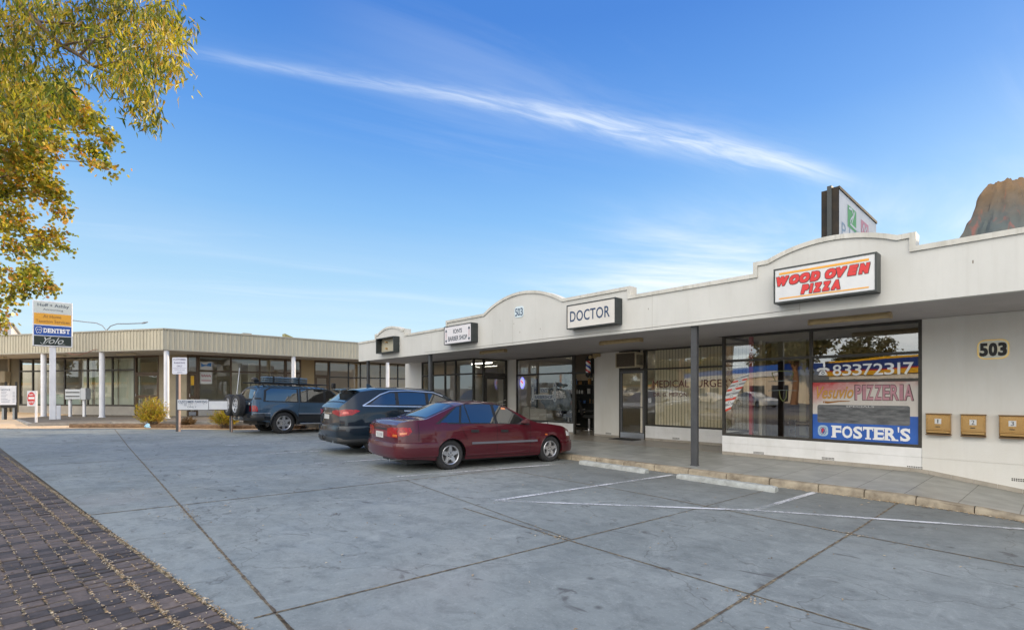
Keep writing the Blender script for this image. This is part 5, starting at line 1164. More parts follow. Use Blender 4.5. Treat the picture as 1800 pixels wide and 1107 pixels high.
text_obj(fS1, [(('At Home', a+.34, c-.38, 4.96, 5.10), dict(w=.007, bold=.012)), (('Taxation Services', a+.1, c-.1, 4.74, 4.88), dict(w=.007, bold=.01))], pm('band_brown', (.28, .13, .03), .5), t)
slabword(fS1, 'DENTIST', a+.35, c-.09, 4.30, 4.50, .007, white_t, t, .035, 'lettering', True, {'I': .5}, .12)
mb = MB(); stroke(mb, fS1, [(a+.10, 4.45), (a+.14, 4.54), (a+.2, 4.52), (a+.26, 4.54), (a+.31, 4.47), (a+.29, 4.38), (a+.26, 4.27), (a+.23, 4.27), (a+.2, 4.33), (a+.17, 4.27), (a+.14, 4.27), (a+.11, 4.38), (a+.10, 4.45)], .016, .007); disc(mb, fS1, a+.17, 4.42, .02, .025, .007, 10); disc(mb, fS1, a+.24, 4.42, .02, .025, .0072, 10); mb.build('tooth_emblem', white_t, t)
mb = MB(); add_text(mb, fS1, 'Yolo', a+.34, c-.30, 3.82, 4.10, .007, bold=-.004, shear=.5); stroke(mb, fS1, [(a+.25, 3.86), (a+.30, 3.80), (a+.42, 3.82), (a+.56, 4.02), (a+.60, 4.12)], .016, .0075); stroke(mb, fS1, [(c-.5, 3.80), (c-.25, 3.81)], .012, .0078); mb.build('script_lettering', pm('script_pale', (.6, .62, .6), .5), t)
# no entry sign, turned side-on
t = thing('no_entry_sign', 'small round red no entry sign turned side on, on a short white post', 'sign', (-27.9, -.88, .42))
mb = MB(); mb.tube([(-27.9, -.83, .42), (-27.9, -.83, 1.70)], .04, 10); mb.build('post', white_paint, t)
fN = frame((-27.95, -.98, 0), (-.48, .877, 0), (.877, .48, 0)); fN = frame((-27.98, -.98, 0), (.10, .995, 0), (.995, -.10, 0))
fN = frame((-28.0, -1.0, 0), Vector((.45, .75, 0)), Vector((.75, -.45, 0)))
fN = frame((-27.93, -.97, 0), Vector((.25, .97, 0)), Vector((.97, -.25, 0)))
mb = MB(); mb.ob(fN, -.13, .13, -.01, .0, 1.08, 1.70); mb.build('backing', white_paint, t)
mb = MB(); disc(mb, fN, 0, 1.39, .12, .26, .003); mb.build('red_disc', red_l, t)
mb = MB(); rect(mb, fN, -.09, .09, 1.36, 1.45, .006); add_text(mb, fN, 'NO', -.06, .06, 1.5, 1.58, .006, bold=.02); add_text(mb, fN, 'ENTRY', -.1, .1, 1.2, 1.28, .006, bold=.02); mb.build('white_bar', white_t, t)
# notice board
t = thing('notice_board', 'white printed notice board on two dark posts near the far left kerb', 'notice board', (-31.6, -1.65, .42)); fNb = frame((-31.9, -2.12, 0), Vector((.30, .95, 0)), Vector((.95, -.30, 0)))
for u in (.06, .42): mb = MB(); mb.ob(fNb, u, u+.07, -.06, .0, .42, 1.9); mb.build('post', pm('post_greyblue', (.30, .33, .34), .5), t)
for u in (.14, .50): mb = MB(); mb.ob(fNb, u, u+.06, -.09, -.02, .42, 2.12); mb.build('post', black, t)
mb = MB(); mb.ob(fNb, .02, .58, .001, .03, .95, 1.2); mb.build('backing_board', black, t)
mb = MB(); mb.ob(fNb, .0, .56, .001, .04, 1.08, 1.94); mb.build('panel', white_paint, t)
mb = MB(); rr = random.Random(4)
add_text(mb, fNb, 'NOTICE', .04, .36, 1.72, 1.80, .044, bold=.02)
for k in range(8): rect(mb, fNb, .05, .05+rr.uniform(.15, .33), 1.66-k*.065, 1.675-k*.065, .044); rect(mb, fNb, .44, .52, 1.66-k*.065, 1.675-k*.065, .044)
mb.build('print', pm('print_blue', (.12, .16, .24), .5), t)
t = thing('letterbox_stand', 'pale grey bank of horizontal letterboxes on two white posts left of the brown door', 'letterbox', (-33.3, .5, .42)); fM = frame((-33.62, .12, 0), (.62, .78, 0), (.78, -.62, 0))
for u in (.08, .76): mb = MB(); mb.ob(fM, u, u+.1, -.08, .02, .42, 1.35); mb.build('post', white_paint, t)
mb = MB(); mb.ob(fM, 0, .74, -.3, .12, 1.30, 1.80); mb.ob(fM, .76, 1.0, -.2, .14, 1.28, 1.86); mb.build('box_bank', pm('box_grey', (.5, .53, .55), .4), t, bevel=.01)
mb = MB()
for z in (1.42, 1.62): mb.ob(fM, .03, .70, .121, .125, z, z+.05)
mb.build('slots', black, t)
# customer parking signs at the planter
p1, p2 = Vector((-22.02, 3.16, 0)), Vector((-20.71+.0, 4.60, 0)); du = (p2-p1).normalized(); fC = frame(p1, du, (du.y, -du.x, 0)); LW = (p2-p1).length
faded = pm('faded_sign_white', (.60, .62, .64), .5, col2=(.52, .55, .6), scale=3)
gp = g(-22, 3.2)
t = thing('parking_sign', 'upright white sign reading CUSTOMER PARKING ONLY on a dark steel post', 'sign', (p1.x, p1.y, gp))
mb = MB(); mb.ob(fC, -.06, .03, -.05, .05, gp, 2.95); mb.build('post', post_grey, t, bevel=.005)
mb = MB(); mb.ob(fC, .035, .07, -.04, .04, gp, 2.9); mb.build('timber_post', pm('pink_timber', (.42, .30, .25), .8), t)
mb = MB(); rrect(mb, fC, -.18, .37, 2.31, 2.93, .055, r=.04, t=.006); mb.build('panel', pm('pale_sign', (.66, .68, .76), .45), t)
mb = MB(); add_text(mb, fC, 'CUSTOMER', -.14, .33, 2.82, 2.885, .063, bold=.025); add_text(mb, fC, 'PARKING', -.11, .30, 2.70, 2.765, .063, bold=.025); add_text(mb, fC, 'ONLY', -.01, .20, 2.58, 2.645, .063, bold=.025); rect(mb, fC, -.15, .34, 2.53, 2.538, .063); add_text(mb, fC, 'TOW AWAY', -.10, .30, 2.45, 2.49, .063); add_text(mb, fC, 'AREA', 0, .2, 2.36, 2.40, .063); mb.build('lettering', pm('sign_purple', (.16, .14, .24), .5), t)
t = thing('parking_board', 'low wide weathered board reading CUSTOMER PARKING ONLY beside the planter', 'sign', (p2.x, p2.y, gp)); 
mb = MB(); mb.ob(fC, LW-.04, LW+.03, -.07, -.01, gp-.02, 1.35); mb.build('post', post_grey, t)
mb = MB(); mb.ob(fC, LW+.035, LW+.06, -.07, -.01, gp-.02, 1.3); mb.build('timber_post', pm('pink_timber', (.42, .30, .25), .8), t)
mb = MB(); mb.ob(fC, .03, 1.17, .051, .08, .99, 1.37); mb.build('panel', faded, t); mb = MB(); mb.ob(fC, 1.19, LW+.15, .051, .078, 1.0, 1.31); mb.build('blank_panel', faded, t)
mb = MB(); mb.ob(fC, .0, LW+.15, .03, .05, .97, 1.36); mb.ob(fC, 1.18, LW+.15, .05, .075, 1.32, 1.37); mb.build('backing_rail', post_grey, t)
mb = MB(); add_text(mb, fC, 'CUSTOMER PARKING', .06, 1.14, 1.245, 1.335, .083, bold=.02); add_text(mb, fC, 'ONLY', .4, .74, 1.06, 1.13, .083, bold=0)
rr = random.Random(8)
for k in range(22): u = .1+rr.random()*1.0; rect(mb, fC, u, u+.008, 1.245-rr.random()*.12, 1.25, .0828)
mb.build('lettering', navy_t, t)
mb = MB(); mb.tube([(-23.3, 2.3, .34), (-23.15, 2.36, .40), (-23.0, 2.33, .34), (-22.8, 2.4, .33)], [.04, .07, .05, .02], 7); o = mb.build('plastic_scrap', pm('light_blue_plastic', (.35, .62, .78), .4), smooth=60); tag(o, 'crumpled light blue plastic scrap on the planter edge', 'rubbish')
# ---------------------------------------------------------------- foliage
def leaf_mat(name, cols, transl=.5):
    m = bpy.data.materials.new(name); m.use_nodes = True; nt = m.node_tree; nt.nodes.clear(); N = nt.nodes.new; L = nt.links.new
    at = N('ShaderNodeAttribute'); at.attribute_name = 'tone'; r = N('ShaderNodeValToRGB'); L(at.outputs['Fac'], r.inputs[0]); r.color_ramp.elements[0].color = cols[0]+(1,); r.color_ramp.elements[1].color = cols[-1]+(1,)
    for i, c in enumerate(cols[1:-1]): e = r.color_ramp.elements.new((i+1)/(len(cols)-1)); e.color = c+(1,)
    d = N('ShaderNodeBsdfDiffuse'); tr = N('ShaderNodeBsdfTranslucent'); gl = N('ShaderNodeBsdfGlossy'); gl.inputs['Roughness'].default_value = .35; L(r.outputs[0], d.inputs[0])
    mxc = N('ShaderNodeMix'); mxc.data_type = 'RGBA'; mxc.blend_type = 'MULTIPLY'; mxc.inputs[0].default_value = 1; L(r.outputs[0], mxc.inputs[6]); mxc.inputs[7].default_value = (1.7, 1.6, .7, 1); L(mxc.outputs[2], tr.inputs[0])
    m1 = N('ShaderNodeMixShader'); m1.inputs[0].default_value = transl; L(d.outputs[0], m1.inputs[1]); L(tr.outputs[0], m1.inputs[2]); m2 = N('ShaderNodeMixShader'); m2.inputs[0].default_value = .03; L(m1.outputs[0], m2.inputs[1]); L(gl.outputs[0], m2.inputs[2])
    o = N('ShaderNodeOutputMaterial'); L(m2.outputs[0], o.inputs[0]); return m
def leaves(name, blobs, dens, mat, parent, ln, wd, droop, seed, twig=True, clump=.3, broad=False, shell=.35):
    rnd = random.Random(seed); V, Fc, T = [], [], []
    for (bx, by, bz, br) in blobs:
        nc = max(3, int(dens*br*br*(1 if br > .15 else 1.5)))
        for _ in range(nc):
            d = Vector((rnd.gauss(0, 1), rnd.gauss(0, 1), rnd.gauss(0, 1))).normalized()*br*(shell+(1.06-shell)*rnd.random()**.6)
            c = Vector((bx, by, bz))+d; tone0 = min(1, max(0, .48+.35*mn.noise(c*2.6)+.75*(rnd.random()-.5)+.08)); k = rnd.randint(5, 9)
            tw = Vector((rnd.gauss(0, .5), rnd.gauss(0, .5), -droop+rnd.gauss(0, .4))).normalized()
            for j in range(k):
                p = c+tw*(j*clump*.12)+Vector((rnd.gauss(0, 1), rnd.gauss(0, 1), rnd.gauss(0, 1)))*clump*.16
                L_ = rnd.uniform(*ln); w_ = rnd.uniform(*wd)
                ax = Vector((rnd.gauss(0, .55), rnd.gauss(0, .55), -droop*1.3+rnd.gauss(0, .5))).normalized(); sd_ = ax.cross(Vector((rnd.gauss(0, 1), rnd.gauss(0, 1), rnd.gauss(0, 1)))).normalized(); nn = ax.cross(sd_)
                i0 = len(V); cv = nn*L_*rnd.uniform(-.12, .12)
                if broad: pts = [p, p+ax*L_*.25+sd_*w_*.5, p+ax*L_*.55+sd_*w_*.28, p+ax*L_*.62+sd_*w_*.55, p+ax*L_+cv, p+ax*L_*.62-sd_*w_*.55, p+ax*L_*.55-sd_*w_*.28, p+ax*L_*.25-sd_*w_*.5]; V += pts; Fc.append(tuple(range(i0, i0+8)))
                else: pts = [p, p+ax*L_*.35+sd_*w_*.5+cv, p+ax*L_, p+ax*L_*.35-sd_*w_*.5+cv]; V += pts; Fc.append((i0, i0+1, i0+2, i0+3))
                tn = min(1, max(0, tone0*.65+rnd.random()*.45-.05)); T += [tn]*len(pts)
    me = bpy.data.meshes.new(name); me.from_pydata([tuple(v) for v in V], [], Fc); at = me.attributes.new('tone', 'FLOAT', 'POINT'); at.data.foreach_set('value', T); me.materials.append(mat)
    o = bpy.data.objects.new(name, me); COL.objects.link(o)
    if parent is not None: o.parent = parent; me.transform(Matrix.Translation(-parent.location))
    return o
bark = pm('bark', (.20, .14, .10), .9, col2=(.10, .07, .05), scale=6, bump=.8, bscale=20, stretch=(3, 3, .5))
gum_cols = [(.018, .035, .006), (.05, .09, .012), (.16, .21, .02), (.09, .09, .03), (.46, .42, .04), (.36, .20, .04), (.62, .56, .14)]
map_cols = [(.025, .045, .01), (.09, .14, .02), (.30, .34, .05), (.14, .13, .04), (.52, .46, .06), (.46, .19, .06), (.62, .55, .22)]
GUM = [(-9.4, -0.52, 6.71, 0.38), (-10.66, -0.21, 7.68, 0.4), (-10.89, -0.66, 6.87, 0.44), (-9.46, -0.3, 6.15, 0.33), (-10.17, -0.5, 6.08, 0.33), (-9.72, -0.12, 6.75, 0.2), (-9.71, 0.37, 7.3, 0.36), (-9.64, 0.77, 7.56, 0.42), (-7.94, 0.99, 6.58, 0.26), (-7.74, 1.06, 6.17, 0.19), (-9.62, 0.91, 7.04, 0.33), (-9.09, 0.53, 6.67, 0.25), (-9.3, 1.09, 6.68, 0.22), (-8.05, 0.65, 5.73, 0.22), (-8.84, 0.84, 5.8, 0.19), (-9.29, 1.0, 5.82, 0.12), (-8.73, 0.45, 6.01, 0.15), (-10.45, 0.26, 6.87, 0.12), (-10.3, 0.32, 7.29, 0.24), (-7.69, 1.12, 5.9, 0.1), (-8.75, -0.07, 5.61, 0.21), (-9.76, 0.05, 7.21, 0.2), (-9.98, 0.76, 6.93, 0.19), (-8.31, 1.27, 6.73, 0.06), (-8.33, 0.86, 5.76, 0.15), (-10.16, -0.68, 5.68, 0.28), (-9.01, -0.34, 5.32, 0.17), (-8.58, 0.59, 6.23, 0.2), (-8.55, 1.14, 7.08, 0.23)]
MAP = [(-15.78, -0.69, 8.07, 0.58), (-15.25, -0.12, 8.2, 0.45), (-13.91, -0.77, 6.57, 0.52), (-13.52, -0.27, 6.7, 0.4), (-14.57, 0.36, 7.84, 0.36), (-14.03, 0.72, 7.3, 0.22), (-14.22, 0.35, 6.92, 0.26), (-13.21, 0.61, 6.35, 0.16), (-14.83, -0.47, 6.4, 0.45), (-15.25, -0.93, 6.16, 0.49), (-14.51, -0.18, 5.95, 0.27), (-13.47, -0.03, 5.3, 0.12), (-14.72, -0.77, 5.38, 0.26), (-13.9, 0.05, 7.85, 0.26), (-15.13, -0.53, 5.11, 0.17), (-15.43, -0.21, 5.28, 0.25), (-15.16, -0.02, 4.97, 0.1), (-15.02, -0.83, 4.77, 0.2), (-14.39, -0.37, 4.73, 0.15), (-14.47, -0.88, 5.05, 0.2), (-14.0, -0.95, 4.02, 0.20), (-13.66, -0.56, 3.99, 0.2), (-14.37, -0.3, 3.92, 0.15), (-14.43, -0.71, 3.79, 0.24), (-14.77, -0.94, 3.51, 0.17), (-15.47, -0.49, 4.43, 0.15), (-14.39, -0.18, 3.82, 0.06), (-15.2, -1.0, 3.15, 0.12), (-15.0, -1.1, 3.3, 0.08), (-13.06, 0.81, 6.25, 0.06)]
def crown_extra(cx, cy, cz, R, n, seed, r=(.5, .9), cond=lambda p: True):
    rnd = random.Random(seed); o = []
    while len(o) < n:
        d = Vector((rnd.gauss(0, 1), rnd.gauss(0, 1), rnd.gauss(0, .7))).normalized()*R*(.45+.55*rnd.random()); p = (cx+d.x, cy+d.y, cz+d.z)
        if cond(p): o.append(p+(rnd.uniform(*r),))
    return o
FW = Vector((-math.sin(R_(47.8)), math.cos(R_(47.8)))); RT = Vector((math.cos(R_(47.8)), math.sin(R_(47.8))))
def offframe(p, m=.5):      # beyond the left or upper limit of what the street view shows
    v = Vector(p[:2]); d = v.dot(FW); l = v.dot(RT)
    return l < -1.036*d-m*1.2 or (p[2]-1.6) > .795*d+m*1.2
t = thing('gum_tree', 'eucalyptus with long hanging leaves and a thin dark limb at top left', 'tree', (-12.6, -4.2, .3), 'trees at the left edge')
mb = MB(); mb.tube([(-12.6, -4.2, .2), (-12.5, -4.0, 2), (-12.2, -3.5, 4.2), (-11.8, -2.8, 6), (-11.6, -2.2, 8), (-11.3, -1.6, 10)], [.30, .25, .21, .16, .11, .05], 12); mb.build('trunk', bark, t, smooth=60)
mb = MB()
LIMB = [(-12.0, -3.1, 5.4), (-11.3, -1.9, 7.4), (-10.68, -1.06, 7.82), (-10.23, -0.56, 7.37), (-9.98, -0.29, 7.01), (-9.74, -0.02, 6.66), (-9.56, 0.17, 6.51), (-9.42, 0.33, 6.35), (-9.17, 0.6, 6.21), (-9.03, 0.75, 6.18)]
mb.tube(LIMB, [.12, .08, .05, .042, .036, .03, .025, .02, .014, .006], 7)
for i, e in ((4, (-9.3, .5, 6.75)), (5, (-9.0, .55, 6.5)), (3, (-9.3, .3, 7.3)), (6, (-8.9, .5, 6.6)), (4, (-9.7, .1, 6.2)), (3, (-9.6, .6, 7.6)), (7, (-8.4, .8, 6.0)), (2, (-10.6, -.3, 7.9))):
    a = Vector(LIMB[i]); e = Vector(e); mb.tube([a, a+(e-a)*.5+Vector((.05, 0, .08)), e], [.018, .011, .004], 5)
for k in range(10):
    a = Vector((-11.9, -2.9, 5.8+k*.35)); e = Vector(crown_extra(-11.5, -2.5, 8, 2.6, 1, k+40)[0][:3]); mb.tube([a, (a+e)/2+Vector((0, 0, .3)), e], [.06, .035, .01], 5)
mb.build('branches', bark, t, smooth=60)
GX = crown_extra(-11.8, -2.9, 8.0, 3.4, 26, 5, cond=lambda p: offframe(p, .7))
leaves('crown', GUM, 600, leaf_mat('gum_leaf', gum_cols), t, (.09, .17), (.020, .034), .85, 21, clump=.32, shell=.2)
leaves('outer_crown', GX, 60, MATS.get('gum_leaf') or bpy.data.materials['gum_leaf'], t, (.13, .2), (.03, .05), .8, 22, clump=.4)
t = thing('street_tree', 'broad leaved tree with golden green leaves reaching down beside the tall tenant sign', 'tree', (-17.6, -4.4, .3), 'trees at the left edge')
mb = MB(); mb.tube([(-17.6, -4.4, .2), (-17.5, -4.2, 2), (-17.2, -3.8, 4), (-16.9, -3.3, 6), (-16.6, -2.8, 8)], [.26, .22, .18, .13, .06], 12); mb.build('trunk', bark, t, smooth=60)
mb = MB()
for bl in MAP:
    if bl[3] > .15: a = Vector((-17.0, -3.5, max(3.0, bl[2]-1.2))); e = Vector(bl[:3]); q_ = Vector((random.uniform(-.2, .2), random.uniform(-.2, .2), random.uniform(.1, .5))); mb.tube([a, a+(e-a)*.3+q_, a+(e-a)*.6+q_*.4, a+(e-a)*.8+q_*.7, e], [.045, .026, .016, .009, .003], 5)
mb.build('branches', bark, t, smooth=60)
MX = crown_extra(-17.0, -3.5, 6.6, 2.9, 26, 8, cond=lambda p: offframe(p, .8))
leaves('crown', MAP, 620, leaf_mat('street_leaf', map_cols), t, (.06, .10), (.05, .09), .45, 31, clump=.28, broad=True, shell=.25)
leaves('outer_crown', MX, 45, bpy.data.materials['street_leaf'], t, (.1, .16), (.1, .15), .45, 32, clump=.4, broad=True)
# planter shrubs
nand = leaf_mat('shrub_leaf', [(.10, .12, .02), (.30, .28, .03), (.42, .36, .05), (.40, .20, .05), (.22, .24, .04)], .4)
def shrub(x, y, h, r, n, seed, label, mat=None, dead=False):
    z0 = g(x, y)+.1; t = thing('shrub', label, 'shrub', (x, y, z0), 'shrubs in the sandy planter'); rnd = random.Random(seed); V, Fc, T = [], [], []; stems = MB()
    for _ in range(n):
        a = rnd.random()*6.283; lean = rnd.random()**.7*r; hh = h*(1-.35*(lean/r)**2)*rnd.uniform(.45, 1.2); top = Vector((x+math.cos(a)*lean, y+math.sin(a)*lean, z0+hh)); b0 = Vector((x+math.cos(a)*lean*.2, y+math.sin(a)*lean*.2, z0-.03))
        if rnd.random() < .25: stems.tube([b0, (b0+top)/2+Vector((0, 0, hh*.12)), top], [.008, .006, .003], 4)
        tone = rnd.random()
        for j in range(9):
            f = .3+.7*rnd.random(); p = b0+(top-b0)*f+Vector((0, 0, hh*.2*f*(1-f))); ax = ((top-b0).normalized()*.6+Vector((rnd.gauss(0, .6), rnd.gauss(0, .6), rnd.gauss(.1, .4)))).normalized(); s = ax.cross(Vector((rnd.gauss(0, 1), rnd.gauss(0, 1), rnd.gauss(0, 1)))).normalized(); L_ = rnd.uniform(.08, .18); w_ = L_*.15; i0 = len(V)
            V += [p, p+ax*L_*.4+s*w_*.5, p+ax*L_, p+ax*L_*.4-s*w_*.5]; Fc.append((i0, i0+1, i0+2, i0+3)); T += [min(1, max(0, tone*.6+rnd.random()*.4))]*4
    me = bpy.data.meshes.new('foliage'); me.from_pydata([tuple(v-Vector(t.location)) for v in V], [], Fc); at = me.attributes.new('tone', 'FLOAT', 'POINT'); at.data.foreach_set('value', T); me.materials.append(mat or nand); o = bpy.data.objects.new('foliage', me); COL.objects.link(o); o.parent = t
    stems.build('stems', bark, t)
shrub(-24.30, 2.6, 1.0, .62, 420, 1, 'wispy golden green shrub left of the parking sign, largest in the planter')
shrub(-22.49+.1, 4.8, .72, .62, 360, 2, 'yellow green shrub behind the low parking board')
shrub(-23.7, 3.75, .28, .27, 120, 3, 'low brown tuft between the two golden shrubs', leaf_mat('dry_leaf', [(.09, .06, .03), (.16, .10, .05), (.22, .14, .07)], .2))
# ---------------------------------------------------------------- cars (local frame: x forward from the rear bumper, y left, z up)
def paint(name, col, flake=.35, coat=1.0):
    m = pm(name, col, .45, flake, coat=coat, col2=tuple(c*.85 for c in col), scale=1.5, spec=.25); return m
glass_car = glass('car_glass', (.28, .32, .33), .16)
car_in = pm('car_interior', (.045, .045, .045), .8)
tyre_m = rubber; trim_m = pm('black_trim', (.016, .017, .018), .45); lens_red = pm('tail_lens_red', (.42, .002, .004), .3, coat=1, spec=.1, col2=(.16, .002, .003), scale=30); lens_amb = pm('tail_lens_amber', (.55, .13, .02), .15, coat=1); lens_clear = pm('lens_clear', (.62, .64, .66), .08, coat=1); plate_m = pm('plate_white', (.68, .69, .66), .4, col2=(.5, .51, .5), scale=20)
seam_m = pm('panel_gap', (.004, .004, .004), .9)
def interp(P, x):
    if x <= P[0][0]: return P[0][1]
    for a, b_ in zip(P, P[1:]):
        if x <= b_[0]: return a[1]+(b_[1]-a[1])*(x-a[0])/max(1e-9, b_[0]-a[0])
    return P[-1][1]
def smoothf(P, win):
    def f(x):
        return sum(interp(P, x+win*(k/6-.5))*w for k, w in enumerate((1, 2, 3, 4, 3, 2, 1)))/16
    return f
class Car:
    def __init__(s, L, top, belt, plan, sill, bottom, xr, xf, R, rw, tumble, bulge=.06, fs=None, topwin=.12, flare=0):
        s.L, s.sill, s.xr, s.xf, s.R, s.rw, s.tum, s.bulge, s.flare = L, sill, xr, xf, R, rw, tumble, bulge, flare
        s.top = smoothf(top, topwin); s.belt = smoothf(belt, .3); s.W = smoothf(plan, .12); s.bot = smoothf(bottom, .1)
        s.fs = fs or [(0, .93), (.12, .965), (.35, 1.0), (.6, .995), (.85, .97), (1, .935)]
    def wl(s, x, z):      # half width of the side surface
        b = s.belt(x)
        if z <= b:
            t = max(0, (z-s.sill)/(b-s.sill)); w = s.W(x)*interp(s.fs, t)
            for xc in (s.xr, s.xf):      # soft flare round each wheel
                d = math.hypot(x-xc, z-s.rw); 
                if d < s.R*1.5: w += s.flare*max(0, 1-(d-s.R)/(s.R*.5)) if d > s.R else s.flare
            return w
        return s.W(x)*s.fs[-1][1]-s.tum*(z-b)-.25*max(0, z-b-.38)**2
    def edge(s, x): b = s.belt(x); t = s.top(x); return b+(t-b)*.86 if t > b else t
    def zb(s, x):
        z = s.bot(x)
        for xc in (s.xr, s.xf):
            if abs(x-xc) < s.R: z = max(z, s.rw+math.sqrt(max(0, s.R**2-(x-xc)**2)))
        return z
    def topz(s, x, v):    # v = y / edge half width
        e, t = s.edge(x), s.top(x); return e+(t-e)*(1-abs(v)**2.6)
    def shell(s):
        mb = MB(); xs = set(round(v, 4) for v in lin(0, s.L, 90))
        for xc in (s.xr, s.xf):
            for k in range(25): xs.add(round(xc-s.R*math.cos(math.pi*k/24), 4))
            xs.add(round(xc-s.R-.002, 4)); xs.add(round(xc+s.R+.002, 4))
        xs = sorted(xs); rows = []
        for x in xs:
            zb, b, e = s.zb(x), s.belt(x), s.edge(x); b = min(b, s.top(x)-.002); row = []
            for k in range(13): z = zb+(b-zb)*k/12; row.append((x, s.wl(x, z), z))
            for k in range(1, 6): z = b+(e-b)*k/5; row.append((x, s.wl(x, max(z, b)), z))
            ye = s.wl(x, e)
            for k in range(1, 11): v = 1-k/10; row.append((x, ye*v, s.topz(x, v)))
            row += [(a, -c, d) for a, c, d in reversed(row[:-1])]
            rows.append(row)
        mb.grid(rows)
        for x, sg in ((0, -1), (s.L, 1)):       # bulging end caps
            row = rows[0] if sg < 0 else rows[-1]; n = len(row); h = n//2; cap = []
            for i in range(h+1):
                a, c = Vector(row[i]), Vector(row[n-1-i]); cap.append([Vector((x+sg*s.bulge*(1-abs(2*k/16-1)**2.2)*min(1, 4*(i/h)+.4 if False else 1)*(1 if i < h else 1)*math.sin(min(1, (h-i)/5)*math.pi/2), a.y+(c.y-a.y)*k/16, a.z+(c.z-a.z)*k/16)) for k in range(17)])
            mb.grid(cap)
        return mb
    def capx(s, y, z, rear=True):
        W = max(.1, s.wl(0 if rear else s.L, z)); return s.bulge*(1-min(1, abs(y)/W)**2.2)
    def side(s, poly, off=.004, sgn=-1, cuts=3, mb=None, th=0):
        mb = mb or MB(); b2 = bmesh.new(); vs = [b2.verts.new((x, 0, z)) for x, z in poly]; b2.faces.new(vs); bmesh.ops.triangulate(b2, faces=b2.faces)
        if cuts: bmesh.ops.subdivide_edges(b2, edges=b2.edges, cuts=cuts, use_grid_fill=True)
        mp = {}
        for v in b2.verts: mp[v] = mb.bm.verts.new((v.co.x, sgn*(s.wl(v.co.x, v.co.z)+off), v.co.z))
        for f in b2.faces: q = mb.bm.faces.new([mp[v] for v in f.verts]); q.material_index = mb.mi; q.smooth = True
        b2.free(); return mb
    def sline(s, pts, wd, off=.0025, sgn=-1, mb=None, th=0):
        mb = mb or MB(); P = []
        for (a, b_), (c, d_) in zip(pts, pts[1:]):
            n = max(1, int(math.hypot(c-a, d_-b_)/.06))
            P += [(a+(c-a)*k/n, b_+(d_-b_)*k/n) for k in range(n)]
        P.append(pts[-1]); rows = []
        for i, (x, z) in enumerate(P):
            p0, p1 = P[max(0, i-1)], P[min(len(P)-1, i+1)]; t = Vector((p1[0]-p0[0], p1[1]-p0[1])).normalized(); n = Vector((-t.y, t.x))*wd/2
            a, c = (x+n.x, z+n.y), (x-n.x, z-n.y)
            if th: rows.append([(a[0], sgn*(s.wl(*a)-.002), a[1]), (a[0], sgn*(s.wl(*a)+th), a[1]), (c[0], sgn*(s.wl(*c)+th), c[1]), (c[0], sgn*(s.wl(*c)-.002), c[1])])
            else: rows.append([(a[0], sgn*(s.wl(*a)+off), a[1]), (c[0], sgn*(s.wl(*c)+off), c[1])])
        mb.grid(rows); return mb
    def deck(s, x0, x1, f0, f1, off=.005, n=14, mb=None, vlim=None):      # patch on the top surface (screens)
        mb = mb or MB(); rows = []
        for i in range(n+1):
            x = x0+(x1-x0)*i/n; f = f0+(f1-f0)*i/n; e = .01; sl = (s.top(x+e)-s.top(x-e))/(2*e); nv = Vector((-sl, 0, 1)).normalized(); ye = s.wl(x, s.edge(x))
            rows.append([(x+nv.x*off, ye*f*(2*k/12-1), s.topz(x, f*(2*k/12-1))+nv.z*off) for k in range(13)])
        mb.grid(rows); return mb
    def rear(s, poly, off=.004, mb=None, cuts=3, rear=True):
        mb = mb or MB(); b2 = bmesh.new(); b2.faces.new([b2.verts.new((0, y, z)) for y, z in poly]); bmesh.ops.triangulate(b2, faces=b2.faces)
        if cuts: bmesh.ops.subdivide_edges(b2, edges=b2.edges, cuts=cuts, use_grid_fill=True)
        mp = {}
        for v in b2.verts:
            x = -(s.capx(v.co.y, v.co.z)+off) if rear else s.L+s.capx(v.co.y, v.co.z, False)+off; mp[v] = mb.bm.verts.new((x, v.co.y, v.co.z))
        for f in b2.faces: q = mb.bm.faces.new([mp[v] for v in f.verts]); q.smooth = True
        b2.free(); return mb
    def bumper(s, zlo, zhi, out, xin, rear=True, inn=.0):
        mb = MB(); rows = []; n = 40; zm = (zlo+zhi)/2
        for i in range(n+1):
            u = 2*i/n-1; W = s.W(0 if rear else s.L)*.97; 
            a = abs(u)
            if a > .72: q = (a-.72)/.28; xx = xin*q+.06*(1-q)*0; y = s.wl(xx if rear else s.L-xx, zm); nx, ny = 0, 1
            else: q = a/.72; y = W*(1-(1-q)**1.0) if False else W*q; xx = -s.bulge*(1-q**2.4); y = min(y, W); nx, ny = 1, 0
            ang = min(1, max(0, (a-.60)/.2)); nx, ny = math.cos(ang*math.pi/2), math.sin(ang*math.pi/2); sg = 1 if u >= 0 else -1; row = []
            for o, z in ((-.02, zlo-.005), (out*.55, zlo+.01), (out, zlo+(zhi-zlo)*.25), (out, zlo+(zhi-zlo)*.75), (out*.75, zhi-.015), (-.03, zhi)):
                X = xx-nx*o; Y = sg*(y+ny*o); row.append((X if rear else s.L-X, Y, z))
            rows.append(row)
        mb.grid(rows); return mb
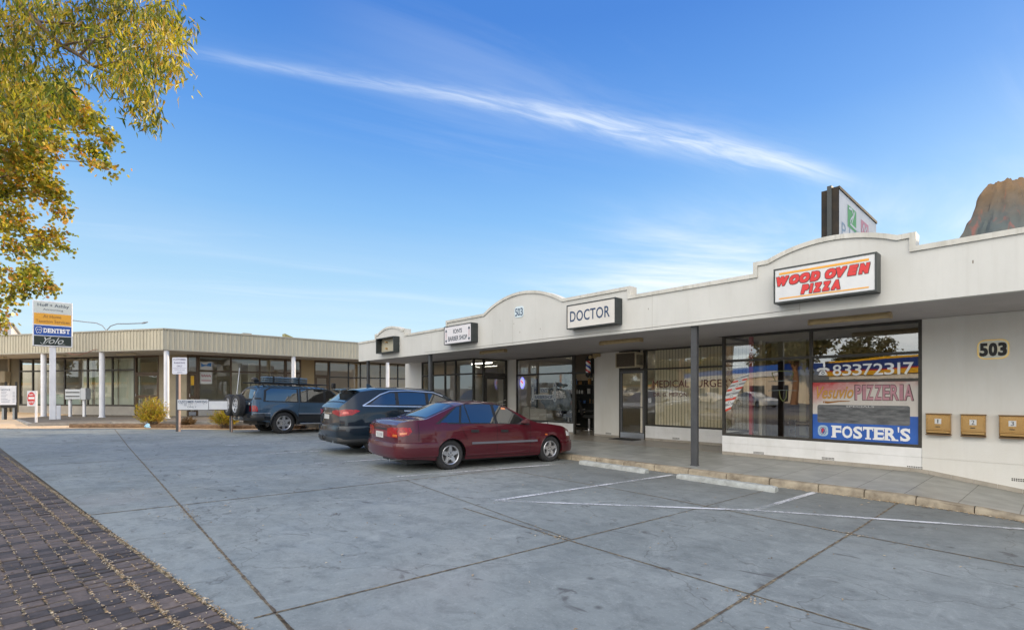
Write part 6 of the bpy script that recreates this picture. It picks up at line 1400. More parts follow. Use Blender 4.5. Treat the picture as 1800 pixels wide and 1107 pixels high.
def make_wheel(root, x, y, r, wd, side, spokes=5, style='star', dark=False):
    w = bpy.data.objects.new('wheel', None); COL.objects.link(w); w.parent = root; w.location = (x, y, r); w.empty_display_size = .1
    s = side; rr = r*.64; mb = MB()
    prof = [(rr, -wd/2+.012), (rr+.015, -wd/2), (r*.86, -wd/2-.004), (r*.955, -wd/2+.018), (r, -wd/2+.04), (r, -.012), (r-.008, -.01), (r-.008, .01), (r, .012), (r, wd/2-.04), (r*.955, wd/2-.018), (r*.86, wd/2+.004), (rr+.015, wd/2), (rr, wd/2-.012), (rr-.01, 0), (rr, -wd/2+.012)]
    mb.lathe(prof, (0, 0, 0), 'y', 40); mb.build('tyre', tyre_m, w, smooth=35, local=True)
    mb = MB(); o = s*wd/2
    mb.lathe([(rr+.004, o-s*.012), (rr-.006, o-s*.002), (rr-.022, o-s*.010), (rr-.028, o-s*.05), (rr-.03, -o)], (0, 0, 0), 'y', 40)
    mb.lathe([(.001, o-s*.022), (.032, o-s*.022), (.036, o-s*.03), (r*.2, o-s*.035), (r*.2, o-s*.06)], (0, 0, 0), 'y', 24)
    for k in range(spokes):
        a0 = 2*math.pi*k/spokes+math.pi/2
        sub = (0,) if style == 'star' else (-.16, .16)
        for da in sub:
            a = a0+da; t = (-math.sin(a), math.cos(a)); d = (math.cos(a), math.sin(a)); w0 = r*(.17 if style == 'star' else .07); w1 = r*(.085 if style == 'star' else .085)
            if style == 'swirl': pass
            p = []
            for depth in (.055, .0):
                for q, ww, oo in ((r*.14, w0, .030), (rr-.012, w1, .014)):
                    for sg in ((1, -1) if q < r*.3 else (-1, 1)): p.append((d[0]*q+t[0]*ww*sg, o-s*(oo+depth), d[1]*q+t[1]*ww*sg))
            mb.hexa(p)
    mb.build('rim', alloy, w, smooth=35, local=True)
    mb = MB(); mb.lathe([(.001, o-s*.085), (rr-.03, o-s*.09), (rr-.03, o-s*.10), (.001, o-s*.10)], (0, 0, 0), 'y', 24); mb.build('brake_disc', pm('brake', (.06, .06, .06), .5, .5), w, smooth=35, local=True)
    if style == 'star':
        mb = MB()
        for k in range(5): a = 2*math.pi*k/5; mb.lathe([(.001, o-s*.018), (.011, o-s*.018), (.011, o-s*.034)], (math.cos(a)*r*.14, 0, math.sin(a)*r*.14), 'y', 8)
        mb.build('wheel_nut', trim_m, w, local=True)
    return w
def build_car(c, root, pm_, wheels, sidewin, frames, screens, arch_flare=None, gap=None, lower=None, sp='star', nsp=5, wd=.205, glass_m=None):
    B = lambda mb, n, m, par=root, sm=35: mb.build(n, m, par, smooth=sm, local=True)
    gm = glass_m or glass_car
    body = B(c.shell(), 'body', pm_)
    # dark cabin floor, wheel wells, and under tray lowered to block light below
    mb = MB(); mb.box(.25, c.L-.3, -c.W(c.L/2)+.27, c.W(c.L/2)-.27, c.sill-.05, c.sill+.12)
    for xc in (c.xr, c.xf):
        for s in (-1, 1):
            rows = []
            for k in range(21): a = math.pi*k/20; rows.append([(xc+c.R*1.0*math.cos(a), s*yy, c.rw+c.R*1.0*math.sin(a)) for yy in (c.W(xc)*.93, c.W(xc)-.34)])
            mb.grid(rows)
            mb.face([(xc+c.R*math.cos(math.pi*k/20), s*(c.W(xc)-.34), c.rw+c.R*math.sin(math.pi*k/20)) for k in range(21)])
    B(mb, 'underbody', black, sm=50)
    mb = MB()
    for s in (-1, 1):
        for xc in (c.xr, c.xf):
            pts = [(xc+(c.R-.006)*math.cos(a), s*(c.wl(xc+c.R*math.cos(a), c.rw+c.R*math.sin(a))-.004), c.rw+(c.R-.006)*math.sin(a)) for a in lin(-.25, math.pi+.25, 28)]
            mb.tube(pts, arch_flare or .010, 6)
    B(mb, 'wheel_arch_lip', pm_ if not arch_flare or arch_flare < .015 else trim_m, sm=60)
    track = wheels[0]
    for xc in (c.xr, c.xf):
        for s in (-1, 1): make_wheel(root, xc, s*track, c.rw, wd, s, nsp, sp)
    for s in (-1, 1):
        mb = MB()
        for p in frames: c.side(p, .003, s, 3, mb)
        B(mb, 'window_frame', trim_m)
        for p in sidewin: B(c.side(p, .006, s, 4), 'side_window', gm)
    for nm, a in screens: B(c.deck(a[0]-.03, a[1]+.03, a[2]+.03, a[3]+.03, .003), 'screen_seal', trim_m); B(c.deck(*a[:4], .006), nm, gm)
    return B
def shifted(F_, x, y, z): pass
# ---- burgundy sedan
def sedan(paint_m, label, group=None, loc=(0, 0, 0)):
    root = thing('parked_car', label, 'car', loc, group)
    c = Car(4.75, [(0, .93), (.04, 1.0), (.25, 1.045), (.52, 1.06), (.62, 1.075), (1.30, 1.375), (1.52, 1.425), (2.05, 1.445), (2.45, 1.42), (2.68, 1.37), (3.36, .995), (3.5, .965), (4.3, .87), (4.56, .78), (4.69, .70), (4.75, .64)],
            [(0, .86), (1.0, .935), (2.0, .925), (3.4, .875), (4.3, .79), (4.75, .58)],
            [(0, .76), (.10, .82), (.35, .865), (1.0, .892), (2.6, .898), (3.9, .885), (4.4, .83), (4.59, .76), (4.70, .66), (4.75, .58)], .20, [(0, .28), (.5, .25), (.9, .21), (4.2, .20), (4.75, .24)], 1.14, 3.87, .355, .315, .42, .07, flare=.012)
    Wd = lambda *p: list(p)
    fr = [Wd((.78, .955), (2.25, .945), (3.24, .905), (3.16, .985), (2.70, 1.27), (2.45, 1.355), (2.0, 1.382), (1.55, 1.365), (1.32, 1.315))]
    sw = [Wd((.90, .985), (1.33, .975), (1.42, 1.32), (1.34, 1.30)), Wd((1.385, .973), (1.60, .970), (1.52, 1.35), (1.475, 1.34)), Wd((1.625, .970), (2.25, .958), (2.22, 1.358), (1.98, 1.366), (1.55, 1.352)), Wd((2.33, .955), (3.12, .925), (3.08, .99), (2.68, 1.26), (2.45, 1.338), (2.30, 1.355))]
    B = build_car(c, root, paint_m, (.745,), sw, fr, [('rear_window', (.66, 1.28, .84, .90)), ('windscreen', (2.74, 3.34, .90, .93))], arch_flare=.009)
    B(c.bumper(.30, .60, .055, .80), 'rear_bumper', paint_m); B(c.bumper(.24, .50, .035, .55, rear=False), 'front_bumper', paint_m)
    for s in (-1, 1):
        B(c.sline([(1.62, .545), (3.42, .54)], .045, sgn=s, th=.014), 'side_moulding', pm('mould_grey', (.13, .13, .15), .5))
        for pts in ([(2.275, .30), (2.29, .6), (2.285, .94)], [(1.37, .95), (1.42, .80), (1.52, .62)], [(3.25, .9), (3.22, .6), (3.22, .26)], [(.42, 1.0), (.40, .62)], [(1.5, .27), (3.5, .25)]): B(c.sline(pts, .009, .0025, s), 'panel_gap', seam_m)
    for s in (-1, 1):
        for x, z in ((1.60, .80), (2.38, .785)):
            h = B(c.sline([(x, z), (x+.20, z-.002)], .052, sgn=s, th=.018), 'door_handle', trim_m)
        mb = MB(); c.side([(0.0, .72), (.0, .885), (.10, .90), (.24, .885), (.27, .81), (.20, .75), (.08, .72)], .008, s, 3, mb); B(mb, 'tail_light', lens_red)
        B(c.side([(.03, .745), (.03, .79), (.17, .80), (.16, .765)], .012, s, 2), 'indicator_lens', lens_amb)
        mb = MB(); c.rear([(s*.36, .70), (s*.36, .86), (s*.52, .89), (s*.75, .89), (s*.755, .69)], .008, mb); B(mb, 'tail_light', lens_red)
        B(c.rear([(s*.58, .71), (s*.58, .755), (s*.74, .755), (s*.74, .71)], .012), 'indicator_lens', lens_amb)
        m_ = MB(); x = 3.06; yy = c.wl(x, .95); m_.hexa([(x-.06, s*(yy-.01), .93), (x+.06, s*(yy-.01), .93), (x+.08, s*(yy+.17), .94), (x-.05, s*(yy+.17), .94), (x-.06, s*(yy-.01), 1.0), (x+.05, s*(yy-.01), 1.0), (x+.05, s*(yy+.17), 1.06), (x-.05, s*(yy+.17), 1.06)]); mm = m_.build('mirror', paint_m, root, local=True, bevel=.018)
        B(c.side([(4.40, .62), (4.42, .74), (4.67, .68), (4.71, .60)], .007, s, 2), 'headlight', lens_clear)
        B(c.rear([(s*.30, .54), (s*.30, .64), (s*.56, .64), (s*.57, .54)], .008, rear=False), 'headlight', lens_clear)
        B(c.side([(3.66, .66), (3.66, .69), (3.73, .69), (3.73, .66)], .008, s, 1), 'side_indicator', lens_amb)
    B(c.rear([(-.5, .83), (-.5, .86), (.5, .86), (.5, .83)], .006), 'boot_trim', trim_m)
    B(c.rear([(-.36, .70), (-.36, .82), (.36, .82), (.36, .70)], .005), 'garnish', pm('garnish_red', (.16, .02, .03), .3))
    mb = MB(); mb.box(-.085, -.075, -.19, .19, .665, .785); B(mb, 'number_plate', plate_m)
    mb = MB(); mb.box(-.088, -.086, -.15, -.1, .69, .755); mb.box(-.088, -.086, -.06, -.02, .69, .755); mb.box(-.088, -.086, .05, .1, .69, .755); B(mb, 'plate_characters', pm('plate_char', (.3, .3, .33), .5))
    mb = MB(); mb.tube([(.35, -.45, .25), (-.04, -.45, .235)], .026, 10); B(mb, 'exhaust', steel)
    mb = MB(); mb.tube([(1.72, .0, 1.38), (1.45, .12, 1.50)], .003, 4) if False else mb.tube([(2.50, -.52, 1.40), (2.75, -.53, 1.47)], .004, 4); B(mb, 'antenna', chrome)
    B(c.deck(3.72, 4.5, .02, .02, .002), 'bonnet_crease', paint_m)
    mb = MB(); c.side([(2.50, 1.255), (2.50, 1.30), (2.60, 1.29), (2.62, 1.25)], .009, -1, 0, mb); B(mb, 'windscreen_sticker', pm('sticker_orange', (.75, .28, .12), .5))
    ms = MB()
    for y in (-.38, .38):
        ms.box(2.05, 2.17, y-.22, y+.22, .45, 1.05); ms.box(2.07, 2.15, y-.12, y+.12, 1.08, 1.22); ms.box(2.1, 2.6, y-.22, y+.22, .4, .5)
    ms.box(1.10, 1.22, -.6, .6, .45, 1.0); B(ms, 'seats', car_in)
    return root, c
def place(root, c, contact, heading, track, side=-1, pitch=0, dz=0):
    a = R_(heading); hx, hy = math.cos(a), math.sin(a); lx, ly = -math.sin(a), math.cos(a)
    rel = (c.xr, side*track)
    x = contact[0]-hx*rel[0]-lx*rel[1]; y = contact[1]-hy*rel[0]-ly*rel[1]
    root.location = (x, y, g(contact[0], contact[1])+math.tan(R_(pitch))*c.xr+dz-.012); root.rotation_euler = (0, R_(pitch), a)
burg = paint('burgundy_paint', (.072, .002, .008), .0)
root, cc = sedan(burg, 'burgundy sedan parked nose in at the kerb, nearest of the three cars')
root.scale = (.965, .965, .975); place(root, cc, (-8.16, 5.80), 84.0, .85, -1, 1.25)
SED = root
# ---- dark blue mid size wagon
def suv():
    pmn = paint('navy_paint', (.002, .010, .020), .0); root = thing('parked_car', 'dark blue family wagon with chrome window line parked between the sedan and the off-roader', 'car')
    c = Car(4.76, [(0, 1.12), (.03, 1.19), (.12, 1.26), (.45, 1.54), (.56, 1.60), (.95, 1.66), (1.8, 1.69), (2.6, 1.66), (2.95, 1.60), (3.72, 1.17), (3.85, 1.13), (4.4, 1.03), (4.66, .93), (4.76, .80)],
            [(0, 1.10), (.6, 1.16), (1.2, 1.20), (3.3, 1.15), (3.8, 1.05), (4.3, .94), (4.76, .75)],
            [(0, .80), (.12, .87), (.4, .915), (1.2, .945), (3.6, .945), (4.2, .91), (4.55, .82), (4.76, .66)], .27, [(0, .36), (.4, .30), (.8, .28), (4.2, .27), (4.76, .30)], 1.02, 3.80, .415, .37, .36, .07, flare=.02)
    fr = [[(.64, 1.20), (3.50, 1.17), (3.42, 1.23), (3.0, 1.44), (2.7, 1.535), (1.9, 1.575), (1.35, 1.55), (1.1, 1.48)]]
    sw = [[(.78, 1.23), (1.50, 1.225), (1.50, 1.52), (1.36, 1.52), (1.12, 1.46)], [(1.60, 1.225), (2.42, 1.22), (2.42, 1.53), (1.9, 1.545), (1.60, 1.53)], [(2.52, 1.22), (3.36, 1.20), (3.32, 1.24), (2.96, 1.42), (2.7, 1.505), (2.52, 1.525)]]
    B = build_car(c, root, pmn, (.80,), sw, fr, [('rear_window', (.16, .46, .86, .88)), ('windscreen', (3.0, 3.68, .9, .93))], arch_flare=.022, wd=.235, sp='twin')
    B(c.bumper(.36, .72, .06, .7), 'rear_bumper', pmn); B(c.bumper(.29, .46, .066, .72), 'bumper_valance', trim_m); B(c.bumper(.3, .62, .05, .5, rear=False), 'front_bumper', pmn)
    mb = MB()
    for s in (-1, 1): c.sline([(.58, 1.195), (3.50, 1.165)], .026, sgn=s, mb=mb, th=.012); c.sline([(.58, 1.195), (.78, 1.30), (1.08, 1.475), (1.36, 1.565), (1.9, 1.59), (2.7, 1.555), (3.0, 1.46)], .022, sgn=s, mb=mb, th=.012)
    B(mb, 'chrome_window_line', pm('satin_chrome', (.72, .76, .80), .28, .9))
    for s in (-1, 1):
        for pts in ([(1.56, 1.19), (1.54, .7), (1.40, .5)], [(2.47, 1.19), (2.46, .34)], [(3.5, 1.05), (3.42, .4)], [(1.5, .36), (3.4, .34)]): B(c.sline(pts, .009, .0025, s), 'panel_gap', seam_m)
    B(c.rear([(-.7, .735), (-.7, .742), (.7, .742), (.7, .735)], .004), 'panel_gap', seam_m)
    for s in (-1, 1):
        for x in (1.72, 2.62): B(c.sline([(x, 1.07), (x+.22, 1.065)], .03, sgn=s, th=.026), 'door_handle', chrome)
        mb = MB(); c.side([(.0, .94), (.0, 1.09), (.15, 1.11), (.42, 1.10), (.50, 1.07), (.30, .97)], .010, s, 3, mb); c.rear([(s*.40, 1.0), (s*.40, 1.06), (s*.6, 1.09), (s*.79, 1.09), (s*.80, .94)], .010, mb); o = B(mb, 'tail_light', lens_red)
        mb = MB(); c.side([(.06, .995), (.08, 1.05), (.2, 1.05), (.22, 1.0)], .014, s, 1, mb); B(mb, 'indicator_lens', pm('lens_bright_red', (.6, .05, .03), .15, coat=1))
        mb = MB(); c.side([(.05, .45), (.05, .51), (.22, .51), (.22, .45)], .058, s, 1, mb); B(mb, 'reflector', lens_red)
        mb = MB(); x = 3.30; yy = c.wl(x, 1.2); mb.hexa([(x-.08, s*(yy), 1.17), (x+.08, s*(yy), 1.17), (x+.1, s*(yy+.2), 1.19), (x-.07, s*(yy+.2), 1.19), (x-.07, s*(yy), 1.27), (x+.06, s*(yy), 1.27), (x+.06, s*(yy+.2), 1.33), (x-.06, s*(yy+.2), 1.33)]); mb.build('mirror', pmn, root, local=True, bevel=.02)
        B(c.side([(4.3, .8), (4.32, .90), (4.66, .84), (4.70, .76)], .008, s, 2), 'headlight', lens_clear)
    mb = MB(); rows = []
    for k in range(15):
        y = -.60+1.2*k/14; q = 1-abs(y/.62)**3; rows.append([(.58, y, 1.615+.012*q), (.40, y, 1.625+.01*q), (.24-.05*q, y, 1.605), (.23-.05*q, y, 1.580), (.42, y, 1.515)])
    mb.grid(rows); B(mb, 'spoiler', pmn)
    mb = MB(); mb.hexa([(1.0, -.02, 1.65), (1.2, -.03, 1.66), (1.2, .03, 1.66), (1.0, .02, 1.65), (1.0, -.005, 1.76), (1.06, -.005, 1.75), (1.06, .005, 1.75), (1.0, .005, 1.76)]); B(mb, 'shark_fin_antenna', pmn)
    mb = MB(); mb.box(-.09, -.078, -.21, .17, .86, .97); B(mb, 'number_plate', plate_m)
    B(c.rear([(-.36, .985), (-.36, 1.015), (.36, 1.015), (.36, .985)], .012), 'chrome_strip', chrome)
    mb = MB(); mb.box(-.12, .2, -.03, .03, .33, .38); mb.tube([(-.12, 0, .36), (-.18, 0, .37), (-.18, 0, .44)], .02, 8); mb.lathe([(.001, .42), (.025, .44), (.001, .47)], (-.18, 0, 0)); B(mb, 'tow_bar', trim_m)
    mb = MB(); c.bumper; mb.tube([(-.10, -.58, .335), (.15, -.60, .335)], .035, 10); mb.tube([(-.10, .58, .335), (.15, .60, .335)], .035, 10); B(mb, 'exhaust', chrome)
    mb = MB(); mb.tube([(.20, -.02, 1.33), (.20, -.30, 1.36)], .008, 5); B(mb, 'rear_wiper', trim_m)
    mb = MB()
    for y in (-.4, .4): mb.box(2.3, 2.42, y-.24, y+.24, .6, 1.25); mb.box(1.3, 1.42, y-.26, y+.26, .6, 1.22)
    B(mb, 'seats', car_in)
    return root, c
root, c2 = suv(); root.scale = (.95, 1, 1.03); place(root, c2, (-11.62, 6.0), 84.5, .90, -1, 1.0)
# ---- blue off-roader
def offroader():
    p_ = paint('steel_blue_paint', (.050, .095, .15), .3); root = thing('off_road_car', 'steel blue lifted off-roader with twin spare wheels and roof rack, farthest of the three cars', 'car')
    c = Car(4.88, [(0, 1.06), (.02, 1.16), (.06, 1.30), (.22, 1.72), (.32, 1.79), (.7, 1.835), (1.6, 1.85), (2.7, 1.83), (3.0, 1.77), (3.52, 1.30), (3.62, 1.25), (4.4, 1.20), (4.75, 1.12), (4.88, .98)],
            [(0, 1.04), (1.2, 1.17), (3.4, 1.17), (4.4, 1.10), (4.88, .9)],
            [(0, .84), (.1, .90), (.35, .935), (1.2, .955), (3.6, .955), (4.4, .92), (4.75, .84), (4.88, .74)], .40, [(0, .55), (.4, .48), (.7, .42), (4.2, .42), (4.88, .5)], 1.12, 3.97, .475, .415, .20, .05, flare=.035, fs=[(0, .94), (.15, .99), (.42, 1.0), (.46, .985), (.8, .975), (1, .95)])
    fr = [[(.38, 1.20), (1.66, 1.185), (1.66, 1.72), (.62, 1.73), (.42, 1.62)], [(1.70, 1.185), (3.50, 1.175), (3.34, 1.34), (2.98, 1.68), (2.86, 1.725), (1.70, 1.73)]]
    sw = [[(.46, 1.235), (1.60, 1.22), (1.60, 1.69), (.66, 1.70), (.50, 1.60)], [(1.76, 1.225), (1.98, 1.222), (1.98, 1.69), (1.76, 1.69)], [(2.03, 1.222), (2.66, 1.215), (2.66, 1.69), (2.03, 1.69)], [(2.75, 1.215), (3.40, 1.205), (3.28, 1.345), (2.95, 1.65), (2.84, 1.69), (2.75, 1.69)]]
    B = build_car(c, root, p_, (.80,), sw, fr, [('rear_window', (.07, .20, .84, .86)), ('windscreen', (3.06, 3.50, .92, .94))], arch_flare=.02, wd=.25, sp='star', nsp=6)
    lowp = paint('lower_blue_grey', (.010, .014, .020), .2)
    for s in (-1, 1):
        mb = MB(); mb2 = MB()
        xs_ = lin(.05, c.xr-c.R-.04, 8)
        mb.grid([[(x, s*(c.wl(x, z)+.007), z) for z in lin(max(c.zb(x), .5), .76, 5)] for x in xs_])
        mb.grid([[(x, s*(c.wl(x, z)+.007), z) for z in lin(c.zb(x)+.01, .76, 5)] for x in lin(c.xr+c.R+.03, c.xf-c.R-.03, 16)])
        B(mb, 'lower_cladding', lowp)
        pts = [(c.xr+(c.R+.03)*math.cos(a), s*(c.wl(c.xr+c.R*math.cos(a), c.rw+c.R*math.sin(a))+.012), c.rw+(c.R+.03)*math.sin(a)) for a in lin(-.1, math.pi+.1, 26)]; mb = MB(); mb.tube(pts, .035, 6); pts = [(c.xf-c.xr+q[0], q[1], q[2]) for q in pts]; mb.tube(pts, .035, 6); B(mb, 'flare', lowp, sm=60)
        mb = MB(); c.sline([(.02, .775), (c.xr-c.R-.03, .775)], .022, sgn=s, mb=mb, th=.02); c.sline([(c.xr+c.R+.05, .765), (c.xf-c.R-.05, .76)], .022, sgn=s, mb=mb, th=.02); B(mb, 'side_moulding', pm('mould_silver', (.25, .28, .33), .4))
        mb = MB(); mb.box(1.75, 3.35, s*.86-.09, s*.86+.09, .37, .40); mb.tube([(1.72, s*.95, .385), (3.38, s*.95, .385)], .022, 8); B(mb, 'side_step', steel)
        for x in (1.82, 2.78): B(c.sline([(x, 1.06), (x+.2, 1.06)], .05, sgn=s, th=.03), 'door_handle', p_)
        for pts in ([(1.68, 1.18), (1.66, .9), (1.60, .8)], [(2.70, 1.18), (2.70, .45)], [(3.54, 1.17), (3.5, .5)], [(.26, 1.19), (.26, .6)]): B(c.sline(pts, .009, .0025, s), 'panel_gap', seam_m)
        B(c.side([(.01, .84), (.01, 1.05), (.10, 1.06), (.17, 1.02), (.20, .84)], .012, s, 2), 'tail_light', lens_red)
        B(c.rear([(s*.70, .84), (s*.70, 1.04), (s*.80, 1.04), (s*.81, .84)], .012), 'tail_light', lens_red)
        B(c.side([(.10, 1.30-.02), (.10, 1.34), (.30, 1.34), (.34, 1.28)], .004, s, 1), 'vent_grille', trim_m)
        mb = MB(); x = 3.36; yy = c.wl(x, 1.25); mb.hexa([(x-.08, s*yy, 1.22), (x+.06, s*yy, 1.22), (x+.08, s*(yy+.22), 1.2), (x-.06, s*(yy+.22), 1.2), (x-.08, s*yy, 1.34), (x+.05, s*yy, 1.34), (x+.05, s*(yy+.22), 1.42), (x-.06, s*(yy+.22), 1.42)]); mb.build('mirror', p_, root, local=True, bevel=.02)
        mb = MB(); mb.box(c.xr-c.R-.10, c.xr-c.R-.08, s*.83-.11, s*.83+.11, .28, .52); B(mb, 'mud_flap', rubber)
        B(c.side([(4.5, .9), (4.5, 1.06), (4.76, 1.04), (4.82, .9)], .01, s, 2), 'headlight', lens_clear)
    B(c.bumper(.5, .72, .07, .38), 'rear_bumper', trim_m); mb = c.bumper(.55, .8, .12, .4, rear=False); B(mb, 'bull_bar', trim_m)
    # roof rack platform
    mb = MB()
    for s in (-1, 1): mb.tube([(.15, s*.58, 1.90), (2.95, s*.58, 1.90)], .022, 8)
    for k in range(15): x = .2+k*.195; mb.box(x, x+.09, -.56, .56, 1.895, 1.915)
    for x in (.45, 1.5, 2.5):
        for s in (-1, 1): mb.tube([(x, s*.58, 1.89), (x, s*.64, 1.79)], .018, 6)
    B(mb, 'roof_rack', black)
    # rear carrier: swing arms and twin spare wheels
    mb = MB(); mb.box(-.16, -.04, -.85, .85, .62, .76)
    for y in (-.45, .40): mb.tube([(-.14, y, .72), (-.14, y, 1.30)], .03, 8); mb.tube([(-.14, y, 1.0), (-.30, y, 1.0)], .03, 8)
    mb.tube([(-.14, -.8, 1.25), (-.14, .8, 1.25)], .02, 6); B(mb, 'spare_carrier', trim_m)
    for y in (-.42, .44):
        w = make_wheel(root, -.30, y, .40, .25, -1, 6, 'star'); w.name = 'spare_wheel'; w.rotation_euler = (0, 0, R_(-90)); w.location = (-.30, y, 1.05)
    mb = MB(); mb.tube([(-.24, -.10, 1.25), (-.27, -.12, 1.5), (-.20, -.10, 2.42)], [.018, .013, .009], 8); B(mb, 'whip_antenna', white_paint)
    mb = MB(); mb.box(-.28, 0, -.04, .04, .50, .56); mb.tube([(-.28, 0, .53), (-.33, 0, .6)], .03, 8); mb.box(-.24, -.10, -.35, -.2, .55, .68); mb.box(-.22, -.12, .15, .3, .52, .66); B(mb, 'tow_hitch', steel)
    mb = MB(); mb.tube([(4.0, -.99, 1.16), (3.62, -.98, 1.30), (3.12, -.82, 1.80)], .035, 8); mb.box(3.02, 3.16, -.90, -.76, 1.78, 1.98); mb.build('snorkel', black, root, local=True, bevel=.02)
    mb = MB(); mb.box(-.07, -.05, -.78, -.68, 1.08, 1.16); B(mb, 'number_plate', plate_m)
    mb = MB(); rr_ = [(3.15, -.84), (3.2, -.5)]; c.side([(2.90, 1.24), (2.90, 1.33), (2.95, 1.36), (3.02, 1.34), (3.03, 1.24)], .009, -1, 0, mb); B(mb, 'window_sticker', pm('sticker_lime', (.45, .6, .35), .5))
    mb = MB()
    for y in (-.42, .42): mb.box(2.45, 2.58, y-.24, y+.24, .7, 1.35); mb.box(2.47, 2.56, y-.12, y+.12, 1.38, 1.52); mb.box(1.4, 1.52, y-.26, y+.26, .7, 1.35)
    B(mb, 'seats', car_in)
    return root, c
root, c3 = offroader(); place(root, c3, (-19.45, 6.10), 95, .92, -1, 1.6)
rmat = root.rotation_euler.to_matrix().to_4x4(); OR = Matrix.Translation(root.location) @ rmat
t = thing('recovery_boards', 'stack of ribbed blue grey recovery boards strapped on the roof rack', 'recovery boards', OR @ Vector((1.3, -.42, 1.92))); t.rotation_euler = root.rotation_euler
bgm = pm('board_blue', (.11, .165, .21), .5, col2=(.09, .13, .17), scale=6)
for k in range(3):
    mb = MB(); z = k*.075; rows = []
    for x in lin(-.85, .85, 34):
        e = .03*math.sin(x*24); q = 1-max(0, abs(x)-.78)/.07*.5
        rows.append([(x, -.17*q, z+.01), (x, -.18*q, z+.045), (x, -.12*q, z+.065+e*.25), (x, 0, z+.06-e*.25), (x, .12*q, z+.065+e*.25), (x, .18*q, z+.045), (x, .17*q, z+.01)])
    vs = mb.grid(rows, True); mb.bm.faces.new(vs[0]); mb.bm.faces.new(vs[-1]); mb.build('board', bgm, t, smooth=40, local=True)
mb = MB()
for x in (-.5, .45): mb.box(x, x+.05, -.19, .19, -.02, .245)
mb.build('strap', black, t, local=True)
t = thing('canvas_roll', 'dark canvas roll tied at the rear end of the roof rack', 'roll', OR @ Vector((.28, -.30, 1.92))); t.rotation_euler = root.rotation_euler
mb = MB(); mb.tube([(-.2, -.3, .05), (-.1, -.1, .09), (.05, .1, .09), (.2, .3, .06)], [.05, .08, .08, .05], 10); mb.build('canvas', pm('canvas', (.06, .05, .04), .9, col2=(.1, .09, .07), scale=9), t, smooth=60, local=True)
# ---------------------------------------------------------------- across the street: what the shop glass reflects
rd = pm('road_asphalt', (.13, .125, .12), .9, col2=(.10, .098, .095), scale=2, bump=.3)
mb = MB(); ux_, uy_ = .8363, .5483
def road_pt(s, t): return Vector((s*ux_+t*uy_-2, s*uy_-t*ux_-7, 0))       # t grows away from the shops
mb.grid([[tuple(road_pt(s, t)+Vector((0, 0, g(*road_pt(s, t)[:2])-.012))) for t in lin(1.5, 15, 10)] for s in lin(-160, 160, 80)]); struct(mb, 'road', rd)
whp = paint('white_car_paint', (.72, .70, .62), .0)
r4, c4 = sedan(whp, 'white sedan stopped on the near side of the road, reflected in the pizza shop glass', 'cars standing on the road')
def put(r, s, t, hd): p = road_pt(s, t); r.location = (p.x, p.y, g(p.x, p.y)); r.rotation_euler = (0, 0, R_(hd))
hd = math.degrees(math.atan2(uy_, ux_)); put(r4, -26, 5.0, hd)
for s, t_, l in ((-36.5, 5, 'white sedan on the road second in the row, reflected in the medical window'), (-47, 5.2, 'white sedan on the road third in the row, reflected in the doctor door'), (-78, 12, 'white sedan far down the road opposite the left building, nearer one'), (-84, 12.3, 'white sedan far down the road opposite the left building, farther one')):
    r = copy_tree(r4); r['label'] = l; put(r, s, t_, hd)
def shopfront(s0, s1, t0, bands, label, wm):
    b_ = thing('opposite_shop', label, 'building', tuple(road_pt((s0+s1)/2, t0)))
    fO = frame(road_pt(0, t0), (ux_, uy_, 0), (-uy_, ux_, 0))
    mb = MB(); mb.ob(fO, s0, s1, -12, 0, -.3, bands[0][0]); mb.build('wall', wm, b_)
    for k, (za, zb, m_, nm) in enumerate(bands): mb = MB(); mb.ob(fO, s0, s1, -3, .3+.02*k, za, zb); mb.build(nm, m_, b_)
    u = s0+1.5
    while u < s1-3: mb = MB(); mb.ob(fO, u, u+3.1, .0, .03, .5, 2.7); mb.build('window', pm('dark_glazing', (.03, .035, .04), .1), b_); u += 4.6
    return b_
fnv = pm('fascia_navy', (.02, .05, .22), .5)
shopfront(-30.3, 16, 18.7, [(3.55, 3.98, yel, 'yellow_band'), (3.98, 4.08, red_l, 'red_band'), (4.08, 4.92, fnv, 'blue_fascia'), (4.92, 5.12, yel, 'yellow_trim')], 'shop across the road with slanting navy fascia between yellow and red bands', cream)
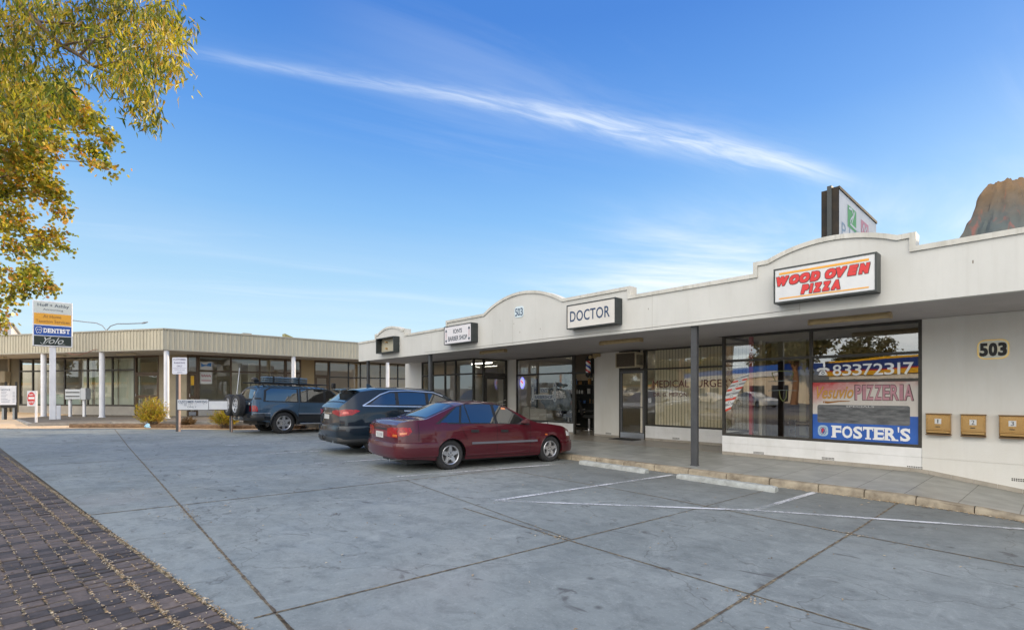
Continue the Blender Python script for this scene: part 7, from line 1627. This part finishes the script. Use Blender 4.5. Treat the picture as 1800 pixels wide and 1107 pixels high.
shopfront(-72, -37, 21, [(3.9, 4.6, sign_white, 'white_fascia'), (4.6, 5.4, pm('fascia_royal', (.03, .12, .45), .5), 'blue_fascia')], 'cream shop across the road with royal blue strip over a white fascia', pm('cream_far', (.6, .52, .4), .8))
shopfront(-130, -80, 23, [(3.2, 3.6, yel, 'yellow_band'), (3.6, 4.6, pm('green_fascia', (.05, .16, .07), .5), 'green_fascia')], 'long far shop across the road with green fascia over a yellow band', cream)
gum_far = leaf_mat('far_leaf', [(.05, .055, .02), (.09, .085, .03), (.14, .11, .05)], .2)
def far_tree(s, t, h, r, seed, label):
    p = road_pt(s, t); tr = thing('street_tree', label, 'tree', (p.x, p.y, 0), 'trees across the road'); mb = MB(); mb.tube([(p.x, p.y, 0), (p.x+.2, p.y, h*.3), (p.x, p.y+.3, h*.7)], [.45, .36, .12], 10)
    bl = crown_extra(p.x, p.y, h*.72, r, 12, seed, (r*.3, r*.5))
    for b_ in bl[:7]: mb.tube([(p.x+.1, p.y, h*.4), ((p.x+b_[0])/2, (p.y+b_[1])/2, h*.6), b_[:3]], [.16, .1, .03], 6)
    mb.build('trunk', pm('red_bark', (.26, .14, .08), .9, col2=(.16, .09, .05), scale=3), tr, smooth=60); leaves('crown', bl, 60/max(1, r*.35), gum_far, tr, (.3, .5), (.2, .35), .3, seed, clump=.9, broad=False, shell=.3)
for a in ((-31.5, 15.3, 10, 3.2, 1, 'tall red barked tree across the road at the left end of the navy fascia shop'), (-20, 34, 8.5, 3.6, 2, 'tree rising behind the navy fascia shop across the road, left one'), (-8, 36, 8.5, 3.4, 3, 'tree rising behind the navy fascia shop across the road, right one'), (-42, 36, 10, 4, 4, 'tree behind the royal blue striped shop across the road, nearer one'), (-60, 36, 10, 4, 5, 'tree behind the royal blue striped shop across the road, farther one'),
          (-76, 17, 9, 4, 6, 'tree between two far shops across the road'), (-88, 38, 10, 5, 7, 'tree behind the green fascia shop across the road, nearer one'), (-96, 16.5, 10, 4.5, 9, 'tree on the road edge in front of the green fascia shop'), (-112, 16, 10, 4.5, 10, 'tree on the road edge at the far end of the green fascia shop'), (-104, 38, 11, 5, 8, 'tree behind the green fascia shop across the road, farther one')): far_tree(*a)
